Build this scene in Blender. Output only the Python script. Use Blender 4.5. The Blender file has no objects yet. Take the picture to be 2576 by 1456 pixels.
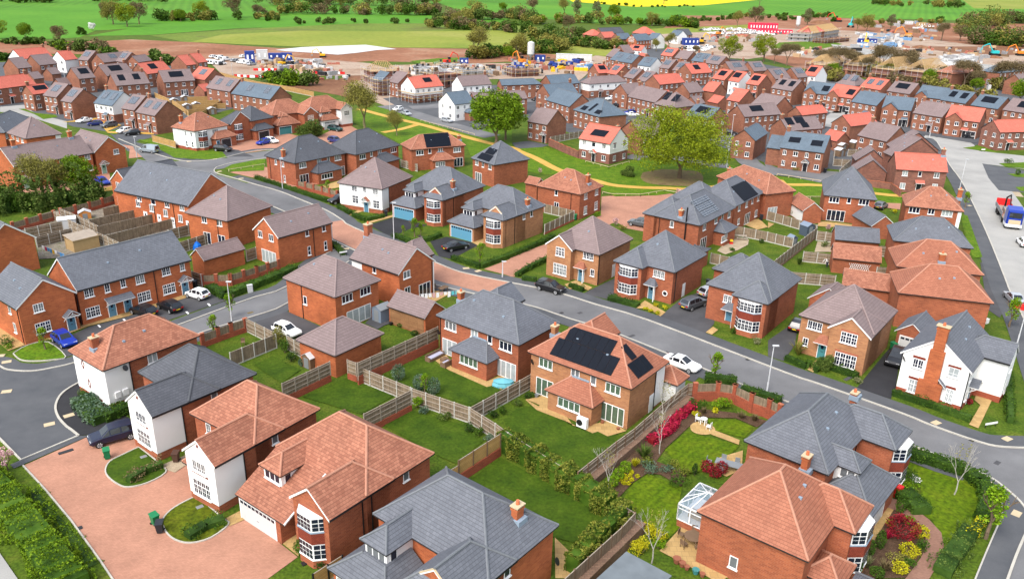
import bpy, bmesh, math, random
from mathutils import Vector, Matrix, noise
R=math.radians
rnd=random.Random(7)
C=bpy.context.scene.collection
S=bpy.context.scene
# ---------------------------------------------------------------- camera, sky, sun, exposure
CF,CP,CR,CH=2039.4,0.38169,0.023,44.61      # focal in px of a 2576 px wide frame, pitch, roll, height
cam=bpy.data.cameras.new('camera'); cam.sensor_width=36; cam.lens=CF/2576*36; cam.clip_start=1; cam.clip_end=9000
camo=bpy.data.objects.new('camera',cam); C.objects.link(camo); S.camera=camo
camo.matrix_world=Matrix.Translation((0,0,CH))@Matrix.Rotation(math.pi/2-CP,4,'X')@Matrix.Rotation(CR,4,'Z')
w=bpy.data.worlds.new('World'); S.world=w; w.use_nodes=True
nt=w.node_tree; bg=nt.nodes['Background']; sk=nt.nodes.new('ShaderNodeTexSky'); sk.sky_type='NISHITA'; sk.sun_disc=False
SUN_EL,SUN_AZ=R(50),R(215)
sk.sun_elevation=SUN_EL; sk.sun_rotation=SUN_AZ; sk.dust_density=3; sk.air_density=1.4; sk.altitude=50
hs=nt.nodes.new('ShaderNodeHueSaturation'); hs.inputs['Saturation'].default_value=.5; nt.links.new(sk.outputs[0],hs.inputs['Color']); nt.links.new(hs.outputs[0],bg.inputs[0]); bg.inputs[1].default_value=0.15
sd=bpy.data.lights.new('sun','SUN'); sd.energy=1.35; sd.angle=R(34); sd.color=(1,.95,.88)
so=bpy.data.objects.new('sun',sd); C.objects.link(so)
sv=Vector((math.sin(SUN_AZ)*math.cos(SUN_EL),math.cos(SUN_AZ)*math.cos(SUN_EL),math.sin(SUN_EL)))
so.rotation_euler=sv.to_track_quat('Z','Y').to_euler(); so.location=(0,0,200)
S.view_settings.view_transform='Standard'; S.view_settings.look='None'; S.view_settings.exposure=1.14; S.view_settings.gamma=1
S.cycles.max_bounces=5; S.cycles.diffuse_bounces=3; S.cycles.glossy_bounces=2; S.cycles.transmission_bounces=4; S.cycles.transparent_max_bounces=6
# ---------------------------------------------------------------- measuring: where a point of the photo stands on a plane of the place
_s=1024/2485; _q=1300/2484
TL={'D':(0,0,4096/2576),'e':(450,1250,_q),'f':(1250,1553,_q),'g':(2650,1450,_q),'h':(1600,900,_q)}
for c in range(4):
 for r,y in enumerate((0,515,1115,1715)): TL['%d%d'%(c,r)]=(1024*c,y,_s)
CUR='D'
def use(t):
 global CUR; CUR=t
def ray(p):
 t=CUR
 if len(p)==3: t,p=p[0],p[1:]
 x0,y0,s=TL[t]; k=2576/4096
 x=(x0+p[0]*s)*k-1288; y=728-(y0+p[1]*s)*k
 c,n=math.cos(CR),math.sin(CR); x,y=c*x-n*y,n*x+c*y
 return Vector((x,CF*math.cos(CP)+y*math.sin(CP),-CF*math.sin(CP)+y*math.cos(CP)))
def at(p,h=0.0):
 d=ray(p); return Vector((0,0,CH))+d*((h-CH)/d.z)
# ---------------------------------------------------------------- materials
M={}
def mat(name,build):
 m=bpy.data.materials.new(name); m.use_nodes=True; n=m.node_tree; b=n.nodes['Principled BSDF']
 build(n,b); M[name]=m; return m
def N(n,t,**k):
 o=n.nodes.new('ShaderNode'+t)
 for a,v in k.items():
  if hasattr(o,a): setattr(o,a,v)
  else: o.inputs[a].default_value=v
 return o
def c4(c): return (c[0],c[1],c[2],1)
def plain(name,col,rough=.7,metal=0,spec=.3,var=0,vs=3):
 def f(n,b):
  b.inputs['Base Color'].default_value=c4(col); b.inputs['Roughness'].default_value=rough
  b.inputs['Metallic'].default_value=metal; b.inputs['Specular IOR Level'].default_value=spec
  if var:
   tc=N(n,'TexCoord'); no=N(n,'TexNoise'); no.inputs['Scale'].default_value=vs; no.inputs['Detail'].default_value=5
   n.links.new(tc.outputs['Object'],no.inputs['Vector'])
   mx=N(n,'Mix',data_type='RGBA'); n.links.new(no.outputs['Fac'],mx.inputs['Factor'])
   mx.inputs[6].default_value=c4([v*(1-var) for v in col]); mx.inputs[7].default_value=c4([min(1,v*(1+var)) for v in col])
   n.links.new(mx.outputs[2],b.inputs['Base Color'])
 return mat(name,f)
def ramp(n,stops):
 r=N(n,'ValToRGB'); e=r.color_ramp.elements
 e[0].position,e[0].color=stops[0][0],c4(stops[0][1]); e[1].position,e[1].color=stops[-1][0],c4(stops[-1][1])
 for p,c in stops[1:-1]:
  x=e.new(p); x.color=c4(c)
 return r
def coursed(name,c1,c2,line,bw,bh,mort,rough=.8,patch=.25,ps=.35,bump=.3,off=.5,spec=.25,smooth=.1,hl=0):
 def f(n,b):
  uv=N(n,'UVMap'); br=N(n,'TexBrick'); br.offset=off; br.inputs['Scale'].default_value=1
  br.inputs['Color1'].default_value=c4(c1); br.inputs['Color2'].default_value=c4(c2); br.inputs['Mortar'].default_value=c4(line)
  br.inputs['Mortar Size'].default_value=mort; br.inputs['Mortar Smooth'].default_value=smooth
  br.inputs['Brick Width'].default_value=bw; br.inputs['Row Height'].default_value=bh
  n.links.new(uv.outputs[0],br.inputs['Vector'])
  no=N(n,'TexNoise'); no.inputs['Scale'].default_value=ps; no.inputs['Detail'].default_value=6; no.inputs['Roughness'].default_value=.65
  oi=N(n,'ObjectInfo'); ad=N(n,'VectorMath',operation='ADD'); n.links.new(uv.outputs[0],ad.inputs[0]);
  cm=N(n,'CombineXYZ'); ml=N(n,'Math',operation='MULTIPLY'); ml.inputs[1].default_value=57; n.links.new(oi.outputs['Random'],ml.inputs[0])
  n.links.new(ml.outputs[0],cm.inputs[2]); n.links.new(cm.outputs[0],ad.inputs[1]); n.links.new(ad.outputs[0],no.inputs['Vector'])
  mr=N(n,'MapRange'); mr.inputs['From Min'].default_value=.3; mr.inputs['From Max'].default_value=.7
  mr.inputs['To Min'].default_value=1-patch; mr.inputs['To Max'].default_value=1+patch
  n.links.new(no.outputs['Fac'],mr.inputs['Value'])
  vm=N(n,'VectorMath',operation='SCALE'); n.links.new(br.outputs['Color'],vm.inputs[0]); n.links.new(mr.outputs[0],vm.inputs['Scale'])
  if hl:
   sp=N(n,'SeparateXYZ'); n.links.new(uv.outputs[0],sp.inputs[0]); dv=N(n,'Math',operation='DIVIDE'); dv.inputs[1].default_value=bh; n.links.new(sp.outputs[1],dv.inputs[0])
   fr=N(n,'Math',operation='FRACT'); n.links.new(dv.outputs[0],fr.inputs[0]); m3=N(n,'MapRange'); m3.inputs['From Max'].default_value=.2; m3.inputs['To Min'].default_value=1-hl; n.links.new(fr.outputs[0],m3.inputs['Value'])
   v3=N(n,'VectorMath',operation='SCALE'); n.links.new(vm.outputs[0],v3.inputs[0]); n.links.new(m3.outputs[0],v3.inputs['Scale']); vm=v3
  n.links.new(vm.outputs[0],b.inputs['Base Color'])
  b.inputs['Roughness'].default_value=rough; b.inputs['Specular IOR Level'].default_value=spec
  bp=N(n,'Bump'); bp.inputs['Strength'].default_value=bump; bp.inputs['Distance'].default_value=.02; bp.invert=True
  n.links.new(br.outputs['Fac'],bp.inputs['Height']); n.links.new(bp.outputs[0],b.inputs['Normal'])
 return mat(name,f)
coursed('brick_orange',(.41,.115,.042),(.29,.075,.03),(.37,.125,.055),.45,.15,.016,patch=.24)
coursed('brick_red',(.34,.10,.045),(.23,.062,.03),(.30,.12,.07),.45,.15,.016,patch=.2)
coursed('brick_tan',(.40,.185,.08),(.28,.12,.055),(.31,.17,.10),.45,.15,.018,patch=.18)
coursed('brick_brown',(.28,.11,.062),(.19,.07,.044),(.22,.11,.075),.45,.15,.018,patch=.22)
coursed('brick_grey_red',(.24,.09,.06),(.13,.05,.04),(.23,.13,.1),.45,.15,.018,patch=.22)
coursed('plinth_brick',(.32,.07,.035),(.22,.05,.025),(.3,.10,.06),.45,.15,.016,patch=.15)
coursed('soldier_course',(.40,.12,.06),(.30,.085,.045),(.34,.15,.09),.075,.5,.01,patch=.1)
coursed('retaining_block',(.24,.15,.10),(.17,.10,.07),(.10,.07,.05),.45,.2,.02,patch=.25)
for k_,a_,b_,w_,h_,p_ in (('slate',(.125,.133,.155),(.10,.107,.126),.30,.27,.10),('slate_dark',(.085,.09,.105),(.068,.072,.085),.30,.27,.10),('slate_blue',(.105,.14,.18),(.088,.118,.15),.36,.36,.10),('purple',(.205,.152,.15),(.172,.128,.126),.34,.36,.07),('terracotta',(.345,.145,.09),(.235,.088,.054),.30,.27,.17),('rust',(.31,.12,.072),(.25,.09,.053),.30,.27,.10),('coral',(.50,.135,.095),(.44,.11,.078),.32,.36,.08)):
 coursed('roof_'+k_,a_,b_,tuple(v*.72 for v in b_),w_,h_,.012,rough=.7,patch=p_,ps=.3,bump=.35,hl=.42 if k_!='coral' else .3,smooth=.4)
coursed('tile_hanging',(.26,.05,.028),(.19,.035,.02),(.09,.02,.012),.17,.12,.014,rough=.8,patch=.12)
coursed('timber_slats',(.33,.17,.08),(.25,.12,.055),(.09,.045,.02),3.,.12,.02,rough=.8,patch=.2)
coursed('block_paving',(.40,.20,.135),(.33,.165,.11),(.28,.135,.09),.22,.11,.008,rough=.85,patch=.15,ps=.35,bump=.1,smooth=.5)
coursed('block_paving_brown',(.24,.13,.09),(.19,.10,.07),(.18,.10,.08),.22,.11,.008,rough=.85,patch=.15,ps=.35,bump=.1)
coursed('patio_slabs',(.44,.29,.12),(.36,.23,.09),(.25,.17,.08),.6,.6,.015,rough=.85,patch=.12,ps=.5,bump=.1)
coursed('fence_board',(.27,.205,.14),(.18,.135,.09),(.05,.035,.025),.12,9.,.012,rough=.9,patch=.3,ps=1.2,off=0)
coursed('fence_board_new',(.46,.28,.10),(.38,.22,.075),(.16,.09,.03),9.,.16,.01,rough=.85,patch=.15,ps=1.2,off=0)
coursed('solar_cell',(.006,.008,.014),(.004,.006,.011),(.01,.013,.02),.16,.16,.004,rough=.55,patch=.1,off=0,spec=.1,bump=0)
coursed('solar_cell_pale',(.03,.04,.06),(.022,.03,.045),(.25,.27,.3),.42,.42,.03,rough=.2,patch=.1,off=0,spec=.6,bump=0)
plain('render_white',(.72,.72,.715),.85,var=.04,vs=1.5)
plain('white_paint',(.68,.68,.68),.45)
plain('upvc_white',(.76,.76,.76),.35)
plain('fascia_dark',(.02,.02,.022),.4); plain('gutter_black',(.012,.012,.014),.35)
plain('ridge_slate',(.13,.14,.155),.7,var=.2); plain('ridge_purple',(.22,.165,.16),.75,var=.2)
plain('ridge_terracotta',(.38,.18,.12),.8,var=.2); plain('ridge_coral',(.5,.12,.08),.75,var=.2); plain('ridge_dark',(.07,.075,.085),.7,var=.2)
plain('glass_dark',(.010,.014,.03),.08,spec=.6,var=.5,vs=.6); plain('glass_blind',(.30,.33,.34),.25,spec=.5,var=.3,vs=2)
plain('glass_curtain',(.13,.14,.15),.2,spec=.5,var=.5,vs=1.5); plain('glass_green',(.07,.11,.075),.12,spec=.5,var=.5,vs=3)
plain('door_blue',(.085,.20,.29),.5); plain('door_black',(.015,.015,.018),.4); plain('door_teal',(.06,.22,.24),.5); plain('door_green',(.22,.36,.28),.5)
plain('garage_white',(.5,.5,.5),.5); plain('garage_blue',(.09,.25,.36),.5); plain('garage_dark',(.02,.02,.024),.6); plain('garage_teal',(.05,.2,.21),.5)
plain('stone_cap',(.46,.37,.24),.8,var=.1); plain('clay_pot',(.52,.14,.06),.8); plain('lead',(.22,.28,.35),.5,var=.15)
plain('timber_grey',(.30,.25,.20),.85,var=.25,vs=2); plain('timber_brown',(.16,.10,.06),.85,var=.25,vs=2); plain('timber_new',(.40,.27,.13),.8,var=.15,vs=2)
plain('concrete',(.45,.43,.39),.85,var=.12,vs=1); plain('metal_grey',(.22,.235,.25),.5,.2); plain('felt',(.13,.15,.165),.7,var=.3,vs=1); plain('steel_pale',(.5,.51,.53),.5)
plain('black_plastic',(.015,.015,.016),.45); plain('rubber',(.012,.012,.012),.8); plain('red_plastic',(.55,.02,.02),.4); plain('yellow_plate',(.75,.5,.02),.4)
def ground(name,a,b_,scale,rough=.9,c=None,fine=None,bump=0,stripe=None,fs=0):
 def f(n,b):
  tc=N(n,'TexCoord'); no=N(n,'TexNoise'); no.inputs['Scale'].default_value=scale; no.inputs['Detail'].default_value=8; no.inputs['Roughness'].default_value=.6
  n.links.new(tc.outputs['Object'],no.inputs['Vector'])
  st=[(.32,a),(.68,b_)] if c is None else [(.3,a),(.52,b_),(.72,c)]
  r=ramp(n,st); n.links.new(no.outputs['Fac'],r.inputs[0]); out=r.outputs[0]
  n2=N(n,'TexNoise'); n2.inputs['Scale'].default_value=fs or scale*14; n2.inputs['Detail'].default_value=4; n.links.new(tc.outputs['Object'],n2.inputs['Vector'])
  mr=N(n,'MapRange'); mr.inputs['From Min'].default_value=.3; mr.inputs['From Max'].default_value=.7; fi=fine if fine is not None else .15
  mr.inputs['To Min'].default_value=1-fi; mr.inputs['To Max'].default_value=1+fi; n.links.new(n2.outputs['Fac'],mr.inputs['Value'])
  vm=N(n,'VectorMath',operation='SCALE'); n.links.new(out,vm.inputs[0]); n.links.new(mr.outputs[0],vm.inputs['Scale']); out=vm.outputs[0]
  if stripe:
   mp=N(n,'Mapping'); mp.inputs['Rotation'].default_value=(0,0,stripe[0]); n.links.new(tc.outputs['Object'],mp.inputs['Vector'])
   wv=N(n,'TexWave'); wv.inputs['Scale'].default_value=stripe[1]; wv.inputs['Distortion'].default_value=.6; n.links.new(mp.outputs[0],wv.inputs['Vector'])
   m2=N(n,'MapRange'); m2.inputs['To Min'].default_value=1-stripe[2]; m2.inputs['To Max'].default_value=1+stripe[2]; n.links.new(wv.outputs['Fac'],m2.inputs['Value'])
   v2=N(n,'VectorMath',operation='SCALE'); n.links.new(out,v2.inputs[0]); n.links.new(m2.outputs[0],v2.inputs['Scale']); out=v2.outputs[0]
  n.links.new(out,b.inputs['Base Color']); b.inputs['Roughness'].default_value=rough; b.inputs['Specular IOR Level'].default_value=.15
  if bump:
   bp=N(n,'Bump'); bp.inputs['Strength'].default_value=bump; bp.inputs['Distance'].default_value=.05
   n.links.new(n2.outputs['Fac'],bp.inputs['Height']); n.links.new(bp.outputs[0],b.inputs['Normal'])
 return mat(name,f)
ground('grass',(.033,.068,.005),(.062,.10,.007),.4,c=(.10,.12,.014),fine=.4,bump=.5,fs=4)
ground('lawn_dark',(.024,.053,.003),(.042,.078,.004),.4,c=(.062,.10,.007),fine=.24,bump=.4,fs=3.5)
ground('lawn_bright',(.048,.105,.003),(.075,.14,.004),.55,c=(.12,.16,.01),fine=.42,bump=.4,fs=3.5)
ground('lawn_olive',(.05,.075,.002),(.075,.095,.003),.55,c=(.10,.11,.006),fine=.4,bump=.4,fs=3.5)
ground('lawn_striped',(.05,.095,.001),(.075,.12,.002),.55,c=(.10,.135,.004),fine=.35,bump=.4,fs=3.5,stripe=(R(40),.45,.1))
ground('field_green',(.05,.16,.008),(.07,.20,.012),.008,c=(.10,.23,.015),fine=.12,fs=.3,stripe=(R(25),.04,.1))
ground('field_green_dark',(.045,.14,.008),(.065,.18,.012),.008,c=(.09,.20,.015),fine=.12,fs=.3,stripe=(R(-20),.04,.1))
ground('meadow',(.13,.18,.02),(.19,.215,.03),.012,c=(.24,.24,.055),fine=.14,fs=.3)
ground('meadow_rough',(.08,.12,.015),(.12,.17,.02),.02,c=(.09,.08,.03),fine=.2,fs=.4)
ground('rapeseed',(.52,.40,.002),(.62,.49,.004),.01,fine=.08,fs=.3)
ground('bare_earth',(.17,.07,.035),(.24,.105,.058),.03,c=(.31,.19,.12),fine=.2,fs=.5,bump=.6)
ground('brown_earth',(.13,.055,.028),(.18,.085,.045),.05,c=(.23,.12,.065),fine=.2,fs=.6,bump=.6)
ground('site_ground',(.24,.15,.10),(.34,.26,.20),.04,c=(.21,.12,.075),fine=.18,fs=.8)
ground('bed_soil',(.06,.035,.02),(.10,.06,.038),1.2,fine=.4,fs=9,bump=.8)
ground('mulch',(.12,.085,.04),(.18,.13,.06),.5,c=(.10,.13,.02),fine=.3,fs=6,bump=.6)
ground('asphalt_road',(.105,.105,.11),(.14,.14,.145),.12,fine=.1,fs=20,c=(.18,.18,.185))
ground('asphalt_pale',(.24,.235,.225),(.30,.295,.28),.12,fine=.06,fs=12,c=(.34,.33,.31))
ground('asphalt_dark',(.025,.025,.028),(.036,.036,.04),.3,fine=.15,fs=20)
ground('asphalt_drive',(.055,.055,.06),(.08,.08,.085),.3,fine=.12,fs=20)
ground('asphalt_pavement',(.068,.072,.08),(.095,.098,.105),.3,fine=.08,fs=20)
ground('yellow_path',(.42,.25,.05),(.50,.31,.08),.3,fine=.1,fs=8)
ground('gravel',(.28,.22,.15),(.38,.31,.22),1.,fine=.25,fs=12)
ground('gravel_grey',(.13,.11,.085),(.22,.19,.15),.5,fine=.3,fs=5,c=(.05,.08,.01))
ground('kerb_stone',(.36,.34,.30),(.44,.42,.37),.5,fine=.08)
ground('water_pale',(.46,.45,.45),(.54,.53,.53),.05,rough=.35,fine=.03)
# ---------------------------------------------------------------- mesh builder
def box_uv(me):
 uv=me.uv_layers.new(name='UVMap'); vs=me.vertices; d=uv.data
 for p in me.polygons:
  n=p.normal
  if abs(n.z)>.985: t=Vector((1,0,0)); b=Vector((0,1,0))
  else:
   t=Vector((-n.y,n.x,0)).normalized(); b=n.cross(t)
  for li in p.loop_indices:
   co=vs[me.loops[li].vertex_index].co; d[li].uv=(co.dot(t),co.dot(b))
class MB:
 def __init__(s): s.v=[]; s.f=[]; s.m=[]; s.ms=[]
 def mi(s,m):
  if m not in s.ms: s.ms.append(m)
  return s.ms.index(m)
 def poly(s,pts,m):
  i=len(s.v); s.v+= [tuple(p) for p in pts]; s.f.append(tuple(range(i,i+len(pts)))); s.m.append(s.mi(m))
 def quadgrid(s): pass
 def box(s,x0,y0,z0,x1,y1,z1,m,top=None):
  i=len(s.v); s.v+=[(x0,y0,z0),(x1,y0,z0),(x1,y1,z0),(x0,y1,z0),(x0,y0,z1),(x1,y0,z1),(x1,y1,z1),(x0,y1,z1)]
  for k,f in enumerate(((0,3,2,1),(4,5,6,7),(0,1,5,4),(1,2,6,5),(2,3,7,6),(3,0,4,7))):
   s.f.append(tuple(i+a for a in f)); s.m.append(s.mi(top if (k==1 and top) else m))
 def prism(s,pts,z0,z1,m,top=None,bottom=True):
  n=len(pts); i=len(s.v)
  s.v+=[(p[0],p[1],z0) for p in pts]+[(p[0],p[1],z1) for p in pts]
  s.f.append(tuple(i+n+k for k in range(n))); s.m.append(s.mi(top or m))
  if bottom: s.f.append(tuple(i+n-1-k for k in range(n))); s.m.append(s.mi(m))
  for k in range(n):
   l=(k+1)%n; s.f.append((i+k,i+l,i+n+l,i+n+k)); s.m.append(s.mi(m))
 def slab(s,pts,t,m,side):
  n=len(pts); i=len(s.v); s.v+=[tuple(p) for p in pts]+[(p[0],p[1],p[2]-t) for p in pts]
  s.f.append(tuple(i+k for k in range(n))); s.m.append(s.mi(m))
  s.f.append(tuple(i+2*n-1-k for k in range(n))); s.m.append(s.mi(side if isinstance(side,str) else side[0]))
  for k in range(n):
   l=(k+1)%n; s.f.append((i+k,i+n+k,i+n+l,i+l)); s.m.append(s.mi(side if isinstance(side,str) else side[k]))
 def tube(s,a,b,r0,r1,m,n=6,caps=True):
  a=Vector(a);b=Vector(b); d=(b-a)
  if d.length<1e-6: return
  d.normalize(); u=d.orthogonal().normalized(); w_=d.cross(u); i=len(s.v)
  for c,r in((a,r0),(b,r1)):
   for k in range(n):
    t=2*math.pi*k/n; s.v.append(tuple(c+u*(r*math.cos(t))+w_*(r*math.sin(t))))
  for k in range(n):
   l=(k+1)%n; s.f.append((i+k,i+l,i+n+l,i+n+k)); s.m.append(s.mi(m))
  if caps:
   s.f.append(tuple(i+n-1-k for k in range(n))); s.m.append(s.mi(m)); s.f.append(tuple(i+n+k for k in range(n))); s.m.append(s.mi(m))
 def lathe(s,prof,m,n=12,c=(0,0)):
  i=len(s.v)
  for r,z in prof:
   for k in range(n):
    t=2*math.pi*k/n; s.v.append((c[0]+r*math.cos(t),c[1]+r*math.sin(t),z))
  for j in range(len(prof)-1):
   for k in range(n):
    l=(k+1)%n; s.f.append((i+j*n+k,i+j*n+l,i+(j+1)*n+l,i+(j+1)*n+k)); s.m.append(s.mi(m))
  j=len(prof)-1; s.f.append(tuple(i+j*n+k for k in range(n))); s.m.append(s.mi(m))
  s.f.append(tuple(i+n-1-k for k in range(n))); s.m.append(s.mi(m))
 def mesh(s,name,smooth=False):
  me=bpy.data.meshes.new(name); me.from_pydata(s.v,[],s.f); me.update()
  for m in s.ms: me.materials.append(M[m])
  me.polygons.foreach_set('material_index',s.m)
  if smooth: me.polygons.foreach_set('use_smooth',[True]*len(s.f))
  box_uv(me); return me
 def build(s,name,parent=None,loc=None,rz=None,smooth=False):
  if not s.f: return None
  return put(name,s.mesh(name,smooth),parent,loc,rz)
def put(name,me,parent=None,loc=None,rz=None):
 o=bpy.data.objects.new(name,me); C.objects.link(o)
 if parent: o.parent=parent
 if loc is not None: o.location=loc
 if rz is not None: o.rotation_euler=(0,0,rz)
 return o
def tag(o,label=None,cat=None,group=None,kind=None):
 if label: o['label']=label
 if cat: o['category']=cat
 if group: o['group']=group
 if kind: o['kind']=kind
 return o
def thing(name,label,cat,loc=(0,0,0),rz=0,group=None):
 o=bpy.data.objects.new(name,None); C.objects.link(o); o.empty_display_size=.5
 o.location=loc; o.rotation_euler=(0,0,rz); return tag(o,label,cat,group)
def copy_tree(o,parent=None):
 c=o.copy(); C.objects.link(c)
 if parent: c.parent=parent
 for ch in list(o.children): copy_tree(ch,c)
 return c
# ---------------------------------------------------------------- houses
WALL={'or':'brick_orange','rb':'brick_red','tb':'brick_tan','bb':'brick_brown','gb':'brick_grey_red','wh':'render_white','ts':'timber_slats'}
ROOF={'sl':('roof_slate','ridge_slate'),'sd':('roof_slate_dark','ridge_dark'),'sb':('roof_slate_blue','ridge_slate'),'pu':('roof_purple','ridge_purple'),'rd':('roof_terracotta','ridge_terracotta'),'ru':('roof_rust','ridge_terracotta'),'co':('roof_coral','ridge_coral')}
WC={}
def win_mesh(w,h,n,tr,geo,fr,gl,sill,split):
 k=(round(w,1),round(h,1),n,tr,geo,fr,gl,sill,split)
 if k in WC: return WC[k]
 w,h=k[0],k[1]; a=MB(); g=a if not split else MB(); f=.075; d=.035
 a.box(-w/2,-d,0,w/2,.02,f,fr); a.box(-w/2,-d,h-f,w/2,.02,h,fr); a.box(-w/2,-d,f,-w/2+f,.02,h-f,fr); a.box(w/2-f,-d,f,w/2,.02,h-f,fr)
 for i in range(1,n):
  x=-w/2+w*i/n; a.box(x-.05,-d+.004,f,x+.045,.015,h-f,fr)
 if tr:
  z=h*tr; a.box(-w/2+f,-d+.008,z-.04,w/2-f,.012,z+.04,fr)
 if geo:
  for i in range(n):
   x=-w/2+w*(i+.5)/n; a.box(x-.02,-d+.012,f,x+.02,0,h-f,fr)
  a.box(-w/2+f,-d+.014,h*.36-.02,w/2-f,0,h*.36+.02,fr)
 if sill: a.box(-w/2-.08,-.14,-.08,w/2+.08,.02,-.002,fr)
 g.poly([(-w/2+f,-.014,f),(w/2-f,-.014,f),(w/2-f,-.014,h-f),(-w/2+f,-.014,h-f)],gl)
 r=(a.mesh('window'),g.mesh('pane') if split else None); WC[k]=r; return r
STY={ # width,height,lights,transom,georgian
 '1':(.65,1.05,1,0,0),'1t':(.65,1.25,1,.62,0),'2':(1.15,1.05,2,0,0),'3':(1.75,1.1,3,0,0),'4':(2.3,1.05,4,0,0),
 'g1':(.65,1.05,1,0,1),'g2':(1.2,1.15,2,.0,1),'g3':(1.75,1.1,3,.0,1),'g3t':(1.8,1.4,3,.64,1),'g4t':(2.4,1.7,4,.64,1),'g2t':(1.2,1.6,2,.64,1),
 'p2':(1.6,2.1,2,0,0),'p3':(2.3,2.1,3,0,0),'p4':(2.9,2.1,4,0,0),'slit':(.6,1.5,1,.5,0)}
class House:
 def __init__(s,label,cat,name,A,B,Cc,he=5.0,ax='u',end=('hip','hip'),pitch=38,wall='or',roof='sl',group=None,rot=None,F=None,det=True,barge='white_paint',anchor=None,ov=.32,main=True,lohi=None,z0=0):
  s.he=he; s.z0=z0
  if anchor:
   q=at(anchor[0],anchor[1]); cs,sn=math.cos(rot),math.sin(rot); lx,ly=anchor[2]; b=Vector((q.x-cs*lx+sn*ly,q.y-sn*lx-cs*ly,he))
  else: b=at(B,he)
  if isinstance(Cc,tuple): c=at(Cc,he); uv=(c-b)
  else: c=None
  if isinstance(A,tuple): a=at(A,he); vv=(a-b)
  else: a=None
  if rot is not None: th=rot
  elif c is not None and (a is None or uv.length>=vv.length): th=math.atan2(uv.y,uv.x)
  elif c is not None and a is not None: # blend weighted by length
   t1=math.atan2(uv.y,uv.x); t2=math.atan2(vv.y,vv.x)-math.pi/2; d=(t2-t1+math.pi)%(2*math.pi)-math.pi; th=t1+d*vv.length/(uv.length+vv.length)
  else: th=math.atan2(vv.y,vv.x)-math.pi/2
  s.th=th; s.u=Vector((math.cos(th),math.sin(th),0)); s.v=Vector((-math.sin(th),math.cos(th),0)); s.o=Vector((b.x,b.y,z0))
  s.U=(c-b).dot(s.u) if c is not None else Cc
  if F is not None: s.U=(at(F,he)-(a if a is not None else b)).dot(s.u)
  s.D=(a-b).dot(s.v) if a is not None else A
  s.root=thing(name,label,cat,s.o,th,group); s.det=det; s.wall=wall; s.roof=roof; s.barge=barge; s.pitch=pitch; s.ov=ov
  s.tp=math.tan(R(pitch)); s.ax=ax; s.lohi=lohi; s.end=end
  if main:
   s.vol(0,0,s.U,s.D,he,ax,end,pitch,wall,roof)
   if det and he>4:
    for k in(rnd.uniform(.25,.45),rnd.uniform(.5,.75)):
     x,y=(s.U*k,s.D*(.2+k*.2)) if ax=='u' else (s.U*(.2+k*.2),s.D*k)
     b=MB(); b.box(-.13,-.13,-.1,.13,.13,.1,'lead'); b.build('roof_vent',s.root,(x,y,s.rzs(x,y)))
 def loc(s,p,h):
  q=at(p,h)-s.o; return q.dot(s.u),q.dot(s.v)
 def onface(s,f,p,off=None):
  if off is None: off=s.ov
  d=ray(p); o=Vector((0,0,CH)); n=s.v if f=='R' else s.u
  t=(off-(o-s.o).dot(n))/d.dot(n); q=o+d*t-s.o
  return (q.dot(s.u) if f=='R' else q.dot(s.v)),q.z
 def onslope(s,f,p,x0=0,he=None,tp=None):
  he=s.he if he is None else he; tp=tp or s.tp
  d=ray(p); o=Vector((0,0,CH))-s.o; nx,ny=(0,1) if f=='R' else (1,0)
  ou,ovv=o.dot(s.u),o.dot(s.v); du,dv=d.dot(s.u),d.dot(s.v)
  oc,dc=(ovv,dv) if f=='R' else (ou,du)
  # z = he-z0 + (c-x0)*tp
  t=((he)+(oc-x0)*tp-(o.z))/(d.z-dc*tp)
  return Vector((ou+du*t,ovv+dv*t,o.z+d.z*t))
 def vol(s,x0,y0,x1,y1,he,ax,end=('hip','hip'),pitch=None,wall=None,roof=None,zo=0,zb=-.3,split=None,plinth=True,part='',ridge=True,ov=None):
  wall=wall or s.wall; roof=roof or s.roof; pitch=pitch or s.pitch; tp=math.tan(R(pitch)); ov=s.ov if ov is None else ov
  rm,cm=ROOF[roof]; T=.13; e=he+zo
  if s.det and he>4 and s.barge=='white_paint' and 'gable' in end: T=.22
  if ax=='u': P=lambda a,b,z:(a,b,z); a0,a1,b0,b1=x0,x1,y0,y1
  else: P=lambda a,b,z:(b,a,z); a0,a1,b0,b1=y0,y1,x0,x1
  hw=(b1-b0)/2; bm=(b0+b1)/2; zr=e+hw*tp
  h0=end[0]; h1=end[1]
  r0=a0+(hw if h0=='hip' else 0); r1=a1-(hw if h1=='hip' else 0)
  if r1<r0: # too short: pyramid
   r0=r1=(r0+r1)/2
  g0=a0+(0 if h0=='hip' else 0);
  rf=MB(); G='fascia_dark'; W=s.barge
  sl=[[P(a0,b0,e),P(a1,b0,e),P(r1,bm,zr),P(r0,bm,zr)],[P(a1,b1,e),P(a0,b1,e),P(r0,bm,zr),P(r1,bm,zr)]]
  sides=[[G,W,rm,W],[G,W,rm,W]]
  if r1-r0<.01: sl=[[q[0],q[1],q[2]] for q in sl]; sides=[[G,W,W]]*2
  for q,sd_ in zip(sl,sides):
   if ax=='v': q=q[::-1]; k=len(q); sd_=[sd_[(k-2-j)%k] for j in range(k)]
   rf.slab(q,T,rm,sd_)
  if h0=='hip':
   q=[P(a0,b1,e),P(a0,b0,e),P(r0,bm,zr)]; rf.slab(q if ax=='u' else q[::-1],T,rm,G)
  if h1=='hip':
   q=[P(a1,b0,e),P(a1,b1,e),P(r1,bm,zr)]; rf.slab(q if ax=='u' else q[::-1],T,rm,G)
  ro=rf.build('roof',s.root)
  # walls
  wm=MB(); og0=ov if h0=='hip' else .14; og1=ov if h1=='hip' else .14; A0,A1,B0,B1=a0+og0,a1-og1,b0+ov,b1-ov
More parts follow.
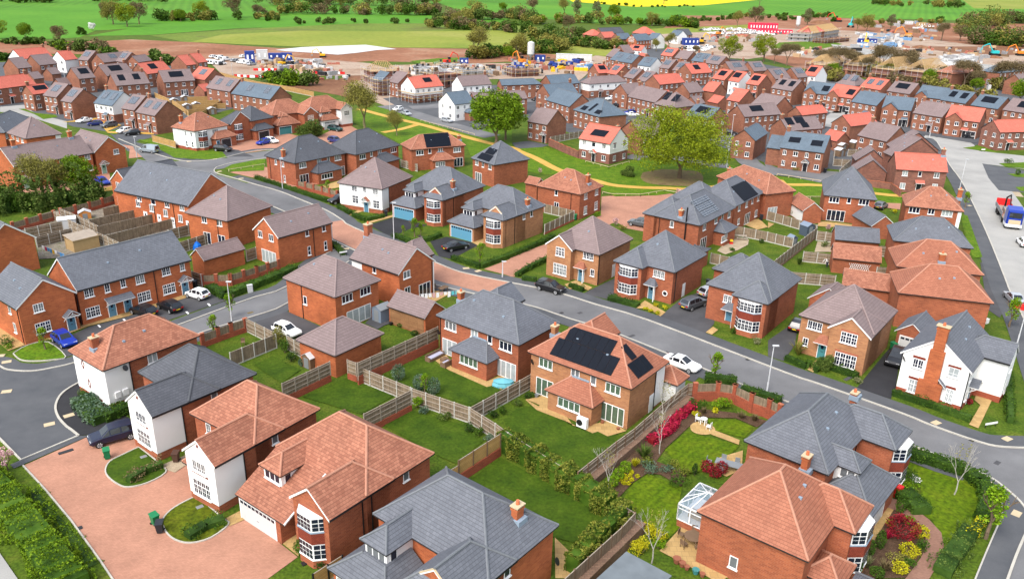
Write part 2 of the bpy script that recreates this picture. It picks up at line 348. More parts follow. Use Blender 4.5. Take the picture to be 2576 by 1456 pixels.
  wt=he+zo+ov*tp-T-.01; top=he+zo+hw*tp-T-.02
  bands=[(zb,wt,WALL[wall])]
  if split: bands=[(zb,split[0],WALL[split[1]]),(split[0],wt,WALL[wall])]
  elif wall=='wh' and plinth: bands=[(zb,.75,'plinth_brick'),(.75,wt,'render_white')]
  for za,zt,m in bands:
   ex=.0 if m!='plinth_brick' else .03
   for q in ([P(A0,B0-ex,0),P(A1,B0-ex,0)],[P(A1+ex,B0,0),P(A1+ex,B1,0)],[P(A1,B1+ex,0),P(A0,B1+ex,0)],[P(A0-ex,B1,0),P(A0-ex,B0,0)]):
    p,r=q; pts=[(p[0],p[1],za),(r[0],r[1],za),(r[0],r[1],zt),(p[0],p[1],zt)]
    wm.poly(pts if ax=='u' else pts[::-1],m)
   if ex: wm.poly([P(A0-ex,B0-ex,zt),P(A1+ex,B0-ex,zt),P(A1+ex,B1+ex,zt),P(A0-ex,B1+ex,zt)],m)
  m=bands[-1][2]
  if h0!='hip': q=[P(A0,B1,wt),P(A0,B0,wt),P(A0,bm,top)]; wm.poly(q if ax=='u' else q[::-1],m)
  if h1!='hip': q=[P(A1,B0,wt),P(A1,B1,wt),P(A1,bm,top)]; wm.poly(q if ax=='u' else q[::-1],m)
  wm.build('wall',s.root)
  if ridge:
   rd=MB(); rr=.11 if s.det else .09
   if r1-r0>.05: rd.tube(P(r0,bm,zr),P(r1,bm,zr),rr,rr,cm,6)
   if h0=='hip':
    for b in(b0,b1): rd.tube(P(a0+.05,b+(.05 if b==b0 else -.05),e+.04),P(r0,bm,zr),rr,rr,cm,6)
   if h1=='hip':
    for b in(b0,b1): rd.tube(P(a1-.05,b+(.05 if b==b0 else -.05),e+.04),P(r1,bm,zr),rr,rr,cm,6)
   if rd.f: rd.build('ridge_tiles',ro)
  return zr
 def W_(s,f,p,sty='2',off=None,w=None,h=None,gl='glass_dark',fr='upvc_white',sill=True,head=None,name='window',zc=None):
  a,z=s.onface(f,p,off)
  return s.winat(f,a,z,sty,off,w,h,gl,fr,sill,head,name)
 def winat(s,f,a,z,sty='2',off=None,w=None,h=None,gl='glass_dark',fr='upvc_white',sill=True,head=None,name='window'):
  if off is None: off=s.ov
  W,H,n,tr,geo=STY[sty]; W=w or W; H=h or H
  if sty[0]=='p': z=H/2+.12; sill=False
  if s.he>4 and z>3 and off>.2: z=min(z,s.he-.14-H/2)
  if gl=='glass_dark' and s.det and rnd.random()<.28: gl='glass_curtain'
  fm,gm=win_mesh(W,H,n,tr,geo,fr,gl,sill,s.det)
  if f=='R': l=(a,off,z-H/2); rz=0
  else: l=(off,a,z-H/2); rz=-math.pi/2
  o=put(name,fm,s.root,l,rz)
  if gm: put('pane',gm,o)
  if head:
   b=MB(); b.box(-W/2-.1,-.035,H+.01,W/2+.1,.01,H+.28,head); b.build('lintel',o)
   if head=='soldier_course' and sill:
    b=MB(); b.box(-W/2-.12,-.05,-.19,W/2+.12,.01,-.09,'plinth_brick'); b.build('brick_sill',o)
  return o
 def door(s,f,p=None,a=None,m='door_blue',off=None,w=.95,h=2.05,canopy=None,z=.05,cm='pu',z0=0):
  if off is None: off=s.ov
  if a is None: a,_=s.onface(f,p,off)
  b=MB(); b.box(-w/2-.08,-.07,z0,-w/2,.02,z0+h+.08,'upvc_white'); b.box(w/2,-.07,z0,w/2+.08,.02,z0+h+.08,'upvc_white'); b.box(-w/2,-.07,z0+h,w/2,.02,z0+h+.08,'upvc_white')
  b.box(-w/2,-.045,z0+.02,w/2,.0,z0+h,m); b.box(-.16,-.06,z0+1.35,.16,-.04,z0+1.8,'glass_dark'); b.box(-.14,-.058,z0+.95,.14,-.04,z0+1.02,'fascia_dark')
  l=(a,off,0) if f=='R' else (off,a,0); rz=0 if f=='R' else -math.pi/2
  o=b.build('door',s.root,l,rz)
  hd=MB(); hd.box(w/2-.14,-.09,z0+1.0,w/2-.1,-.045,z0+1.16,'metal_grey'); hd.build('handle',o)
  if canopy: s.canopy(canopy,l,rz,cm)
  return o
 def canopy(s,kind,l,rz,cm='pu',w=1.9,z=2.35,d=.95):
  b=MB(); rm,_=ROOF[cm]
  if kind=='gable':
   h=.75
   b.slab([(-w/2,-d,z),(0,-d,z+h),(0,0,z+h),(-w/2,0,z)][::-1],.08,rm,'white_paint'); b.slab([(w/2,-d,z),(0,-d,z+h),(0,0,z+h),(w/2,0,z)],.08,rm,'white_paint')
   b.box(-w/2+.05,-d+.02,z-.12,w/2-.05,-d+.1,z-.02,'white_paint'); b.tube((0,-d+.06,z-.05),(0,-d+.06,z+h-.15),.04,.04,'white_paint',4)
   for sx in(-1,1): b.tube((sx*(w/2-.12),-d+.06,z-.05),(sx*(w/2-.12),0,z-.75),.05,.05,'white_paint',4); b.tube((sx*w*.28,-d+.06,z-.05),(0,-d+.06,z+h*.45),.035,.035,'white_paint',4)
  elif kind=='flat':
   b.slab([(-w/2,-d,z),(w/2,-d,z),(w/2,0,z+.55),(-w/2,0,z+.55)],.08,rm,'white_paint')
   for sx in(-1,1): b.tube((sx*(w/2-.1),-d+.1,z-.08),(sx*(w/2-.1),0,z-.7),.045,.045,'white_paint',4)
  elif kind=='hip':
   b.slab([(-w/2,-d,z),(w/2,-d,z),(w*.22,0,z+.85),(-w*.22,0,z+.85)],.08,rm,'white_paint'); b.slab([(w/2,-d,z),(w/2,0,z),(w*.22,0,z+.85)],.08,rm,'white_paint'); b.slab([(-w/2,0,z),(-w/2,-d,z),(-w*.22,0,z+.85)],.08,rm,'white_paint')
   b.box(w/2-.28,-d+.1,0,w/2-.16,-d+.22,z-.08,'white_paint')
  o=b.build('porch_canopy',s.root,l,rz); return o
 def rzs(s,x,y,x0=0,x1=None,y0=0,y1=None,he=None,ax=None):
  he=s.he if he is None else he; x1=s.U if x1 is None else x1; y1=s.D if y1 is None else y1; ax=ax or s.ax
  dx=min(x-x0,x1-x); dy=min(y-y0,y1-y)
  if ax=='u': d=dy if s.end[0]!='hip' else min(dx,dy)
  else: d=dx if s.end[0]!='hip' else min(dx,dy)
  return he+max(0,d)*s.tp
 def chim(s,p=None,xy=None,h=1.5,w=.75,d=.55,m=None,pots=1,zb=None,z=None):
  if xy is None:
   hh=s.he+1.5
   for _ in range(8):
    x,y=s.loc(p,hh); hh=.5*hh+.5*s.rzs(x,y)
   xy=(x,y)
  x,y=xy; z0=s.rzs(x,y) if zb is None else zb; zt=(z0+h) if z is None else z; b=MB(); m=WALL[m or s.wall] if (m or s.wall)!='wh' else 'brick_orange'
  b.box(-w/2,-d/2,z0-1.2,w/2,d/2,zt,m); b.box(-w/2-.06,-d/2-.06,zt-.3,w/2+.06,d/2+.06,zt-.12,m)
  o=b.build('chimney',s.root,(x,y,0)); c=MB(); c.box(-w/2-.1,-d/2-.1,zt+.002,w/2+.1,d/2+.1,zt+.1,'stone_cap'); c.build('chimney_cap',o)
  q=MB()
  for i in range(pots): q.lathe([(.14,zt+.1),(.15,zt+.25),(.12,zt+.42),(.14,zt+.45)],'clay_pot',8,c=((i-(pots-1)/2)*.4,0))
  q.build('chimney_pot',o)
  if s.det:
   q=MB(); zz=z0; q.box(-w/2-.12,-d/2-.3,z0-.55,w/2+.12,d/2+.1,z0-.0,'lead'); q.build('flashing',o)
  return o
 def solar(s,f,quad,mt='solar_cell',x0=0,he=None,tp=None):
  pts=[s.onslope(f,p,x0,he,tp)+Vector((0,0,.12)) for p in quad]
  # square up: keep the first edge, rows parallel to the eaves
  ax=0 if f=='R' else 1
  b=MB(); n=(pts[1]-pts[0]).cross(pts[2]-pts[0]);
  if n.z<0: pts=pts[::-1]
  b.slab(pts,.06,mt,'fascia_dark'); return b.build('solar_panel',s.root)
 def solarbox(s,f,a0,a1,t0,t1,mt='solar_cell',x0=0,he=None,pitch=None,lo=None):
  tp=math.tan(R(pitch)) if pitch else s.tp; he=s.he if he is None else he
  P=(lambda a,t:(a,x0+t,he+t*tp+.1)) if f=='R' else (lambda a,t:(x0+t,a,he+t*tp+.1))
  q=[P(a0,t0),P(a1,t0),P(a1,t1),P(a0,t1)]
  if f=='L': q=q[::-1]
  b=MB(); b.slab(q,.06,mt,'fascia_dark'); return b.build('solar_panel',s.root)
 def clad(s,f,a0,a1,z0,z1,m='render_white',off=None,proud=.04,name='render_panel'):
  off=s.ov if off is None else off; b=MB()
  if f=='R': b.box(a0,off-proud,z0,a1,off+.005,z1,m)
  else: b.box(off-proud,a0,z0,off+.005,a1,z1,m)
  return b.build(name,s.root)
 def pipe(s,f,a,z1=None,off=None):
  off=s.ov if off is None else off; z1=z1 or s.he; b=MB(); g='gutter_black'
  if f=='R': b.box(a-.04,off-.09,0,a+.04,off-.01,z1+.1,g)
  else: b.box(off-.09,a-.04,0,off-.01,a+.04,z1+.1,g)
  return b.build('drainpipe',s.root)
 def dish(s,f,p,off=None):
  a,z=s.onface(f,p,off); o=s.ov if off is None else off; b=MB(); b.lathe([(.02,0),(.2,.05),(.33,.14),(.34,.15)],'fascia_dark',10)
  q=b.build('satellite_dish',s.root,((a,o-.3,z) if f=='R' else (o-.3,a,z))); q.rotation_euler=(R(60),0,R(20)); return q
 def bay(s,f,a,w,proj,m=None,off=None,z0=.75,zt=4.75,lights=4,he=None,panel='tile_hanging'):
  off=s.ov if off is None else off; c=proj*.9
  out=[(-w/2,0),(-w/2+c,-proj),(w/2-c,-proj),(w/2,0)]
  l=(a,off,0) if f=='R' else (off,a,0); rz=0 if f=='R' else -math.pi/2
  b=MB(); wm=m or WALL[s.wall if s.wall!='wh' else 'rb']
  b.prism(out,0,z0,wm,bottom=False); b.prism(out,2.3,3.35,panel,bottom=False); b.prism([(x*1.02,y*1.04) for x,y in out],3.35,3.45,'lead'); b.prism([(x*1.02,y*1.04) for x,y in out],z0,z0+.08,'upvc_white'); b.prism([(x*.97,y*.96) for x,y in out],z0,2.3,'upvc_white',bottom=False); b.prism([(x*.97,y*.96) for x,y in out],3.45,zt,'upvc_white',bottom=False)
  o=b.build('bay_window',s.root,l,rz)
  g=MB()
  for za,zb_ in((z0+.16,2.2),(3.56,zt-.1)):
   for (p,q,n) in((out[0],out[1],1),(out[1],out[2],lights),(out[2],out[3],1)):
    p=Vector((p[0],p[1],0))*.985; q=Vector((q[0],q[1],0))*.985; d=q-p; nn=Vector((d.y,-d.x,0)).normalized()*.012; L=d.length
    for i in range(n):
     for (u0,u1) in ((i+.1,i+.47),(i+.53,i+.9)) if (L/n)>.3 else ((i+.15,i+.85),):
      A_=p+d*(u0/n)+nn; B_=p+d*(u1/n)+nn; H_=zb_-za
      for (t0,t1) in((0,.3),(.34,.62),(.70,1)):
       g.poly([(A_.x,A_.y,za+H_*t0),(B_.x,B_.y,za+H_*t0),(B_.x,B_.y,za+H_*t1),(A_.x,A_.y,za+H_*t1)],'glass_dark')
  g.build('pane',o); return o
 def garage(s,f,a0,a1,off=None,m='garage_blue',h=2.1,z=0):
  off=s.ov if off is None else off; w=a1-a0; b=MB()
  b.box(-w/2-.1,-.05,z,-w/2,.02,h+.1,'upvc_white'); b.box(w/2,-.05,z,w/2+.1,.02,h+.1,'upvc_white'); b.box(-w/2,-.05,h,w/2,.02,h+.1,'upvc_white')
  b.box(-w/2,-.035,z,w/2,.0,h,m)
  n=max(4,int(w/.5))
  for i in range(n):
   x0=-w/2+w*(i+.12)/n; x1=-w/2+w*(i+.88)/n; b.box(x0,-.045,h-.38,x1,-.03,h-.12,'glass_dark')
   if i: x=-w/2+w*i/n; b.box(x-.01,-.042,z+.05,x+.01,-.03,h-.45,m)
  o=b.build('garage_door',s.root,((a0+a1)/2,off,0) if f=='R' else (off,(a0+a1)/2,0),0 if f=='R' else -math.pi/2)
  q=MB(); q.box(-.1,-.07,.8,.1,-.035,.86,'metal_grey'); q.build('handle',o); return o
 def ext(s,f,a0,a1,d,he=2.45,pitch=None,wall=None,roof=None,into=1.2,top=.0):
  tp=math.tan(R(pitch or 32)); roof=roof or s.roof; rm,cm=ROOF[roof]; off=s.ov; ov=.28; T=.1
  P=(lambda a,o_,z:(a,off-o_,z)) if f=='R' else (lambda a,o_,z:(off-o_,a,z))
  zt=he+d*tp; k=d*.85; G='fascia_dark'
  rf=MB(); fl=(lambda q:q) if f=='R' else (lambda q:q[::-1])
  rf.slab(fl([P(a0,d,he),P(a1,d,he),P(a1-k,0,zt),P(a0+k,0,zt)]),T,rm,G); rf.slab(fl([P(a1,d,he),P(a1,0,he),P(a1-k,0,zt)]),T,rm,G); rf.slab(fl([P(a0,0,he),P(a0,d,he),P(a0+k,0,zt)]),T,rm,G)
  ro=rf.build('extension_roof',s.root)
  r=MB(); r.tube(P(a0,d,he+.03),P(a0+k,0,zt),.1,.1,cm); r.tube(P(a1,d,he+.03),P(a1-k,0,zt),.1,.1,cm); r.tube(P(a0+k,.05,zt+.05),P(a1-k,.05,zt+.05),.12,.12,'lead',4); r.build('ridge_tiles',ro)
  w_=MB(); m=WALL[wall or s.wall]; A0,A1,dd=a0+ov,a1-ov,d-ov
  x0,y0,_=P(A0,dd,0); x1,y1,_=P(A1,-.02,0); xa,xb,ya,yb=min(x0,x1),max(x0,x1),min(y0,y1),max(y0,y1)
  w_.prism([(xa,ya),(xb,ya),(xb,yb),(xa,yb)],-.3,he+.02,m,bottom=False); w_.build('extension_wall',s.root)
  return off-dd
 def auto(s,f,n=None,door=None,dm='door_black',sty='g2',can='flat',z=(1.35,3.9),low=None,a0=None,a1=None,sill='white',gl='glass_dark',cm=None,patio=False):
  L=s.U if f=='R' else s.D; a0=.3 if a0 is None else a0; a1=L-.3 if a1 is None else a1; L=a1-a0
  n=n or max(1,int(L/2.4))
  for i in range(n):
   a=a0+L*(i+.5)/n
   s.winat(f,a,z[1],sty if (i%2==0 or n<3) else sty.replace('2','1').replace('3','2'),gl=gl,head=low)
   if door is not None and i==door: s.door(f,a=a,m=dm,canopy=can,cm=cm or s.roof)
   elif patio and i==n-1: s.winat(f,a,1,'p3')
   else: s.winat(f,a,z[0],sty,gl=gl,head=low)
def H(*a,**k): return House(*a,**k)
G52=R(52.4)
# ---------------------------------------------------------------- the houses nearest the camera
def tower_house(label,B=None,Cc=None,roof='sl',wall='rb',gdoor='garage_blue',rot=None,anchor=None,U=12.1,D=11.8,wg='gablet',chim=None,dormer_wall='upvc_white',blind='glass_dark',catslide=False,group=None,pipes=True):
 h=H(label,'house','detached_house',4.8,B,Cc if Cc else U,wall=wall,roof=roof,main=False,rot=rot,anchor=anchor,ax='v',group=group)
 U=h.U
 h.vol(3.8,0,U,D,5,'v')
 h.end=('hip','hip')
 if wg=='gable': h.vol(0,.0,7,4.8,5,'u',('gable','hip'),zo=.004)
 else:
  h.vol(.9,.0,7,4.8,5,'u',('gable','hip'),zo=.004,ridge=True)
  # skirt hip in front of the little gable
  rm,cm=ROOF[roof]; T=.13; zt=5.0+1.15*h.tp; b=MB()
  b.slab([(0,4.8,5),(0,0,5),(1.15,1.15,zt),(1.15,3.65,zt)],T,rm,'fascia_dark'); b.slab([(0,0,5),(1.15,0,5),(1.15,1.15,zt)],T,rm,'fascia_dark'); b.slab([(1.15,4.8,5),(0,4.8,5),(1.15,3.65,zt)],T,rm,'fascia_dark')
  ro=b.build('bay_roof',h.root); r=MB(); r.tube((0.05,.05,5.04),(1.15,1.15,zt+.04),.1,.1,cm); r.tube((0.05,4.75,5.04),(1.15,3.65,zt+.04),.1,.1,cm); r.build('ridge_tiles',ro)
  w_=MB(); m=WALL[wall]; w_.prism([(.33,.32),(1.3,.32),(1.3,4.48),(.33,4.48)],-.3,5.1,m,bottom=False); w_.build('wall',h.root)
  g=MB(); k=2.4*h.tp+5; g.poly([(.98,3.4,zt-.25),(.98,1.4,zt-.25),(.98,1.05,5+1.05*h.tp+.02),(.98,2.4,k-.12),(.98,3.75,5+1.05*h.tp+.02)],m)
  g.tube((.93,1.0,5+1.0*h.tp),(.93,2.4,k),.07,.07,'stone_cap',4); g.tube((.93,3.8,5+1.0*h.tp),(.93,2.4,k),.07,.07,'stone_cap',4); g.build('gable',h.root)
 h.bay('L',2.35,3.3,.95,off=.33)
 # garage
 gx0,gx1,gy0,gy1=-.65,4.3,5.75,11.95
 if catslide:
  rm,_=ROOF[roof]; b=MB(); tp=(5.0-2.6)/(3.8-gx0-.0)
  b.slab([(gx0,D-.1,2.6),(gx0,4.85,2.6),(3.83,4.85,5.02),(3.83,D-.1,5.02)],.13,rm,['fascia_dark','white_paint','fascia_dark','white_paint']); b.build('garage_roof',h.root)
  w_=MB(); m=WALL[wall]; w_.poly([(gx0+.3,gy0+.1,0),(gx0+.3,gy0+.1,2.55),(4.1,gy0+.1,4.9),(4.1,gy0+.1,0)],m); w_.poly([(gx0+.3,gy0+.1,0),(gx0+.3,gy0+.1,2.6),(gx0+.3,D-.4,2.6),(gx0+.3,D-.4,0)],m); w_.poly([(gx0+.3,D-.4,0),(gx0+.3,D-.4,2.55),(4.1,D-.4,4.9),(4.1,D-.4,0)],m); w_.build('garage_wall',h.root)
  b=MB(); b.tube((gx0,4.85,2.6),(3.83,4.85,5.05),.09,.09,'white_paint',4); b.build('barge_board',h.root)
 else:
  rm,cm=ROOF[roof]; b=MB(); k=1.9; zt=2.6+k*.72; x1=3.9
  b.slab([(gx0,gy1,2.6),(gx0,gy0,2.6),(gx0+k,gy0+k,zt),(gx0+k,gy1-k,zt)],.12,rm,'fascia_dark'); b.slab([(gx0,gy0,2.6),(x1,gy0,2.6),(x1,gy0+k,zt),(gx0+k,gy0+k,zt)],.12,rm,'fascia_dark'); b.slab([(x1,gy1,2.6),(gx0,gy1,2.6),(gx0+k,gy1-k,zt),(x1,gy1-k,zt)],.12,rm,'fascia_dark'); b.poly([(gx0+k,gy0+k,zt),(x1,gy0+k,zt),(x1,gy1-k,zt),(gx0+k,gy1-k,zt)],rm)
  ro=b.build('garage_roof',h.root); r=MB(); r.tube((gx0,gy0,2.64),(gx0+k,gy0+k,zt),.1,.1,cm); r.tube((gx0,gy1,2.64),(gx0+k,gy1-k,zt),.1,.1,cm); r.build('ridge_tiles',ro)
  w_=MB(); w_.prism([(gx0+.3,gy0+.3),(4.2,gy0+.3),(4.2,gy1-.3),(gx0+.3,gy1-.3)],-.3,2.6,WALL[wall],bottom=False); w_.build('garage_wall',h.root)
  b=MB(); b.slab([(1.2,4.5,2.75),(3.9,4.5,2.75),(3.9,gy0+.2,3.1),(1.2,gy0+.2,3.1)],.1,rm,'fascia_dark'); b.build('porch_roof',h.root)
 h.garage('L',gy0+.75,gy1-.75,off=gx0+.3,m=gdoor)
 # dormer
 rm,cm=ROOF[roof]; dx0,dy0,dy1=1.2,7.45,10.3; ht=5.0; b=MB(); hw=(dy1-dy0)/2; zr=ht+hw*h.tp; ym=(dy0+dy1)/2; xe=6.6
 b.slab([(dx0,dy1,ht),(dx0,dy0,ht),(dx0+hw,ym,zr)],.1,rm,'fascia_dark'); b.slab([(dx0,dy0,ht),(4.2,dy0,ht),(5.6,ym,zr),(dx0+hw,ym,zr)],.1,rm,'fascia_dark'); b.slab([(4.2,dy1,ht),(dx0,dy1,ht),(dx0+hw,ym,zr),(5.6,ym,zr)],.1,rm,'fascia_dark')
 ro=b.build('dormer_roof',h.root); r=MB(); r.tube((dx0,dy0,ht+.04),(dx0+hw,ym,zr),.09,.09,cm); r.tube((dx0,dy1,ht+.04),(dx0+hw,ym,zr),.09,.09,cm); r.tube((dx0+hw,ym,zr),(5.6,ym,zr),.1,.1,cm); r.build('ridge_tiles',ro)
 w_=MB(); w_.box(dx0+.28,dy0+.28,3.2,4.6,dy1-.28,ht,dormer_wall); w_.build('dormer',h.root)
 h.winat('L',ym,4.35,'3',off=dx0+.27,w=2.0,h=.95,gl=blind); h.winat('R',dx0+.95,4.35,'1',off=dy0+.27,w=.7,h=.95,gl=blind)
 if pipes: h.pipe('R',3.6)
 h.ax='v'
 if chim: h.chim(xy=chim,zb=5+min(chim[1],U-chim[0])*h.tp,h=1.3)
 return h
def gable_hip(label,B=None,Cc=None,A=4.7,M=(3.9,9.2),roof='sl',wall='wh',rot=None,anchor=None,side='rb',U=None,cat='house',name='detached_house',wgx=0):
 h=H(label,cat,name,A,B,Cc if Cc else U,wall=wall,roof=roof,main=False,rot=rot,anchor=anchor,ax='v'); d=h.D
 h.vol(M[0],0,h.U,M[1],5,'v',wall=side)
 h.vol(wgx,0,M[0]+3.5,d,5,'u',('gable','hip'),zo=.004,wall=side)
 if wall=='wh': # rendered front and return over a brick plinth
  b=MB(); x0=wgx+.14; y0,y1=.32,d-.32; top=5+(d/2)*h.tp-.17; e=5+.32*h.tp-.15; t=.04
  pts=[(y1,.85),(y0-t,.85),(y0-t,e),(d/2,top),(y1,e)]
  n=len(pts); i=len(b.v); b.v+=[(x0-t,p[0],p[1]) for p in pts]+[(x0+.01,p[0],p[1]) for p in pts]; b.f.append(tuple(i+k for k in range(n))); b.m.append(b.mi('render_white'))
  for k in range(n):
   l=(k+1)%n; b.f.append((i+k,i+n+k,i+n+l,i+l)); b.m.append(b.mi('render_white'))
  b.box(x0,y0-t,.85,3.05,y0+.005,5.05,'render_white'); b.build('render_panel',h.root)
 return h
use('02')
n1=H('white fronted terracotta roofed house with red brick diamonds beside the turning area','house','detached_house',(690,690),(995,895),(1945,548),ax='u',wall='rb',roof='rd')
n1.clad('R',.28,2.9,.8,5.1); n1.clad('L',.3,n1.D-.32,.8,5.1); n1.chim((925,660),m='rb',h=1.1); n1.winat('L',1.15,4.2,'g2'); n1.winat('L',1.15,1.55,'g2t',w=1.0); n1.W_('R',(1480,768),'2',gl='glass_blind')
for y,z in((4.9,4.1),(4.2,2.0)):
 b=MB(); q=[(0,.55),(.28,0),(0,-.55),(-.28,0)]
 for k in range(4):
  p,r=q[k],q[(k+1)%4]; b.tube((.27,y+p[0],z+p[1]),(.27,y+r[0],z+r[1]),.05,.05,'tile_hanging',4)
 b.build('brick_diamond',n1.root)
n1.pipe('R',2.95,off=.28); n1.dish('R',(1195,860));
for a in(1.2,2.05):
 b=MB(); b.box(-.3,-.2,1.3,.3,0,2.0,'render_white'); b.box(.1,-.08,0,.16,-.02,1.3,'render_white'); b.build('meter_box',n1.root,(a,.28,0))
n2=gable_hip('white gabled house with dark slate roof above the parked navy car','' or ('e',300,800),('e',1105,465),A=4.9,M=(3.7,9.4),roof='sd')
n3=gable_hip('white gabled house under a terracotta roof, beside the brown bin',('e',780,1180),('e',1590,735),A=4.5,M=(4.1,9.2),roof='rd')
for q in(n2,n3):
 q.winat('L',2.4,4.0,'g3',off=.1,w=1.8); q.winat('L',2.4,1.75,'g4t',off=.1,w=2.3,h=1.6); q.pipe('R',3.1,off=.3); q.winat('R',6.6,4.45,'1',gl='glass_dark')
 b=MB(); b.box(.03,1.3,3.2,.12,3.5,3.3,'tile_hanging'); b.build('brick_sill',q.root)
 b=MB(); b.lathe([(.0,0),(.14,.25),(0,.5)],'tile_hanging',4); b.build('gable_vent',q.root,(.1,q.D/2,5.9))
 q.vol(.9,4.2,5,6.3,2.6,'u',zo=0,wall='rb')
 q.winat('L',6.9,4.0,'g1',off=q.D and 4.1 if q is n2 else 4.4)
n4=tower_house('red brick house with terracotta catslide roof, dormer and white garage door',B=('13',710,890),Cc=('13',1735,235),roof='rd',wall='rb',gdoor='garage_white',wg='gable',catslide=True,D=11.5)
n4.winat('R',8.6,4.45,'1'); n4.pipe('R',4.6)
n5=tower_house('nearest slate roofed house, with a hipped dormer, at the bottom edge',anchor=(('f',1310,820),8.1,(7.9,4.0)),rot=R(51.6),roof='sl',wall='or',gdoor='garage_white',dormer_wall='upvc_white')
n5.chim(xy=(9.3,1.9),zb=5+1.9*n5.tp,h=1.0,w=.8); n5.dish('R',('f',1835,1310)); n5.winat('R',6.2,4.4,'1')
use('g')
n6=H('big slate roofed corner house with a tile hung bay and white dormer','house','detached_house',(585,625),(1270,860),12.2,rot=R(49),ax='u',wall='rb',roof='sl')
def corner_wing(h,u0,u1,y0,roof,grg=None):
 h.vol(u0,y0,u1,4.2,5,'v',('hip','hip'),zo=.004)
 h.bay('R',(u0+u1)/2,3.4,.95,off=y0+.33)
D_=n6.D
corner_wing(n6,7.9,12.6,-3.0,'sl');
n6.vol(.1,-4.0,7.6,1.2,2.6,'u',('hip','hip'),zo=0)
b=MB(); hw=1.35; y0=-1.9
b.slab([(2.2,y0,4.9),(4.9,y0,4.9),(3.55,y0+hw,4.9+hw*.78)],.1,'roof_slate','fascia_dark'); b.slab([(4.9,y0,4.9),(4.9,1.0,4.9),(3.55,2.2,5.95),(3.55,y0+hw,5.95)],.1,'roof_slate','fascia_dark'); b.slab([(2.2,1.0,4.9),(2.2,y0,4.9),(3.55,y0+hw,5.95),(3.55,2.2,5.95)],.1,'roof_slate','fascia_dark')
ro=b.build('dormer_roof',n6.root); b=MB(); b.tube((3.55,y0+hw,5.98),(3.55,2.2,5.98),.1,.1,'ridge_slate'); b.tube((2.2,y0,4.95),(3.55,y0+hw,5.98),.09,.09,'ridge_slate'); b.tube((4.9,y0,4.95),(3.55,y0+hw,5.98),.09,.09,'ridge_slate'); b.build('ridge_tiles',ro)
b=MB(); b.box(2.45,y0+.25,3.2,4.65,1.2,4.9,'upvc_white'); b.build('dormer',n6.root); n6.winat('R',3.55,4.3,'2',off=y0+.24,w=1.5); n6.winat('L',y0+1.1,4.3,'2',off=2.44,w=1.3,h=.95)
n6.garage('R',.8,4.6,off=-3.68,m='garage_white'); n6.chim((1090,800),h=1.2,m='or'); n6.chim((1470,240),h=.15); n6.pipe('R',7.6)
n7=H('terracotta hipped house with a glass conservatory on its side, near the round planting bed','house','detached_house',('g',260,1135),('33',395,1290),10.0,rot=R(51.3),ax='u',wall='rb',roof='ru')
corner_wing(n7,5.35,9.95,-1.6,'ru'); n7.vol(1.6,-2.2,5.2,1.0,2.5,'u',zo=0); n7.W_('L',('23',2150,1290),'1',w=.7,h=1.15)
n7.vol(.2,-5.4,4.3,-2.4,2.6,'u',('hip','hip'),roof='sl')
n6.winat('L',4,1.4,'2')
def conservatory(h):
 D0=h.D; o=thing('conservatory','white framed glass conservatory with a hipped glass roof on a brick base','conservatory') ; o.parent=None
 o.location=h.o+h.u*3.4+h.v*(D0-.3); o.rotation_euler=(0,0,h.th)
 W,L=3.9,3.4; b=MB(); b.prism([(0,0),(W,0),(W,L),(0,L)],0,.75,'brick_red'); b.box(-.05,-.0,.75,W+.05,L+.05,.83,'upvc_white'); b.build('base_wall',o)
 f=MB(); z0,z1=.83,2.35
 for x in(0,W/4,W/2,3*W/4,W):
  f.box(x-.05,L-.05,z0,x+.05,L+.05,z1,'upvc_white')
 for y in(0,L/3,2*L/3,L):
  for x in(0,W): f.box(x-.05,y-.05,z0,x+.05,y+.05,z1,'upvc_white')
 for x in(0,W):
  f.box(x-.06,0,z1-.1,x+.06,L,z1,'upvc_white'); f.box(x-.04,0,1.9,x+.04,L,1.95,'upvc_white')
 f.box(0,L-.06,z1-.1,W,L+.06,z1,'upvc_white'); f.box(0,L-.04,1.9,W,L+.04,1.95,'upvc_white')
 zr=3.15; p0,p1=(W/2,1.2),(W/2,L-1.6)
 for a,c in (((0,0),p0),((W,0),p0),((0,L),p1),((W,L),p1),((0,L/3),(W/2,L/3)),((W,L/3),(W/2,L/3)),((0,2*L/3),(W/2,L/2)),((W,2*L/3),(W/2,L/2)),((W/3,L),p1),((2*W/3,L),p1),((W/4,0),p0)):
  f.tube((a[0],a[1],z1),(c[0],c[1],zr),.04,.04,'upvc_white',4)
 f.tube((W/2,.8,zr),(W/2,L-1.5,zr),.08,.08,'upvc_white',4)
 f.build('frame',o); g=MB()
 for q in ([(0,0,z1),(0,L,z1),(p1[0],p1[1],zr),(p0[0],p0[1],zr)],[(0,L,z1),(W,L,z1),(p1[0],p1[1],zr)],[(W,L,z1),(W,0,z1),(p0[0],p0[1],zr),(p1[0],p1[1],zr)],[(W,0,z1),(0,0,z1),(p0[0],p0[1],zr)]): g.poly(q,'conservatory_glass')
 g.poly([(0,0,z0),(0,L,z0),(0,L,z1),(0,0,z1)],'conservatory_glass'); g.poly([(0,L,z0),(W,L,z0),(W,L,z1),(0,L,z1)],'conservatory_glass'); g.poly([(W,L,z0),(W,0,z0),(W,0,z1),(W,L,z1)],'conservatory_glass'); g.build('pane',o)
 s=MB(); s.box(.8,1.,.76,1.7,2.8,1.2,'patio_slabs'); s.box(.8,1.,1.2,1.05,2.8,1.6,'patio_slabs'); q=s.build('sofa',None); q.location=o.location; q.rotation_euler=o.rotation_euler; tag(q,'beige sofa inside the glass conservatory','sofa')
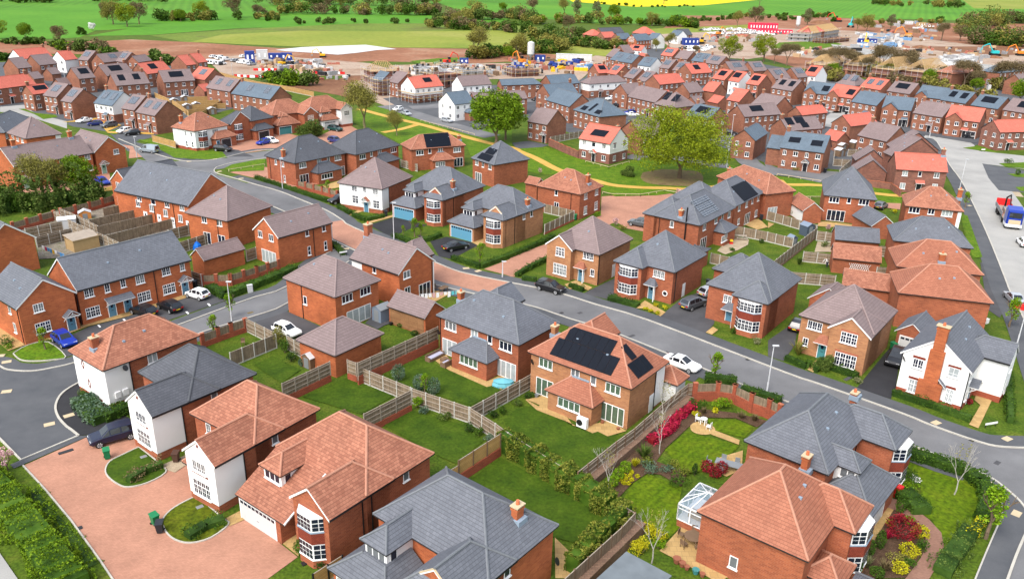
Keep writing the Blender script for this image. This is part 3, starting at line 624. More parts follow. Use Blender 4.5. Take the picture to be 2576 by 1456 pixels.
def _cg(n,b):
 b.inputs['Base Color'].default_value=(.22,.30,.38,1); b.inputs['Roughness'].default_value=.05; b.inputs['Alpha'].default_value=.45; b.inputs['Specular IOR Level'].default_value=.8
mat('conservatory_glass',_cg)
conservatory(n7)
def rear_house(h,wl,gap,roof,pat=1):
 pass
use('h')
n8=H('slate hipped brick house with a slate topped rear bay beside the blue covered garden furniture','house','detached_house',(275,690),(910,920),8.1,rot=G52,ax='v',wall='rb',roof='sl')
n8.vol(6,7.6,11.2,12.2,5,'u',('hip','gable')); n8.vol(7,3.0,9.8,5.6,2.6,'u',('hip','hip')); n8.ext('L',3.0,8.9,2.3)
for p,s_ in(((388,770),'3'),((570,828),'2'),((687,872),'1'),((808,925),'3')): n8.W_('L',p,s_,w=None,gl='glass_blind' if s_=='2' else 'glass_dark')
n8.W_('L',(380,940),'p3',gl='glass_blind'); n8.W_('L',(810,1100),'p4',gl='glass_blind'); n8.W_('L',(525,1042),'4',off=-1.7,w=2.7,gl='glass_green')
n8.dish('L',(300,815)); n8.pipe('L',n8.D-.5); n8.chim(('12',1990,190),m='or',h=.9)
n9=H('terracotta house with black solar panels and a white heat pump on its patio wall','house','detached_house',(985,960),(1770,1255),8.1,rot=G52,ax='v',wall='tb',roof='ru')
n9.vol(6,8.0,11.2,12.6,5,'u',('hip','gable')); n9.vol(7,4.2,9.6,6.6,2.6,'u',('hip','hip')); n9.ext('L',3.2,9.3,2.3)
for p,s_ in(((1115,1058),'3'),((1340,1130),'2'),((1478,1183),'1'),((1628,1250),'3')): n9.W_('L',p,s_,gl='glass_green' if s_=='3' else 'glass_dark')
n9.W_('L',(1105,1240),'p3',gl='glass_green'); n9.W_('L',(1622,1410),'p4',gl='glass_green'); n9.W_('L',(1290,1375),'4',off=-1.7,w=2.8,gl='glass_green')
n9.dish('L',(1015,1040)); n9.chim(('22',415,520),m='tb',h=.9); n9.pipe('R',5.7,off=.3)
n9.vol(8.0,-1.3,10.9,2.2,2.5,'u',('hip','hip'),wall='wh',plinth=False); n9.clad('R',5.8,7.75,.3,5.05)
b=MB(); b.box(5.2-.45,.27,0,5.2+.45,.3,2.1,'upvc_white'); b.build('side_door',n9.root)
for a0,a1,t0,t1,n in ((2.75,10.55,.45,2.15,0),(3.95,10.3-.75,2.2,3.55,0)):
 k=8 if t0<1 else 6
 if t0>1: a0,a1=4.0,9.85
 for i in range(k): n9.solarbox('L',a0+(a1-a0)*i/k+.015,a0+(a1-a0)*(i+1)/k-.015,t0,t1)
for a0,t0 in((3.0,.35),(4.1,.35),(1.9,.35),(3.0,1.85)): n9.solarbox('R',a0,a0+1.05,t0,t0+1.4)
n10=H('orange brick hipped house with folding glass doors by the grey shed','house','detached_house',('12',262,-8),('12',765,183),('12',1212,12),ax='v',wall='or',roof='pu')
use('12'); n10.W_('L',(478,208),'1',h=1.2); n10.W_('R',(885,188),'3'); n10.W_('R',(1060,118),'3'); n10.W_('R',(1000,340),'p4',w=4.2,gl='glass_blind'); n10.pipe('L',7.0)
n11=H('orange brick garage with a purple hipped tile roof between two back gardens','garage','garage',(390,590),(765,752),(1248,530),he=3.0,ax='u',wall='or',roof='pu',pitch=36)
n12=H('brick garage with a purple gabled roof and slatted timber side, behind the washing line','garage','garage',(1275,260),(1635,388),(1835,285),he=2.6,ax='v',end=('gable','gable'),wall='or',roof='pu'); n12.clad('L',.4,n12.D-.3,.1,2.6,'timber_slats')
use('11')
n13=H('white rendered house with a timber gabled porch and purple hipped roof','house','detached_house',(855,500),(1225,590),(1525,465),ax='v',wall='rb',roof='pu')
n13.clad('L',.3,n13.D-.3,.85,5.15); n13.clad('R',.28,2.6,.85,5.15)
for p in((953,552),(1053,572),(1157,600)): n13.W_('L',p,'g2' if p[0]!=1053 else 'g1',off=.28)
for p in((965,685),(1168,735)): n13.W_('L',p,'g2t',off=.28,w=1.4)
n13.door('L',(1070,735),off=.28,canopy='gable',cm='ru'); n13.pipe('R',2.7)
n13.root2=None
n14=tower_house('slate roofed house with blue garage door facing the round flower beds lawn',B=(1810,700),Cc=(2180,545),chim=(4.9,1.4),rot=R(57))
n15=tower_house('slate roofed house with blue garage door beside the parked black coupe',B=(2400,895),Cc=('21',325,745),chim=None,rot=R(53),wall='tb',U=12.2); n15.chim(('21',150,740),m='or',h=1.0)
n15.winat('R',6.2,4.4,'1'); n15.winat('R',8.4,4.4,'1')
n16=H('brick house with a tall end chimney and purple gabled roof','house','detached_house',(905,1255),(1380,1415),(1745,1280),ax='v',end=('gable','gable'),wall='or',roof='pu')
n16.clad('L',n16.D-2.3,n16.D-.18,.3,5.1); n16.chim(xy=(n16.U/2,n16.D-.1),zb=7.5,h=1.7,w=.95,d=.8,m='rb'); n16.W_('L',(1150,1368),'1',h=1.0)
n16.vol(5,2.2,9.5,7.2,5,'u',('hip','gable')); n16.W_('R',(1463,1415),'2',off=.14,w=1.3); n16.W_('R',('12',1637,80),'p3',off=.14); n16.W_('R',('12',1470,115),'2',off=.14); n16.clad('R',n16.U-.5,n16.U-.3,0,5,off=.14); n16.pipe('R',n16.U-.7,off=.14)
n17=H('orange brick house with purple gable roof and glazed garden doors behind the low fence panels','house','detached_house',(-35,975),(215,1060),(745,910),ax='u',end=('gable','gable'),wall='or',roof='pu')
n17.W_('R',(495,1013),'1',h=1.0); n17.W_('R',(657,967),'1',h=1.0); n17.W_('R',(517,1183),'slit'); n17.W_('R',(675,1133),'slit'); n17.W_('L',(148,1060),'2',off=.14); n17.W_('L',(42,1022),'2',off=.14,w=1.0); n17.W_('L',(125,1215),'p4',off=.14,w=3.6,gl='glass_blind'); n17.pipe('R',6.9)
use('01')
n18=H('orange brick hipped house at the end of the fenced terrace gardens','house','detached_house',(1870,790),(2205,900),('11',165,750),ax='v',wall='or',roof='pu')
for p,s_ in(((1980,855),'2'),((2130,905),'2')): n18.W_('L',p,s_)
for p in((2005,985),(2148,1040)): n18.W_('L',p,'p2')
n18.pipe('L',2.6)
n19=H('long terrace with a slate gabled roof above a row of narrow fenced gardens','terrace','terraced_house',(1265,560),(1820,750),(2180,580),ax='v',end=('gable','gable'),wall='or',roof='sl')
for p in((1342,610),(1480,657),(1617,703),(1765,755)): n19.W_('L',p,'2')
for p in((1340,722),(1472,770),(1608,818),(1752,870)): n19.W_('L',p,'2',w=1.0,h=1.3)
for p in((1402,745),(1537,790),(1675,840),(1825,895)): n19.door('L',p,m='upvc_white',w=.8)
for a in(4,9): n19.pipe('L',a)
n19b=H('dark slate cross gabled end house of the slate terrace','terrace','terraced_house',(1070,495),(1245,548),(1780,435),ax='u',end=('gable','gable'),wall='or',roof='sd')
for p,s_ in(((1143,548),'2'),((1213,562),'1')): n19b.W_('L',p,s_,off=.14)
n19b.W_('L',(1172,680),'p3',off=.14); n19b.W_('L',(1240,695),'1',off=.14,h=.8)
n20=H('long slate roofed brick terrace with blue doors under a shared porch roof','terrace','terraced_house',8.6,('02',745,118),('01',1858,1272),ax='u',end=('gable','gable'),wall='or',roof='sl')
use('02')
for p,s_ in(((862,135),'g2'),((1040,88),'g1'),((1193,40),'g1'),((1358,5),'g2')): n20.W_('R',p,s_,h=1.2)
for p in((903,320),(1400,172),(1642,95)): n20.W_('R',p,'g3t',w=1.75)
n20.W_('R',('01',1610,1378),'g2',h=1.2); n20.W_('R',('01',1768,1335),'g1',h=1.2)
o=n20.door('R',(1088,290)); n20.door('R',(1240,245)); n20.door('R',(1795,70),canopy='gable',cm='sl')
a,_z=n20.onface('R',(1150,200)); n20.canopy('flat',(a,n20.ov,0),0,'sl',w=3.6,z=2.3,d=1.1)
for p in((765,300),(1515,100)):
 a,_z=n20.onface('R',p); n20.pipe('R',a)
n20b=H('brick cross gable of the slate terrace, beside the bright blue car','terrace','terraced_house',9,('02',150,295),('02',745,130),ax='v',end=('gable','gable'),wall='or',roof='sl')
n20b.W_('R',(372,278),'g2',off=.14,h=1.15); n20b.W_('R',(420,470),'g3t',off=.14,w=1.8); n20b.door('R',(693,425),off=.14,canopy='gable',cm='sl')
n20b.W_('L',(95,300),'g1'); n20b.W_('L',(148,475),'g1',h=1.3); n20b.pipe('L',.5)
use('01')
n21=H('gable end of a brick house at the left edge beside the washing line garden','house','detached_house',9,None,7.8,anchor=((355,1050),5,(7.8,0)),rot=G52,ax='v',end=('gable','gable'),wall='or',roof='sl')
n22=H('long purple roofed brick terrace behind the big green bush','terrace','terraced_house',8.2,(135,370),(905,235),ax='u',end=('gable','gable'),wall='or',roof='pu')
for p,s_ in(((215,380),'g2'),((350,350),'g2'),((480,328),'g2'),((603,312),'g2'),((733,292),'g2'),((848,272),'g2')): n22.W_('R',p,s_)
for p in((375,470),(625,425),(875,380)): n22.W_('R',p,'g2')
n22.door('R',(258,520),m='door_green',canopy='gable'); n22.door('R',(510,480),m='door_green'); n22.door('R',(770,420),m='door_green',canopy='gable')
n22.chim(xy=(2.6,4.1),h=1.2,m='or'); n22.chim(xy=(n22.U-2.2,4.1),h=1.2,m='or')
n22b=H('cross gabled end of the purple roofed terrace with a pale green door','terrace','terraced_house',12,(910,232),(1230,180),ax='v',end=('gable','gable'),wall='or',roof='pu')
n22b.W_('R',(1127,222),'g2',off=.14); n22b.door('R',(1010,390),off=.14,m='door_green',canopy='gable')
for x,y in((138,250),(397,208),(657,166),(918,85)):
 pass
g18=H('brick gabled garage with a purple roof beside the small blue tent','garage','garage',(1845,1228),(1980,1283),(2385,1165),he=2.6,ax='u',end=('gable','gable'),wall='or',roof='pu')
use('11')
n24=H('brick house with dark slate hipped roof and side chimney behind the long garden wall','house','detached_house',(60,265),(375,338),(880,237),ax='u',wall='rb',roof='sd')
for p,s_ in(((453,355),'3'),((612,315),'2'),((703,297),'1'),((795,283),'3')): n24.W_('R',p,s_)
n24.W_('R',(470,485),'p3'); n24.W_('R',(835,430),'p2')
n24.W_('L',(193,325),'1'); n24.W_('L',(262,345),'1'); n24.W_('L',(280,485),'slit'); n24.chim((268,275),m='or'); n24.pipe('L',n24.D-1.5)
a,_z=n24.onface('R',(540,450)); a2,_z=n24.onface('R',(790,400)); n24.ext('R',a-.3,a2-.4,2.6)
n24.W_('R',(690,460),'4',off=-2.0,w=3.0)
n25=H('brick house with dark slate hipped roof between the chimney house and the solar roof','house','detached_house',(790,165),(970,255),(1400,160),ax='u',wall='rb',roof='sd')
for p,s_ in(((1035,272),'3'),((1120,247),'1'),((1200,228),'2'),((1335,207),'3')): n25.W_('R',p,s_)
n25.W_('R',(1360,340),'p2'); n25.W_('R',(1040,375),'3'); a,_z=n25.onface('R',(1130,340)); a2,_z=n25.onface('R',(1330,310)); n25.ext('R',a,a2,2.5)
n26=H('terracotta hipped house with a block of eight black solar panels over a rear bay','house','detached_house',(1430,150),(1500,208),(2040,163),ax='u',wall='rb',roof='rd')
for p,s_ in(((1590,233),'3'),((1687,218),'1'),((1790,210),'2'),((1952,205),'3')): n26.W_('R',p,s_)
n26.W_('R',(1965,340),'p3'); a,_z=n26.onface('R',(1680,330)); a2,_z=n26.onface('R',(1900,310)); n26.ext('R',a,a2,2.3); n26.W_('R',(1790,345),'4',off=-1.7)
n26.solar('R',[(1655,188),(1895,170),(1865,40),(1625,58)]); n26.chim(('10',1970,1350),h=.8,m='or')
n27=H('small slate hipped brick house with two angled solar panels','house','detached_house',(2085,285),(2310,355),('21',175,297),ax='v',wall='rb',roof='sl')
n27.solar('L',[(2145,285),(2260,325),(2305,270),(2195,235)]); n27.solar('L',[(2220,238),(2300,262),(2350,212),(2268,185)])
for p,s_ in(((2145,330),'2'),((2205,350),'1'),((2272,373),'2'),((2160,445),'p3')): n27.W_('L',p,s_)
use('21')
n28=H('terracotta hipped house with mottled tiles and end chimney by the block paved court','house','detached_house',(225,555),(665,642),(900,560),ax='v',wall='rb',roof='rd')
for p,s_ in(((430,622),'1'),((432,742),'2')): n28.W_('L',p,s_)
for p,s_ in(((715,655),'g2'),((820,615),'g2'),((712,790),'g2t'),((815,745),'g2t')): n28.W_('R',p,s_,w=1.1)
n28.chim((735,525),m='or'); n28.pipe('L',2.2)
g28=H('low terracotta roofed outbuilding against the mottled tile house','garage','garage',(118,527),(238,552),3,he=3.2,ax='v',end=('gable','gable'),wall='rb',roof='rd')
n29=H('white and brick house with a coral red roof and dark door beside the big oak','house','detached_house',(640,97),(950,152),(1148,105),ax='v',end=('gable','gable'),wall='wh',roof='co',barge='fascia_dark',main=False)
n29.vol(0,0,n29.U,n29.D,5,'v',('gable','gable'),split=(2.5,'gb'),plinth=False)
n29.solar('L',[(755,62),(895,85),(945,28),(805,8)])
for p,s_ in(((702,138),'g2'),((793,155),'1'),((893,173),'g2'),((697,245),'2'),((888,285),'2')): n29.W_('L',p,s_,w=1.1,h=1.3 if p[1]>200 else 1.1,head='tile_hanging')
for p in((997,172),(1090,150),(993,285),(1085,263)): n29.W_('R',p,'2',off=.14,w=1.05,h=1.3 if p[1]>200 else 1.1,head='tile_hanging')
n29.door('L',(790,285),m='door_black',canopy='gable',cm='co'); n29.chim(('20',1025,1255),m='gb',h=.9)
n30=H('tan brick house with front gable and rust tiled porch behind the black kerbside car','house','detached_house',9.2,(850,1228),(1178,1070),ax='v',wall='tb',roof='pu')
n30.vol(-.9,4.2,6,9.2,5,'u',('gable','hip'),zo=.004)
use('h'); n30.W_('L',(1225,203),'g3t',off=-.76,w=1.6,h=1.45); n30.W_('L',(1222,338),'g4t',off=-.76); n30.W_('L',(1440,235),'g3'); n30.W_('L',(1470,365),'g1'); n30.door('L',(1385,375),canopy='hip',cm='ru'); n30.pipe('R',.5)
b=MB(); b.box(4.6,.27,.1,5.5,.3,2.15,'upvc_white'); b.build('side_door',n30.root)
n31=H('brick house with slate hipped roof, splayed bay and a round window beside the door','house','detached_house',9.1,(2100,365),('21',1890,1220),ax='v',wall='rb',roof='sl',rot=G52)
n31.vol(-1.6,4.2,4.5,9.1,5,'u',('hip','hip'),zo=.004); n31.bay('L',6.65,3.3,.8,off=-1.28)
n31.W_('L',(1980,375),'g3'); n31.door('L',(1920,530),canopy='hip',cm='sl')
b=MB(); b.lathe([(.42,0),(.42,.06),(.3,.06),(.3,.03)],'upvc_white',16); a,z=n31.onface('L',(2025,522)); q=b.build('round_window',n31.root,(n31.ov-.0,a,z)); q.rotation_euler=(0,-math.pi/2,0); b=MB(); b.lathe([(.3,.02),(.3,.035)],'glass_dark',16); b.build('pane',q)
b=MB(); b.box(3.6,.27,.1,4.5,.3,2.15,'upvc_white'); b.build('side_door',n31.root); n31.pipe('R',1.2)
n32=H('brick house with slate hipped roof, splayed bay and railed front step','house','detached_house',9.3,('22',2488,252),('D',2015,701),ax='v',wall='rb',roof='sl',rot=G52,main=False)
n32.vol(1.4,0,n32.U,9.3,5,'v'); n32.vol(0,0,5,5.0,5,'u',('hip','hip'),zo=.004); n32.bay('L',2.5,3.4,.8)
use('22'); n32.W_('L',(2095,193),'g2',off=1.72); n32.door('L',(2100,420),off=1.72,canopy='hip',cm='sl',z0=.5)
g32=H('slate hipped garage with a blue door behind the grey parked cars','garage','garage',('21',1925,1365),('21',2330,1455),6,he=2.7,ax='v',wall='rb',roof='sl',rot=G52); g32.garage('L',1.0,3.6)
g32b=H('flat roofed outbuilding behind the slate bay house','outbuilding','garage',3,('21',1870,1200),2.5,he=2.8,ax='v',wall='rb',roof='sd',rot=G52,pitch=5)
use('32')
n33=H('tan brick house with a front gable and teal door by the tall lamp post','house','detached_house',9.1,(1005,585),(1268,315),ax='v',wall='tb',roof='pu',rot=R(51.6),main=False)
n33.vol(1.2,0,n33.U,9.1,5,'v'); n33.vol(0,0,6,5.1,5,'u',('gable','hip'),zo=.004)
n33.W_('L',(455,455),'g3',off=1.52); n33.W_('L',(362,612),'g1',off=1.52); n33.W_('L',(785,578),'g3t',off=.14,w=1.9,head='soldier_course'); n33.W_('L',(748,790),'g4t',off=.14,w=2.5,head='soldier_course'); n33.door('L',(520,710),off=1.52,m='door_teal',canopy='hip',cm='ru')
n34=H('white house with a tall tapering brick chimney on its gable and grey slate roof','house','detached_house',7.4,(1985,915),10.6,rot=R(49.5),ax='u',end=('gable','gable'),wall='wh',roof='sl')
n34.vol(5.2,-2.6,9.6,3,5,'v',('gable','hip'),zo=.004)
b=MB(); m='brick_orange'; y=3.7;
b.box(-.35,y-1.25,0,.2,y+1.25,2.6,m); b.box(-.3,y-.75,2.6,.2,y+.75,6.4,m); b.box(-.25,y-.55,6.4,.4,y+.55,9.3,m); b.box(-.3,y-.62,8.9,.45,y+.62,9.1,m); q=b.build('chimney',n34.root); c=MB(); c.box(-.38,y-.7,9.31,.5,y+.7,9.4,'stone_cap'); c.build('chimney_cap',q); c=MB(); c.lathe([(.15,9.4),(.15,9.6),(.12,9.75)],'clay_pot',8,c=(.05,y)); c.build('chimney_pot',q)
c=MB(); c.slab([(-.45,y-.75,3.3),(-.45,y-1.6,2.5),(.15,y-1.6,2.5),(.15,y-.75,3.3)],.08,'roof_slate','white_paint'); c.build('chimney_shoulder',q)
for p,s_ in(((1457,820),'g2'),((1802,910),'g1'),((1415,1040),'g2t'),((1757,1130),'g2t')): n34.W_('L',p,s_,off=.1,w=1.1 if s_!='g2t' else (1.25 if p[0]<1500 else .8),head='tile_hanging',gl='glass_dark' if s_=='g2' else 'glass_blind')
n34.W_('R',(2160,700),'g1'); n34.door('R',a=3.2,canopy='gable',cm='sl'); n34.winat('R',1.4,3.9,'g1',off=.3); n34.winat('R',1.4,1.5,'g1',off=.3); n34.dish('L',(1320,770),off=.1); n34.pipe('R',.4)
n34.winat('R',7.4,3.9,'g2',off=-2.45); n34.winat('R',7.4,1.5,'g2t',off=-2.45)
g34=H('small slate gabled garage with a white door, beside the white chimney house','garage','garage',3.9,None,5.6,he=2.6,ax='u',end=('gable','gable'),wall='rb',roof='sl',rot=R(49.5),anchor=((1228,500),2.6,(0,3.9)))
g34.garage('L',.8,3.1,off=.14,m='garage_white')
g33=H('purple tiled double garage with timber gable behind the tan brick house','garage','garage',5.5,None,5.8,he=2.6,ax='u',end=('gable','hip'),wall='rb',roof='pu',rot=R(51.6),anchor=((380,185),2.6,(0,5.5)))
use('31')
def sq(label,B,Cc,A,roof,wall='rb',ax='u',end=('hip','hip'),he=5,**k): return H(label,k.pop('cat','house'),k.pop('name','detached_house'),A,B,Cc,he=he,ax=ax,end=end,wall=wall,roof=roof,**k)
n35=sq('slate hipped brick house with white patio doors, its back to the terracotta garden room',(540,645),(1057,685),(558,508),'sl')
for p,s_ in(((643,690),'3'),((787,697),'1'),((932,712),'3'),((890,845),'3')): n35.W_('R',p,s_)
n35.W_('R',(655,850),'p4',w=3.2)
n36=sq('terracotta hipped house with end chimney between the slate garage and the estate road',(1330,748),(1905,808),8.0,'rd')
for p,s_ in(((1420,790),'3'),((1585,803),'2'),((1740,818),'3')): n36.W_('R',p,s_,gl='glass_dark' if p[0]<1700 else 'glass_blind')
n36.chim((1855,665),m='or'); n36.clad('R',n36.U-.9,n36.U-.3,0,5)
n37=sq('slate hipped house just above the twin terracotta roofs on the right',(1215,1085),(1998,1165),8.4,'sl')
n38=sq('terracotta roofed house with chimney, directly above the lowest of the right hand row',(1245,1335),(2100,1425),8.4,'ru'); n38.chim((1680,1290),m='or',h=1.0)
n39=sq('terracotta hipped house directly behind the white house with tapering chimney',('32',1260,135),('32',2195,243),8.2,'ru')
n40=sq('brown brick house with a coral red gabled roof and end chimney by the estate road',(1245,395),(1750,425),7.6,'co','gb',end=('gable','gable'),barge='fascia_dark')
for p in((1330,435),(1475,440),(1637,455)): n40.W_('R',p,'2' if p[0]!=1475 else '1',gl='glass_blind' if p[0]<1400 else 'glass_dark')
for p in((1305,555),(1618,565)): n40.W_('R',p,'2',h=1.3,gl='glass_blind')
n40.door('R',(1455,590),m='door_black',canopy='flat',cm='co'); n40.chim(xy=(n40.U-.6,3.8),m='gb',h=1.2)
def gar(label,B,Cc,A,roof,ax='u',end=('gable','gable'),he=2.5,wall='rb',cat='garage',**k): return H(label,cat,'garage',A,B,Cc,he=he,ax=ax,end=end,wall=wall,roof=roof,**k)
gar('long slate garage with ivy growing along its wall',(650,1075),(1090,1113),4.6,'sl')
g=gar('long terracotta garage with a white trellis on its wall',(628,1255),(1105,1305),4.6,'rd'); b=MB()
for i in range(9): b.tube((2.6+i*.32,.24,.7),(3.2+i*.32,.24,1.9),.03,.03,'upvc_white',4); b.tube((3.2+i*.32,.22,.7),(2.6+i*.32,.22,1.9),.03,.03,'upvc_white',4)
b.build('trellis',g.root)
gar('terracotta garage behind the tan gabled house',('32',715,60),('32',1190,130),4.6,'rd')
gar('small slate garage with a front gable beside the slate hipped house',(1000,948),(1250,945),7,'sl',ax='v')
g=gar('white weatherboarded garden room with terracotta roof and climbing plants',(335,800),(540,795),(195,700),'rd',ax='v',cat='outbuilding'); g.clad('L',.3,g.D-.3,.2,2.5)
gar('brick garage with purple roof, nearer of the twin gables',(835,412),(1165,438),6,'pu',ax='v',wall='gb',barge='fascia_dark')
gar('brick garage with purple roof, farther of the twin gables',(850,310),(1162,330),6,'pu',ax='v',wall='gb',barge='fascia_dark')
sq('nearer of two brown gable ends directly above the coral roofed road house',(1210,272),(1695,278),5,'pu','gb',ax='v',end=('gable','gable'),barge='fascia_dark',pitch=36)
sq('farther of two brown gable ends directly above the coral roofed road house',(1198,190),(1668,215),5,'pu','gb',ax='v',end=('gable','gable'),barge='fascia_dark',pitch=36)
use('21')
n42=H('slate roofed brick house with a chequered solar array and tall black flue','house','detached_house',(1240,830),(1825,942),(2175,765),ax='u',wall='rb',roof='sl',main=False)
n42.vol(0,0,n42.U,9,5,'u'); n42.vol(0,4,7.5,n42.D,5,'v',zo=.004)
for a in range(6):
 for t in range(3): n42.solarbox('R',2.9+a*1.02,3.87+a*1.02,.75+t*.95,1.62+t*.95,'solar_cell_pale')
n42.chim((1640,845),m='or',h=1.0); n42.W_('L',(1552,928),'1'); n42.pipe('L',n42.D-3.3)
b=MB(); b.tube((0,0,0),(0,0,7.6),.13,.13,'gutter_black',8); a,z=n42.onface('L',(1685,1000)); b.build('flue',n42.root,(.15,a,0))
for p,s_ in(((1867,955),'2'),((1980,890),'2'),((2043,858),'1'),((2107,835),'2'),((1855,1110),'p3')): n42.W_('R',p,s_)
a,_z=n42.onface('R',(1990,1000)); n42.ext('R',a-1.6,a+3.4,2.3); n42.W_('R',(2060,1065),'4',off=-1.7)
n43=H('slate roofed brick house with a dark block of solar panels and a fenced patio','house','detached_house',8.6,(2175,755),(2450,620),ax='u',wall='rb',roof='sl')
n43.solar('R',[(2255,710),(2390,640),(2265,505),(2125,570)]); n43.vol(-2.5,4,5,12,5,'v',zo=.004)
for p,s_ in(((2205,770),'2'),((2277,735),'2'),((2333,700),'1'),((2390,675),'2'),((2198,900),'2')): n43.W_('R',p,s_,w=.9 if s_=='2' else None)
n43.W_('R',(2280,880),'p3'); n43.W_('R',(2368,820),'2',h=1.3)
n44=H('terracotta hipped house with a white corner wall behind the solar roofs','house','detached_house',(2095,450),(2470,640),('31',170,570),ax='v',wall='rb',roof='rd'); n44.chim((2110,410),h=.7,m='or')
n44.W_('R',('31',45,770),'p3',gl='glass_blind')
pg=H('purple tiled garage between the slate bay house and the slate solar house','garage','garage',(1500,1045),(1590,1060),(1718,1110),he=3.4,ax='u',end=('gable','gable'),wall='rb',roof='pu')
# ---------------------------------------------------------------- the estate beyond: smaller gabled brick houses
def E(label,A,B,Cc,ax='v',wall='bb',roof='pu',wf='L',ch=1,so=0,end=('gable','gable'),split=None,he=5,n=None,dr=1,can='flat',mt='solar_cell',pitch=38,cat='house',name='detached_house',rot=None,fg=0,ov=.25):
 b_=at(B,he); c_=at(Cc,he)-b_; a_=at(A,he)-b_; ru=math.degrees(math.atan2(c_.y,c_.x)); rv=math.degrees(math.atan2(a_.y,a_.x))-90
 base=rot if rot is not None else {'00':59,'10':38}.get(CUR if len(B)==2 else B[0],34)
 if rot is None and abs(ru-rv)<9: th=None
 elif rot is not None: th=rot
 elif ax=='v': th=.6*base+.4*max(base-14,min(base+14,rv))
 else: th=.6*base+.4*max(base-14,min(base+14,ru))
 if th is None and he>4 and ((c_.length>9.5 and ax=='v') or (a_.length>9.5 and ax=='u')): th=(ru+rv)/2
 if th is None: h=House(label,cat,name,A,B,Cc,he=he,ax=ax,end=end,wall=wall,roof=roof,det=False,barge='fascia_dark',pitch=pitch,main=False,ov=ov)
 else:
  th=R(th); uu=Vector((math.cos(th),math.sin(th),0)); vv=Vector((-math.sin(th),math.cos(th),0)); U_=c_.dot(uu); D_=a_.dot(vv)
  lo,hi=(7.6,8.8) if he>4 else (3.8,5.5)
  if end[0]=='hip': hi=10
  if ax=='v': U_=max(lo,min(hi,U_)); D_=max(5.2,D_)
  else: D_=max(lo,min(hi,D_)); U_=max(5.2 if he>4 else 4,min(U_,20))
  h=House(label,cat,name,D_,B,U_,he=he,ax=ax,end=end,wall=wall,roof=roof,det=False,barge='fascia_dark',pitch=pitch,main=False,ov=ov,rot=th)
 if fg:
  h.vol(-.7,h.D-5,5,h.D,he,'u',('gable','hip'),zo=.004); h.garage('L',.5,3,m='garage_dark')
 h.vol(0,0,h.U,h.D,he,ax,end,pitch,split=split,plinth=False)
 if he<4: return h
 gl=dict(head=None)
 for f in wf:
  L=h.U if f=='R' else h.D; eave=(ax=='u')==(f=='R'); off=h.ov if (eave or end[0]=='hip') else .14
  k=n or max(2,round(L/2.6)) if eave else 2
  d=(0 if k<4 else 1) if dr and f==wf[0] else None
  for i in range(k):
   a=L*(i+.5)/k if eave else L*(.28+.44*i); w=1.05 if i%2==0 else .75
   if fg: off=-.56 if a>h.D-5 else h.ov
   h.winat(f,a,3.95,'2',off=off,w=w,h=1.1)
   if i==d:
    o=h.door(f,a=a,m='door_black',canopy=can,off=off,cm=roof)
   else: h.winat(f,a,1.45,'2',off=off,w=w,h=1.25)
 if ch:
  if ax=='u': h.chim(xy=(h.U-.6 if ch==1 else .6,h.D/2),zb=he+h.D/2*h.tp,h=1.0,w=.8,d=.5,m='bb' if wall=='wh' else None)
  else: h.chim(xy=(h.U/2,h.D-.6 if ch==1 else .6),zb=he+h.U/2*h.tp,h=1.0,w=.5,d=.8,m='bb' if wall=='wh' else None)
 if so:
  f='R' if ax=='u' else 'L'; L=h.U if f=='R' else h.D; S_=(h.D if f=='R' else h.U)/2
  t0,t1=S_*.38,S_*.84; k=1 if so in(1,3) else 2
  if so==1: bl=[(L*.3,L*.3+3.2)]
  elif so==3: bl=[(L*.27,L*.27+4.6)]
  else: bl=[(L*.16,L*.16+2.1),(L*.6,L*.6+2.1)]
  for a0,a1 in bl: h.solarbox(f,a0,min(a1,L-.4),t0,t1,mt)
 return h
HP=('hip','hip'); W2=(2.5,'bb')
use('20')
E('slate roofed semi detached brick pair behind the white and purple terrace',(310,800),(385,828),(665,810),'u',roof='sb',wf='R',cat='house')
E('slate hipped brick row with a dark car outside, near the scaffolding',('10',2320,815),('10',2385,832),(290,818),'u',roof='sb',wf='R',end=('gable','hip'),ch=0,n=5)
E('purple hipped row, white above and brick below, behind the white vans',(670,800),(750,820),(1122,795),'u',wall='wh',roof='pu',wf='R',end=HP,split=W2,n=5)
E('slate roofed brick house just behind the slate row of dark doors',(308,905),(365,927),(630,900),'u',roof='sb',wf='L',dr=0)
E('slate gabled brick house left of the slate hipped solar house',(385,968),(555,1040),(765,985),'v',roof='sb',wf='L',ch=0,dr=0)
h=E('slate hipped brick house with three dark solar panels by the small car park',(618,1065),(850,1138),(1115,1108),'v',roof='sb',wf='L',end=HP,ch=0,dr=0); h.solar('L',[(660,1062),(705,1075),(745,1040),(702,1028)],'solar_cell'); h.solar('L',[(735,1075),(755,1082),(842,1015),(822,1008)],'solar_cell'); h.solar('L',[(795,1100),(845,1115),(880,1080),(830,1068)],'solar_cell')
E('brick house with purple gabled roof and timber porch by the stepped boundary wall',(148,1180),(340,1215),(585,1165),'v',roof='pu',wf='L',can='gable')
E('purple gabled brick house end on beside the purple terrace of black doors',(1040,895),(1120,920),(1300,900),'u',roof='pu',wf='L',dr=0)
E('purple roofed brick terrace with three canopied black doors above the white car',(1148,935),(1390,1000),(1540,920),'v',roof='pu',wf='L',n=6)
h=E('purple hipped brick house with two dark solar panels next to the canopied terrace',(1385,1010),(1575,1050),(1785,1022),'v',roof='pu',wf='L',end=HP,ch=0,dr=0,so=2)
E('slate brick house with a wide black solar array above the big oak',(1690,1115),(1905,1168),(2095,1145),'v',roof='sb',wf='LR',dr=0,so=3)
E('brown brick house end on, directly behind the white house with coral roof',(985,1235),(1270,1330),(1440,1270),'u',roof='pu',wf='R',ch=0,dr=0)
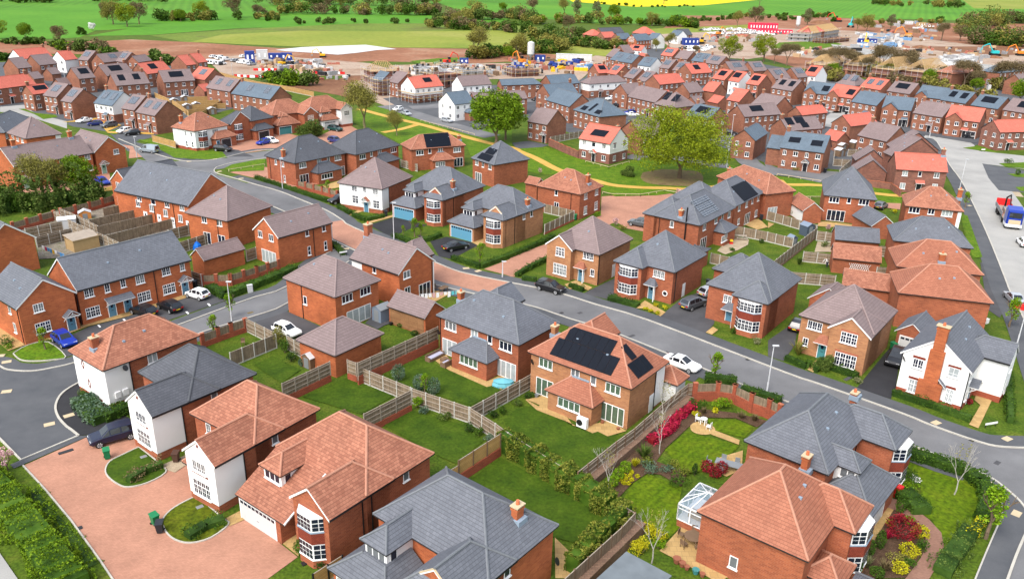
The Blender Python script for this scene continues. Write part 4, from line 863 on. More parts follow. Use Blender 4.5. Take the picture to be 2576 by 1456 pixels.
E('large brown brick house with purple roof and black solar array right of the oak',(2065,1100),(2258,1138),(2620,1110),'u',roof='pu',wf='R',ch=0,dr=0,so=3)
E('small brick house with slate roof and arched windows right of the oak crown',(2115,1345),(2365,1370),(2490,1290),'u',roof='sb',wf='L',dr=0)
h=None
E('coral roofed brick house above the large purple roof with solar array',(2080,972),(2203,992),(2390,930),'v',roof='co',wf='L',dr=0,ch=0)
E('coral gabled brick house with blank end wall beside the long brick gable',(1825,885),(1955,898),(2085,885),'v',roof='co',wf='',ch=1)
E('small coral roofed garage between the coral house and the large purple roof',(1935,985),(1995,1008),(2082,985),'v',roof='co',he=2.5,cat='garage',name='garage')
E('small purple roofed garage behind the slate solar house above the oak',(1700,960),(1790,1012),(1870,1000),'u',roof='pu',he=2.5,cat='garage',name='garage')
E('tall brown gable ended house with purple roof in the middle of the estate',(1560,880),(1725,905),(1865,890),'u',roof='pu',wf='R',ch=0,dr=0)
E('coral roofed brick house end on, left of the tall brown gable',(1345,805),(1435,825),(1645,795),'u',roof='co',wf='R')
E('white fronted house with coral roof and two solar panels near a lamp post',(2095,785),(2200,800),(2340,725),'v',wall='wh',roof='co',wf='L',ch=0,so=1)
E('coral roofed brick house joined to the white coral roofed house',(1935,762),(2060,782),(2160,735),'v',roof='co',wf='L',dr=0,so=1)
E('coral roofed brick house with a black panel, right of the white coral house',(2255,815),(2390,832),(2500,780),'v',roof='co',wf='L',so=1,ch=0)
E('coral roofed brick house with end windows above the tall brown gable',(1660,690),(1745,720),(1945,705),'u',roof='co',wf='RL',so=1)
E('slim purple roofed house, right one of the pair left of the coral house',(1535,685),(1655,698),(1765,640),'v',wf='L',so=1,mt='solar_cell_pale',ch=1,n=2)
E('slim purple roofed house, left one of the pair left of the coral house',(1410,660),(1520,672),(1620,620),'v',wf='L',so=1,mt='solar_cell_pale',ch=0,n=2)
E('white house with slate blue roof in the back rows of the estate',(1200,635),(1340,652),(1470,600),'v',wall='wh',roof='sb',wf='L',so=1,mt='solar_cell_pale')
E('coral roofed house with wide pale panels at the back row, left end',(1410,540),(1555,552),(1635,490),'v',roof='co',wf='L',so=3,mt='solar_cell_pale')
E('purple roofed house at the back row beside the coral one with wide panels',(1560,565),(1700,580),(1790,520),'v',wf='L',so=0)
E('slate roofed house at the back row with two slim panels',(1730,590),(1865,608),(1930,540),'v',roof='sb',wf='L',so=2,mt='solar_cell_pale')
E('purple roofed house ending the back row near the green trees',(1865,610),(2005,632),(2140,600),'v',wf='L',so=3,mt='solar_cell_pale')
E('purple roofed house with four pale panels below the green trees',(2020,660),(2130,695),(2340,690),'u',wf='L',so=3,mt='solar_cell_pale',dr=0)
E('purple roofed house with pale panels at the foot of the second green tree',(2270,650),(2350,695),(2500,690),'u',wf='L',so=3,mt='solar_cell_pale',dr=0,ch=0)
E('slate roofed house, farther of the two beside the curving site road',(965,580),(1055,600),(1120,530),'v',roof='sb',wf='L',so=1,mt='solar_cell_pale',n=2,ch=0)
E('slate roofed house, nearer of the two beside the curving site road',(1048,600),(1160,618),(1255,570),'v',roof='sb',wf='L',so=1,mt='solar_cell_pale',n=2,ch=0)
E('purple end house where the site road curves round the estate',(930,545),(975,558),(1062,505),'v',wf='L',n=2)
E('purple roofed house end on behind the white coral house by the field',(1030,480),(1100,520),(1178,512),'u',wf='L',dr=0,ch=0)
E('white walled coral roofed house at the farthest corner by the meadow',(1120,485),(1255,497),(1320,490),'v',wall='wh',roof='co',wf='L',so=1)
E('small coral roof tucked behind the white slate blue house',(1215,535),(1290,552),(1345,552),'v',roof='co',he=3,cat='garage',name='garage')
E('coral roofed house with black panel, left end by the site entrance road',(785,690),(840,715),(960,710),'u',roof='co',wf='L',so=1,dr=0)
E('coral roofed house with pale panel beside the site entrance road corner',(915,712),(1010,728),(1150,680),'v',roof='co',wf='L',so=1,mt='solar_cell_pale')
E('purple roofed slim house, left of the pair behind the white terrace',(1090,748),(1175,768),(1300,690),'v',wf='L',so=1,mt='solar_cell_pale',n=2,ch=0)
E('purple roofed slim house, right of the pair behind the white terrace',(1215,780),(1305,800),(1465,740),'v',wf='L',so=1,mt='solar_cell_pale',n=2,ch=0)
use('30')
E('white gabled coral roofed house under the bare trees by the timber roofs',(345,730),(460,745),(580,730),'v',wall='wh',roof='co',wf='L',so=1)
E('purple roofed house with pale panels left of the white gabled coral house',(180,690),(290,757),(398,750),'u',wf='R',so=3,mt='solar_cell_pale',dr=0,ch=0)
E('purple roofed house with blue white panels at the foot of the big green tree',(-40,705),(75,772),(215,757),'u',wf='R',so=3,mt='solar_cell_pale',dr=0,ch=0)
E('purple roofed brick house with two black panels near the slate gabled corner house',(25,855),(235,888),(410,825),'v',wf='L',so=2)
h=E('slate roofed brick house with a front gable beside the coral gabled one',(345,895),(590,925),(760,880),'v',roof='sb',wf='L',fg=1,ch=0); h.solarbox('L',1,3.4,1.2,3.2)
h=E('coral roofed brick house with a dark garage and front gable',(560,925),(815,960),(915,875),'v',roof='co',wf='L',fg=1,ch=0); h.solarbox('L',.8,3.4,1.2,3.2)
E('purple hipped house with two pale panels behind the coral gabled house',(648,812),(840,838),(968,775),'v',wf='L',end=HP,so=2,mt='solar_cell_pale',dr=0)
E('coral roofed house with two slanted panels in the back right row',(898,845),(1090,878),(1230,800),'v',roof='co',wf='L',so=2,mt='solar_cell_pale',dr=0)
E('purple roofed house with a wide striped solar array in the back right row',(1150,885),(1375,918),(1500,830),'v',wf='L',so=3,dr=0)
E('slate blue roofed house without panels between the two coral front gables',(808,988),(1055,1030),(1215,955),'v',roof='sb',wf='L')
E('coral roofed brick house above the purple house with black panel blocks',(178,1095),(330,1122),(583,1095),'u',roof='co',wf='R',dr=0)
E('plain purple roofed brick house left of the coral house and lamp post',(-100,1010),(45,1062),(260,1020),'v',wf='L',dr=0)
h=E('purple roofed house with staggered black solar blocks above the slate semis',(0,1230),(195,1275),(540,1248),'u',wf='R',dr=0,ch=2); h.solarbox('R',1.2,3.6,1.6,3.6); h.solarbox('R',4.4,7.6,1.9,3.9); h.solarbox('R',5.6,8,.6,1.9)
E('large brown brick gable house with coral roof beside the black car',(625,1190),(805,1230),(1070,1195),'u',roof='co',wf='L',dr=0,ch=0)
E('slate blue brick house with a front gable, third from the estate road end',(1103,1050),(1390,1080),(1500,990),'v',roof='sb',wf='L',ch=0,fg=1)
E('slate blue house with a front gable behind the purple semi detached roof',(1405,935),(1690,968),(1785,885),'v',roof='sb',wf='L',fg=1,dr=0,ch=0)
E('purple roofed semi detached pair with two dark canopied doors',(1395,1098),(1690,1143),(1850,1050),'v',wf='L',n=4)
E('slate blue house with two slanted solar strips in the right rows',(1685,970),(1915,1010),(2060,925),'v',roof='sb',wf='L',so=2,dr=0)
E('slate blue house with one wide black solar array near the right edge',(1978,1020),(2230,1063),(2430,985),'v',roof='sb',wf='L',so=3,dr=0)
h=E('coral roofed house with front gable, dark garage and green bins outside',(1720,1150),(2055,1190),(2200,1110),'v',roof='co',wf='L',ch=0,fg=1)
E('purple roofed house with black panels cut by the right edge',(2290,1065),(2560,1112),(2700,1040),'v',wf='L',so=1,dr=0,ch=0)
E('coral roofed brick house with pale door canopy at the right edge crossroads',(2085,1240),(2255,1288),(2760,1275),'u',roof='co',wf='RL',ch=2,wall='gb')
E('purple roofed brick semi beside the dark car, joined to its twin',(995,1300),(1150,1378),(1405,1290),'v',wf='L',dr=0)
use('31')
h=E('slate roofed brick semi detached pair with gabled porches and two black solar panels',(110,185),(545,238),(655,160),'v',roof='sb',wf='L',ch=1,n=4,can='gable'); h.solar('L',[(195,130),(305,142),(325,92),(215,84)]); h.solar('L',[(410,165),(520,176),(540,124),(430,114)]); h.vol(2,h.D-.3,h.U,h.D+3.6,4.2,'v',('gable','gable'))
E('coral roofed garage by the grey sheds',(600,85),(665,125),(845,102),'v',roof='co',he=2.6,cat='garage',name='garage')
use('00')
E('brown gable house with purple roof at the far left back row',(5,600),(175,668),(300,652),'u',wf='R',dr=0,ch=0)
E('brown gable house with purple roof, second in the far left back row',(215,570),(385,637),(490,612),'u',wf='R',dr=0,ch=0)
E('white gabled coral roofed house, farther left of the two white ones',(105,548),(212,577),(345,532),'u',wall='wh',roof='co',wf='',dr=0)
E('white gabled coral roofed house beside the panelled purple roof',(485,575),(630,587),(735,572),'u',wall='wh',roof='co',wf='L',dr=0)
E('purple roofed house with one pale panel at the centre of the left back row',(700,588),(850,592),(940,530),'v',wf='L',so=1,mt='solar_cell_pale',dr=0,ch=0)
E('brown front gabled house with purple roof and pale panel in the left back row',(900,600),(1010,610),(1170,562),'u',wf='L',so=1,mt='solar_cell_pale',dr=0,ch=0)
E('brown front gabled house with purple roof by the dark hedge',(1230,600),(1345,608),(1478,588),'u',wf='L',dr=0,ch=0)
E('small purple roofed house squeezed between two front gabled ones',(1140,600),(1200,606),(1270,545),'v',wf='L',so=1,mt='solar_cell_pale',dr=0,ch=0,n=2)
E('purple roofed house with wide black solar array behind the twin block house',(975,700),(1040,742),(1310,715),'u',wf='R',so=3,ch=1,dr=0)
E('purple roofed brick pair with two upright black solar blocks',(1045,800),(1130,836),(1450,808),'u',wf='R',so=2,ch=1,dr=0)
E('purple roofed brick house with solar panels left of the twin block pair',(685,720),(765,769),(942,755),'u',wf='R',so=1,ch=0,dr=0)
E('coral roofed brick house with black panel beside the large patio house',(1370,690),(1430,722),(1600,683),'u',roof='co',wf='R',so=1,ch=1)
h=E('large purple roofed house with wide solar array and white patio doors',(1505,760),(1590,803),(1888,780),'u',wf='R',so=3,ch=0,dr=0); h.winat('R',h.U*.62,1,'p3')
E('brown gable house with coral roof near the site car park',(1580,605),(1810,638),(1870,627),'u',roof='co',wf='R',ch=0,dr=0)
E('coral roofed house nearest the white site vans',(1760,600),(1925,612),(1985,600),'u',roof='co',wf='R',ch=1,dr=0)
E('coral roofed house with pale panel end on above the coral garage',(1880,750),(1985,780),(2155,745),'v',roof='co',wf='R',so=1,mt='solar_cell_pale',ch=0,dr=0)
E('coral roofed brick garage in the left estate behind the patio house',(1935,855),(1985,893),(2060,880),'u',roof='co',he=2.8,cat='garage',name='garage')
E('long coral roofed brick house at the left edge with black door',(-200,850),(-60,872),(355,818),'u',roof='co',wf='R',n=4)
E('coral roofed corner house with a black solar array on the left',(215,900),(320,920),(500,897),'u',roof='co',wf='LR',so=3,ch=2,dr=0)
E('purple roofed brick house, first of the slim row facing the white car',(410,928),(545,950),(725,855),'v',wf='L',so=1,mt='solar_cell_pale',ch=0,n=3)
E('purple roofed brick house, second of the slim row facing the white car',(590,980),(690,1000),(970,915),'v',wf='L',so=1,mt='solar_cell_pale',ch=0,n=2)
E('white upper storey house with slate blue roof above the parked estate cars',(900,1003),(1085,1032),(1285,925),'v',wall='wh',roof='sb',wf='L',split=W2,so=2,mt='solar_cell_pale',n=4)
E('purple roofed brick house just right of the white slate blue house',(1168,1055),(1300,1075),(1510,965),'v',wf='L',so=1,mt='solar_cell_pale',ch=0,n=2)
E('purple roofed brick pair with long blank end wall by the fenced back gardens',(1312,1090),(1500,1128),(1830,1080),'v',wf='L',so=2,mt='solar_cell_pale',n=4)
E('purple roofed garden terrace beginning the slate row with fenced plots',(2030,850),(2228,893),(2345,790),'v',wf='L',so=2,mt='solar_cell_pale',ch=0,dr=0,n=3)
E('long slate blue roofed row with fenced plots behind the temporary fence',(2228,912),('10',135,970),('10',405,932),'v',roof='sb',wf='L',so=2,mt='solar_cell_pale',dr=0,n=6)
E('little purple roofed garage behind the tall brown gable at far left',(170,735),(330,770),(372,760),'u',he=2.6,cat='garage',name='garage')
E('brick garage with purple roof next to the white gabled house on the left',(345,700),(505,725),(565,715),'u',he=2.6,cat='garage',name='garage')
E('grey roofed garage behind the left lamp post',(560,800),(600,835),(705,818),'u',he=2.6,cat='garage',name='garage')
use('10')
h=E('white house with coral roof and a black solar panel wrapped in scaffolding',(1425,830),(1545,862),(1797,830),'u',wall='wh',roof='co',wf='RL',split=W2,so=0,ch=2,dr=0); h.solarbox('R',h.U*.45,h.U*.45+3.2,1.8,3.4)
E('brick house with purple roof behind the scaffolded white house',(1270,790),(1375,815),(1515,735),'v',wf='L',ch=1,dr=0,n=3)
h=E('white house with slate blue roof and brown porch beside the parked silver car',(1770,985),(1930,1020),(2122,995),'u',wall='wh',roof='sb',wf='LR',ch=0,dr=0); h.vol(h.U-4.2,-2.6,h.U-.3,1,2.5,'v',('gable','hip'),wall='bb')
E('purple roofed house with white front, left of the slate row and brick terrace',(1940,830),(2005,840),(2305,822),'u',wall='wh',roof='pu',wf='R')
E('long purple roofed brick terrace behind the bright green willow',(2058,960),(2130,987),(2640,958),'u',wf='R',ch=1,n=6)
use('00')
n=H('white house with terracotta hipped roof, brick chimney and bay front by the grassy corner','house','detached_house',(1665,1235),(1885,1278),(2220,1217),ax='u',wall='wh',roof='rd'); n.bay('R',2.6,2.8,.8,lights=3); n.chim((1760,1190),m='or')
n.winat('R',6.4,4.0,'g3'); n.winat('L',1.6,4,'g1'); n.winat('L',3.8,4,'g1'); n.winat('L',1.6,1.5,'slit'); n.winat('L',3.8,1.5,'slit'); n.vol(4.6,-1.8,n.U+1.0,2,2.5,'u',HP,wall='rb',roof='rd'); n.garage('R',6.6,9.4,off=-1.48,m='garage_dark'); n.door('R',a=5.5,off=-1.48)
n=H('dark slate house with a white bargeboard gable next to the white corner house','house','detached_house',8,('10',0,1275),('10',205,1243),ax='u',wall='rb',roof='sd',rot=n.th,main=False,he=2.6)
n.vol(0,1.5,7.8,10,5,'v',HP); n.vol(-6.2,2.2,1,7.4,5,'v',('gable','hip'),zo=.004,roof='sd'); n.vol(0,0,6.4,4,2.6,'u',HP); n.garage('R',1.2,4.6,m='garage_dark'); n.bay('R',-3.6,2.8,.7,off=2.4,lights=3)
use('10')
n=H('terracotta roofed house with teal garage door and a white dormer','house','detached_house',9.5,(205,1225),(437,1195),ax='u',wall='rb',roof='rd',he=2.6,main=False)
n.vol(0,2.5,n.U+5,11,5,'u',HP); n.vol(0,0,n.U,5,2.6,'v',('hip','hip')); n.garage('R',.8,4.4,m='garage_teal'); n.vol(n.U+.5,-.8,n.U+5.2,6,5,'v',('gable','hip'),zo=.004); n.winat('R',n.U+2.8,3.8,'g3t',off=-.64); n.vol(1.6,1.6,4.4,5,4.6,'v',HP,wall='wh',roof='rd'); n.winat('R',3,4.0,'g3',off=1.9,w=1.7)
n=H('terracotta roofed house with white dormers and white garage door behind the bare willow','house','detached_house',9.5,(655,1175),(800,1155),ax='u',wall='wh',roof='rd',he=2.6,main=False)
n.vol(-3,2.5,n.U+5.5,11,5,'u',HP,wall='rb'); n.vol(-.5,0,n.U+.5,5,2.6,'u',('hip','hip')); n.garage('R',.5,4.2,m='garage_white'); n.vol(.2,1.6,4,5,4.6,'u',HP,wall='wh'); n.winat('R',2,4.0,'g3',off=1.9,w=2.2); n.vol(n.U+1,.2,n.U+5.4,6,5,'v',('gable','hip'),zo=.004,wall='wh'); n.winat('R',n.U+3.2,3.8,'g3t',off=.35)
use('00')
n=H('purple hipped brick house at the far left above the long terrace','house','detached_house',(75,1290),(245,1350),(600,1300),ax='u',wall='or',roof='pu'); n.clad('R',n.U-1.5,n.U-.3,.3,5);
for p in((125,1335),(170,1345),(215,1355),(45,1430)): n.W_('L',p,'g2')
H('slate hipped brick house cut by the left edge beside the purple hipped one','house','detached_house',(-160,1240),(50,1290),(330,1160),ax='u',wall='or',roof='sl').winat('R',1.2,4,'g2')
use('20')
E('coral hipped house at the edge of the far meadow, left end',(705,335),(780,350),(872,345),'v',roof='co',wf='R',end=HP,ch=0,dr=0)
E('long slate roofed building with scaffolding behind the coral houses by the meadow',(845,318),(880,330),(1085,305),'u',roof='sd',wf='R',ch=0,dr=0)
E('coral roofed house joining the far slate sales house',(865,360),(900,370),(998,362),'u',roof='co',wf='L',ch=0,dr=0)
E('slate blue show house by the meadow, left of the pair',(965,375),(1050,386),(1145,377),'u',roof='sb',wf='L',ch=0,dr=0)
sh=E('slate blue show house with white lettering on its brick gable',(1125,380),(1212,400),(1310,387),'u',roof='sb',wf='R',ch=0,dr=0,wall='rb')
E('wide coral hipped building beyond the show houses',(1180,318),(1290,335),(1425,322),'v',roof='co',wf='R',end=HP,ch=0,dr=0)
E('white walled slate house beside the lettered show house',(1300,380),(1385,390),(1480,350),'v',wall='wh',roof='sb',wf='L',end=('gable','gable'),ch=0,dr=0)
E('pale slate house behind the bare far trees near the site',(1540,340),(1610,352),(1660,348),'v',wall='wh',roof='sb',wf='L',ch=0,dr=0)
E('dark slate roofed unfinished house by the brick pallets',(1610,330),(1640,345),(1760,342),'u',roof='sd',wf='R',ch=0,dr=0)
E('slate hipped flats on the right beyond the bare trees','' or ('30',2085,690),('30',2250,712),('30',2460,690),'u',roof='sb',wf='R',end=HP,ch=0,n=5,dr=0)
E('purple roofed brick house at the right edge beyond the bare trees',('30',2400,785),('30',2470,810),('30',2700,800),'u',roof='pu',wf='R',ch=0,dr=0)
E('slate roofed flats cut by the right edge beyond the site road',('30',2385,660),('30',2440,680),('30',2650,670),'u',roof='pu',wf='R',end=HP,ch=0,dr=0)
for i,tx in enumerate(('DAVID','WILSON','HOMES')):
 t=bpy.data.curves.new('lettering','FONT'); t.body=tx; t.size=1.25; t.extrude=.03; t.align_x='CENTER'; t.materials.append(M['white_paint'])
 q_=bpy.data.objects.new('t',t); me_=bpy.data.meshes.new_from_object(q_); bpy.data.objects.remove(q_)
 o=put('lettering',me_,sh.root,(.05,sh.D/2,6.2-i*1.05)); o.rotation_euler=(math.pi/2,0,-math.pi/2)
# ---------------------------------------------------------------- ground, fields, roads and paving (sheets a few mm apart)
LZ={'field':.03,'earth':.05,'site':.09,'road':.02,'drive':.04,'pave':.06,'lawn':.08,'patio':.10,'bed':.12,'mark':.14}
_n={}
def sheet(name,layer,pts,m,h=0,dz=0):
 k=_n.get(layer,0); _n[layer]=k+1; z=LZ[layer]+dz+(k%9)*.002; b=MB()
 q=[at(p,0) if len(p)<4 else Vector(p) for p in pts]; b.poly([(p.x,p.y,z) for p in q],m)
 return tag(b.build(name),kind='structure')
b=MB(); b.poly([(-3500,-300,0),(3500,-300,0),(3500,6000,0),(-3500,6000,0)],'grass'); tag(b.build('ground'),kind='structure')
def off(pl,d):
 o=[]
 for i,p in enumerate(pl):
  a=pl[max(0,i-1)]; c=pl[min(len(pl)-1,i+1)]; t=(c-a); t.z=0; t.normalize(); o.append(p+Vector((t.y,-t.x,0))*d)
 return o
def strip(name,pl,d0,d1,layer,m,dz=0):
 A=off(pl,d0);B_=off(pl,d1); k=_n.get(layer,0); _n[layer]=k+1; z=LZ[layer]+dz+(k%9)*.002; b=MB()
 for i in range(len(pl)-1): b.poly([(A[i].x,A[i].y,z),(B_[i].x,B_[i].y,z),(B_[i+1].x,B_[i+1].y,z),(A[i+1].x,A[i+1].y,z)][::-1],m)
 return tag(b.build(name),kind='structure')
def wallstrip(b,pl,d0,d1,z0,z1,m,top=None):
 A=off(pl,d0);B_=off(pl,d1)
 for i in range(len(pl)-1):
  b.prism([(A[i].x,A[i].y),(B_[i].x,B_[i].y),(B_[i+1].x,B_[i+1].y),(A[i+1].x,A[i+1].y)],z0,z1,m,top)
def kerb(pl,w=.2):
 b=MB(); wallstrip(b,pl,-w/2,w/2,0,.15,'kerb_stone'); return tag(b.build('kerb'),kind='structure')
def G(*pts): return [at(p,0) for p in pts]
def smooth(pl,n=3):
 o=[]
 for i in range(len(pl)-1):
  p0,p1,p2,p3=pl[max(0,i-1)],pl[i],pl[i+1],pl[min(len(pl)-1,i+2)]
  for k in range(n):
   t=k/n; o.append(.5*((2*p1)+(p2-p0)*t+(2*p0-5*p1+4*p2-p3)*t*t+(3*p1-p0-3*p2+p3)*t**3))
 o.append(pl[-1]); return o
use('33')
UA=smooth(G(('33',2700,190),('33',2300,180),('33',2050,130),('g',2050,480),('g',1830,390),('g',1180,160),('g',930,75),('h',1900,730),('h',1500,610),('h',1250,530),('h',1040,480),('h',860,445),('h',520,375),('h',310,305),('11',950,962),('11',840,890),('11',680,793),('11',430,690),('11',230,610),('01',2485,545),('01',2300,490),('01',2120,440),('01',2078,410),('01',2105,375)),3)
UAs=UA[:-11]
strip('road',UAs,-6.6,0.0,'road','asphalt_road'); kerb(UA); strip('pavement',UA[:-8],.1,2.3,'pave','asphalt_pavement')
LA_=off(UAs,-6.6); kerb(LA_[6:]); strip('pavement',LA_[6:],-2.2,-.1,'pave','asphalt_pavement')
sheet('road','road',[('11',840,890),('11',950,962),('h',310,305),('h',520,375),('h',860,445),('h',735,545),('h',300,430),('11',960,1168),('11',745,1065),('11',735,905)],'block_paving',dz=.021)
use('01')
sheet('road','road',[(1700,320),(2485,230),('D',800,366),('D',800,384),('D',655,402),('D',560,425),(2080,400),(2110,450),(2300,500),(2485,560),('11',430,710),('11',160,760),(2300,900),(1700,560),('D',340,380),('D',330,360),('D',390,385)],'asphalt_road',dz=.019)
kerb(smooth(G((1150,100),(1340,180),(1520,250),(1700,300),(1850,318),(2100,300),(2485,215),('D',740,378)),3)); kerb(smooth(G((2110,375),(2250,335),(2485,300),('D',740,392)),3))
strip('pavement',smooth(G((1150,100),(1340,180),(1520,250),(1700,300),(1850,318),(2100,300),(2485,215),('D',740,378)),3),-2.0,-.1,'pave','asphalt_pavement')
sheet('lawn','lawn',[(2180,385),(2250,350),(2485,305),('D',668,400),('D',664,430),(2320,418),(2230,418)],'lawn_bright')
sheet('driveway','drive',[(2230,425),(2485,385),('D',665,420),('D',760,440),('D',800,465),('D',735,470)],'block_paving')
sheet('lawn','lawn',[('D',380,352),('D',440,375),('D',560,383),('D',572,398),('D',520,402),('D',440,398),('D',375,362),('D',345,352)],'lawn_bright')
use('00')
sheet('road','road',[(640,1200),(900,1150),(1200,1220),(1480,1300),(1500,1330),(1300,1380),(1700,1456),(1650,1520),(1240,1470),(1050,1280),(700,1230)],'asphalt_pavement')
sheet('road','road',[(0,1040),(230,1020),(350,1110),(650,1180),(650,1250),(300,1140),(100,1090),(0,1090)],'asphalt_pale'); sheet('path','patio',[(600,1190),(1000,1140),(1180,1220),(1040,1280),(1480,1290),(1500,1310),(1050,1295),(940,1180)],'yellow_path')
sheet('lawn','lawn',[(180,1060),(240,1060),(340,1100),(540,1120),(560,1140),(420,1160),(330,1110)],'lawn_bright'); sheet('lawn','lawn',[(1040,1280),(1150,1255),(1200,1290),(1100,1310)],'lawn_bright')
sheet('driveway','drive',[('01',1160,150),('01',1330,180),('01',1560,260),('01',1250,290),('01',1260,200)],'block_paving')
sheet('driveway','drive',[('D',560,380),('D',580,350),('D',700,330),('D',760,345),('D',830,345),('D',820,372),('D',690,376),('D',600,388)],'block_paving')
sheet('driveway','drive',[('D',750,380),('D',800,345),('D',870,310),('D',905,330),('D',850,375),('D',800,395)],'block_paving')
sheet('driveway','drive',[('01',20,640),('01',250,560),('01',420,500),('01',900,440),('01',1060,430),('01',1090,560),('01',970,600),('01',600,600),('01',380,640)],'block_paving')
sheet('path','patio',[('01',960,590),('01',1095,560),('01',1105,600),('01',970,620)],'yellow_path'); sheet('driveway','drive',[('D',545,372),('D',600,378),('D',640,395),('D',560,395)],'asphalt_drive')
KB=smooth(G(('02',-300,800),('02',-60,830),('02',0,850),('02',80,887),('02',300,900),('02',500,870),('02',750,810),('02',1100,680),('02',1750,445),('02',2250,260),('02',2485,178),('12',305,75),('11',640,1240),('11',850,1150)),3)
strip('road',KB,.0,6.2,'road','asphalt_road'); kerb(KB); strip('pavement',KB,-1.9,-.1,'pave','asphalt_pavement')
KB2=smooth(G(('02',1650,640),('02',2000,510),('02',2485,360),('12',325,230),('11',900,1290)),3); kerb(KB2); strip('pavement',KB2,.1,1.8,'pave','asphalt_pavement')
use('02')
sheet('road','road',[(-500,800),(-60,835),(0,850),(80,887),(300,900),(500,870),(750,812),(1300,610),(1300,800),(810,985),(680,1060),(600,1120),(555,1190),(540,1265),(570,1350),(620,1420),('03',670,0),('03',765,70),('03',205,305),('03',0,100),('03',-500,-350)],'asphalt_pavement',dz=.019)
kc=smooth(G((1000,900),(810,990),(680,1060),(600,1120),(555,1190),(540,1265),(570,1350),(640,1430),('03',690,10),('03',765,70)),3); kerb(kc,.22)
sheet('pavement','pave',[(1000,900),(810,990),(680,1060),(600,1120),(555,1190),(540,1265),(570,1350),(640,1430),('03',690,10),('03',765,70),('03',870,60),('03',1300,20),('03',1320,-60),(1250,1350),(1000,1250),(850,1050)],'asphalt_dark'); sheet('pavement','pave',[('03',205,305),('03',765,72),('03',870,68),('03',135,388),('03',100,350)],'asphalt_pavement')
kerb(G(('03',765,70),('03',205,305),('03',0,100),('03',-300,-190)),.2)
use('03')
court=[(225,360),(868,72),(1310,60),(1420,200),(1560,345),(1860,330),(1910,590),(2160,870),(2400,880),('13',40,960),('13',230,1110),('13',405,1245),('13',110,1460),('13',-200,1700),(1200,1620),(980,1290),(690,890),(430,580)]
sheet('driveway','drive',court,'block_paving'); kerb(G((225,360),(430,580),(690,890),(980,1290),(1200,1620)),.12)
i1=smooth(G((1350,182),(1560,350),(1610,430),(1430,530),(1250,570),(1150,545),(1050,470),(1025,400),(1070,320),(1180,262),(1350,182)),3)
i2=smooth(G((1910,655),(2160,870),(2220,930),(2050,1060),(1850,1112),(1700,1080),(1610,1000),(1580,900),(1630,820),(1740,740),(1910,655)),3)
for k,q in enumerate((i1,i2)):
 b=MB(); b.poly([(p.x,p.y,.099) for p in q[:-1]],'lawn_dark' if k==0 else 'lawn_olive'); tag(b.build('lawn'),kind='structure'); kerb(q,.12)
sheet('path','patio',[('13',260,1120),('13',470,965),('13',560,1030),('13',410,1240)],'patio_slabs'); sheet('path','patio',[(1590,350),(1850,240),(1860,320),(1700,430),(1600,400)],'gravel'); sheet('path','patio',[(2200,870),(2370,780),(2390,880),(2230,950)],'patio_slabs')
sheet('path','patio',[(-300,900),(0,1210),(170,1456),(260,1620),(-500,1620)],'asphalt_pale')
use('02')
sheet('driveway','drive',[(470,625),(640,762),(740,733),(1100,700),(1650,400),(2205,208),(2010,90),(1500,290),(1230,372),(860,470),(700,545)],'asphalt_drive'); sheet('path','patio',[(0,455),(240,640),(520,590),(860,465),(1230,372),(1840,180),(1850,125),(1500,170),(800,400),(240,590)],'patio_slabs'); sheet('path','patio',[(0,640),(80,705),(270,640),(180,560),(0,470),(-60,500)],'patio_slabs')
q=smooth(G((130,730),(270,650),(470,620),(640,760),(520,790),(330,803),(200,790),(130,730)),3); b=MB(); b.poly([(p.x,p.y,.099) for p in q[:-1]],'lawn_bright'); tag(b.build('lawn'),kind='structure'); kerb(q,.1)
for x in((2010,250),(1800,328),(945,458),(1190,400)): sheet('bay_marking','mark',[(x[0],x[1]),(x[0]+18,x[1]-4),(x[0]+40,x[1]+18),(x[0]+22,x[1]+24)],'white_paint')
use('12'); sheet('driveway','drive',[(0,405),(278,308),(645,472),(430,570),(180,560),(0,520)],'asphalt_drive'); sheet('patio','patio',[(1060,440),(1180,300),(1330,430),(1240,460),(1180,495)],'asphalt_drive')
use('11'); sheet('driveway','drive',[(1098,935),(1340,862),(1520,900),(1660,940),(1490,975),(1370,1030),(1320,1062)],'asphalt_dark'); sheet('driveway','drive',[(1690,1095),(1850,1050),(2080,1100),(2150,1135),(1900,1268),(1775,1240)],'asphalt_dark')
sheet('path','patio',[(865,755),(1100,790),(1010,815),(900,845),(985,798),(870,765)],'patio_slabs'); sheet('path','patio',[(1095,905),(1330,840),(1330,860),(1100,925)],'patio_slabs'); sheet('path','patio',[(2090,1105),(2210,1070),(2220,1110),(2150,1135)],'patio_slabs')
sheet('patio','patio',[(640,560),(870,490),(885,560),(720,590),(800,640)],'patio_slabs')
use('22'); sheet('driveway','drive',[(690,145),(990,0),(1180,-60),(1190,-20),(1000,150),(920,200)],'asphalt_drive'); sheet('driveway','drive',[(1428,372),(1640,200),(1850,120),(2010,95),(1960,440),(1880,530)],'asphalt_drive')
sheet('driveway','drive',[(1440,770),(1500,700),(1850,918),(1765,1008),(1640,960)],'asphalt_drive')
for q in ([(510,60),(620,20),(780,90),(740,118),(640,90),(560,105)],[(1200,290),(1290,215),(1490,330),(1440,370),(1330,300)],[(1880,525),(1950,470),(2000,500),(1940,548)],[(130,1180),(340,1130),(400,1290),(650,1400),(760,1456),('f',1640,90),('f',1640,95),(550,1400),(240,1280)]): sheet('path','patio',q,'patio_slabs')
use('f'); sheet('patio','patio',[(1630,90),(1830,60),(1990,290),(2060,300),(2260,250),(2400,330),(2255,372),(2180,335),(2140,348),(1900,240),(1710,160),(1740,130)],'patio_slabs')
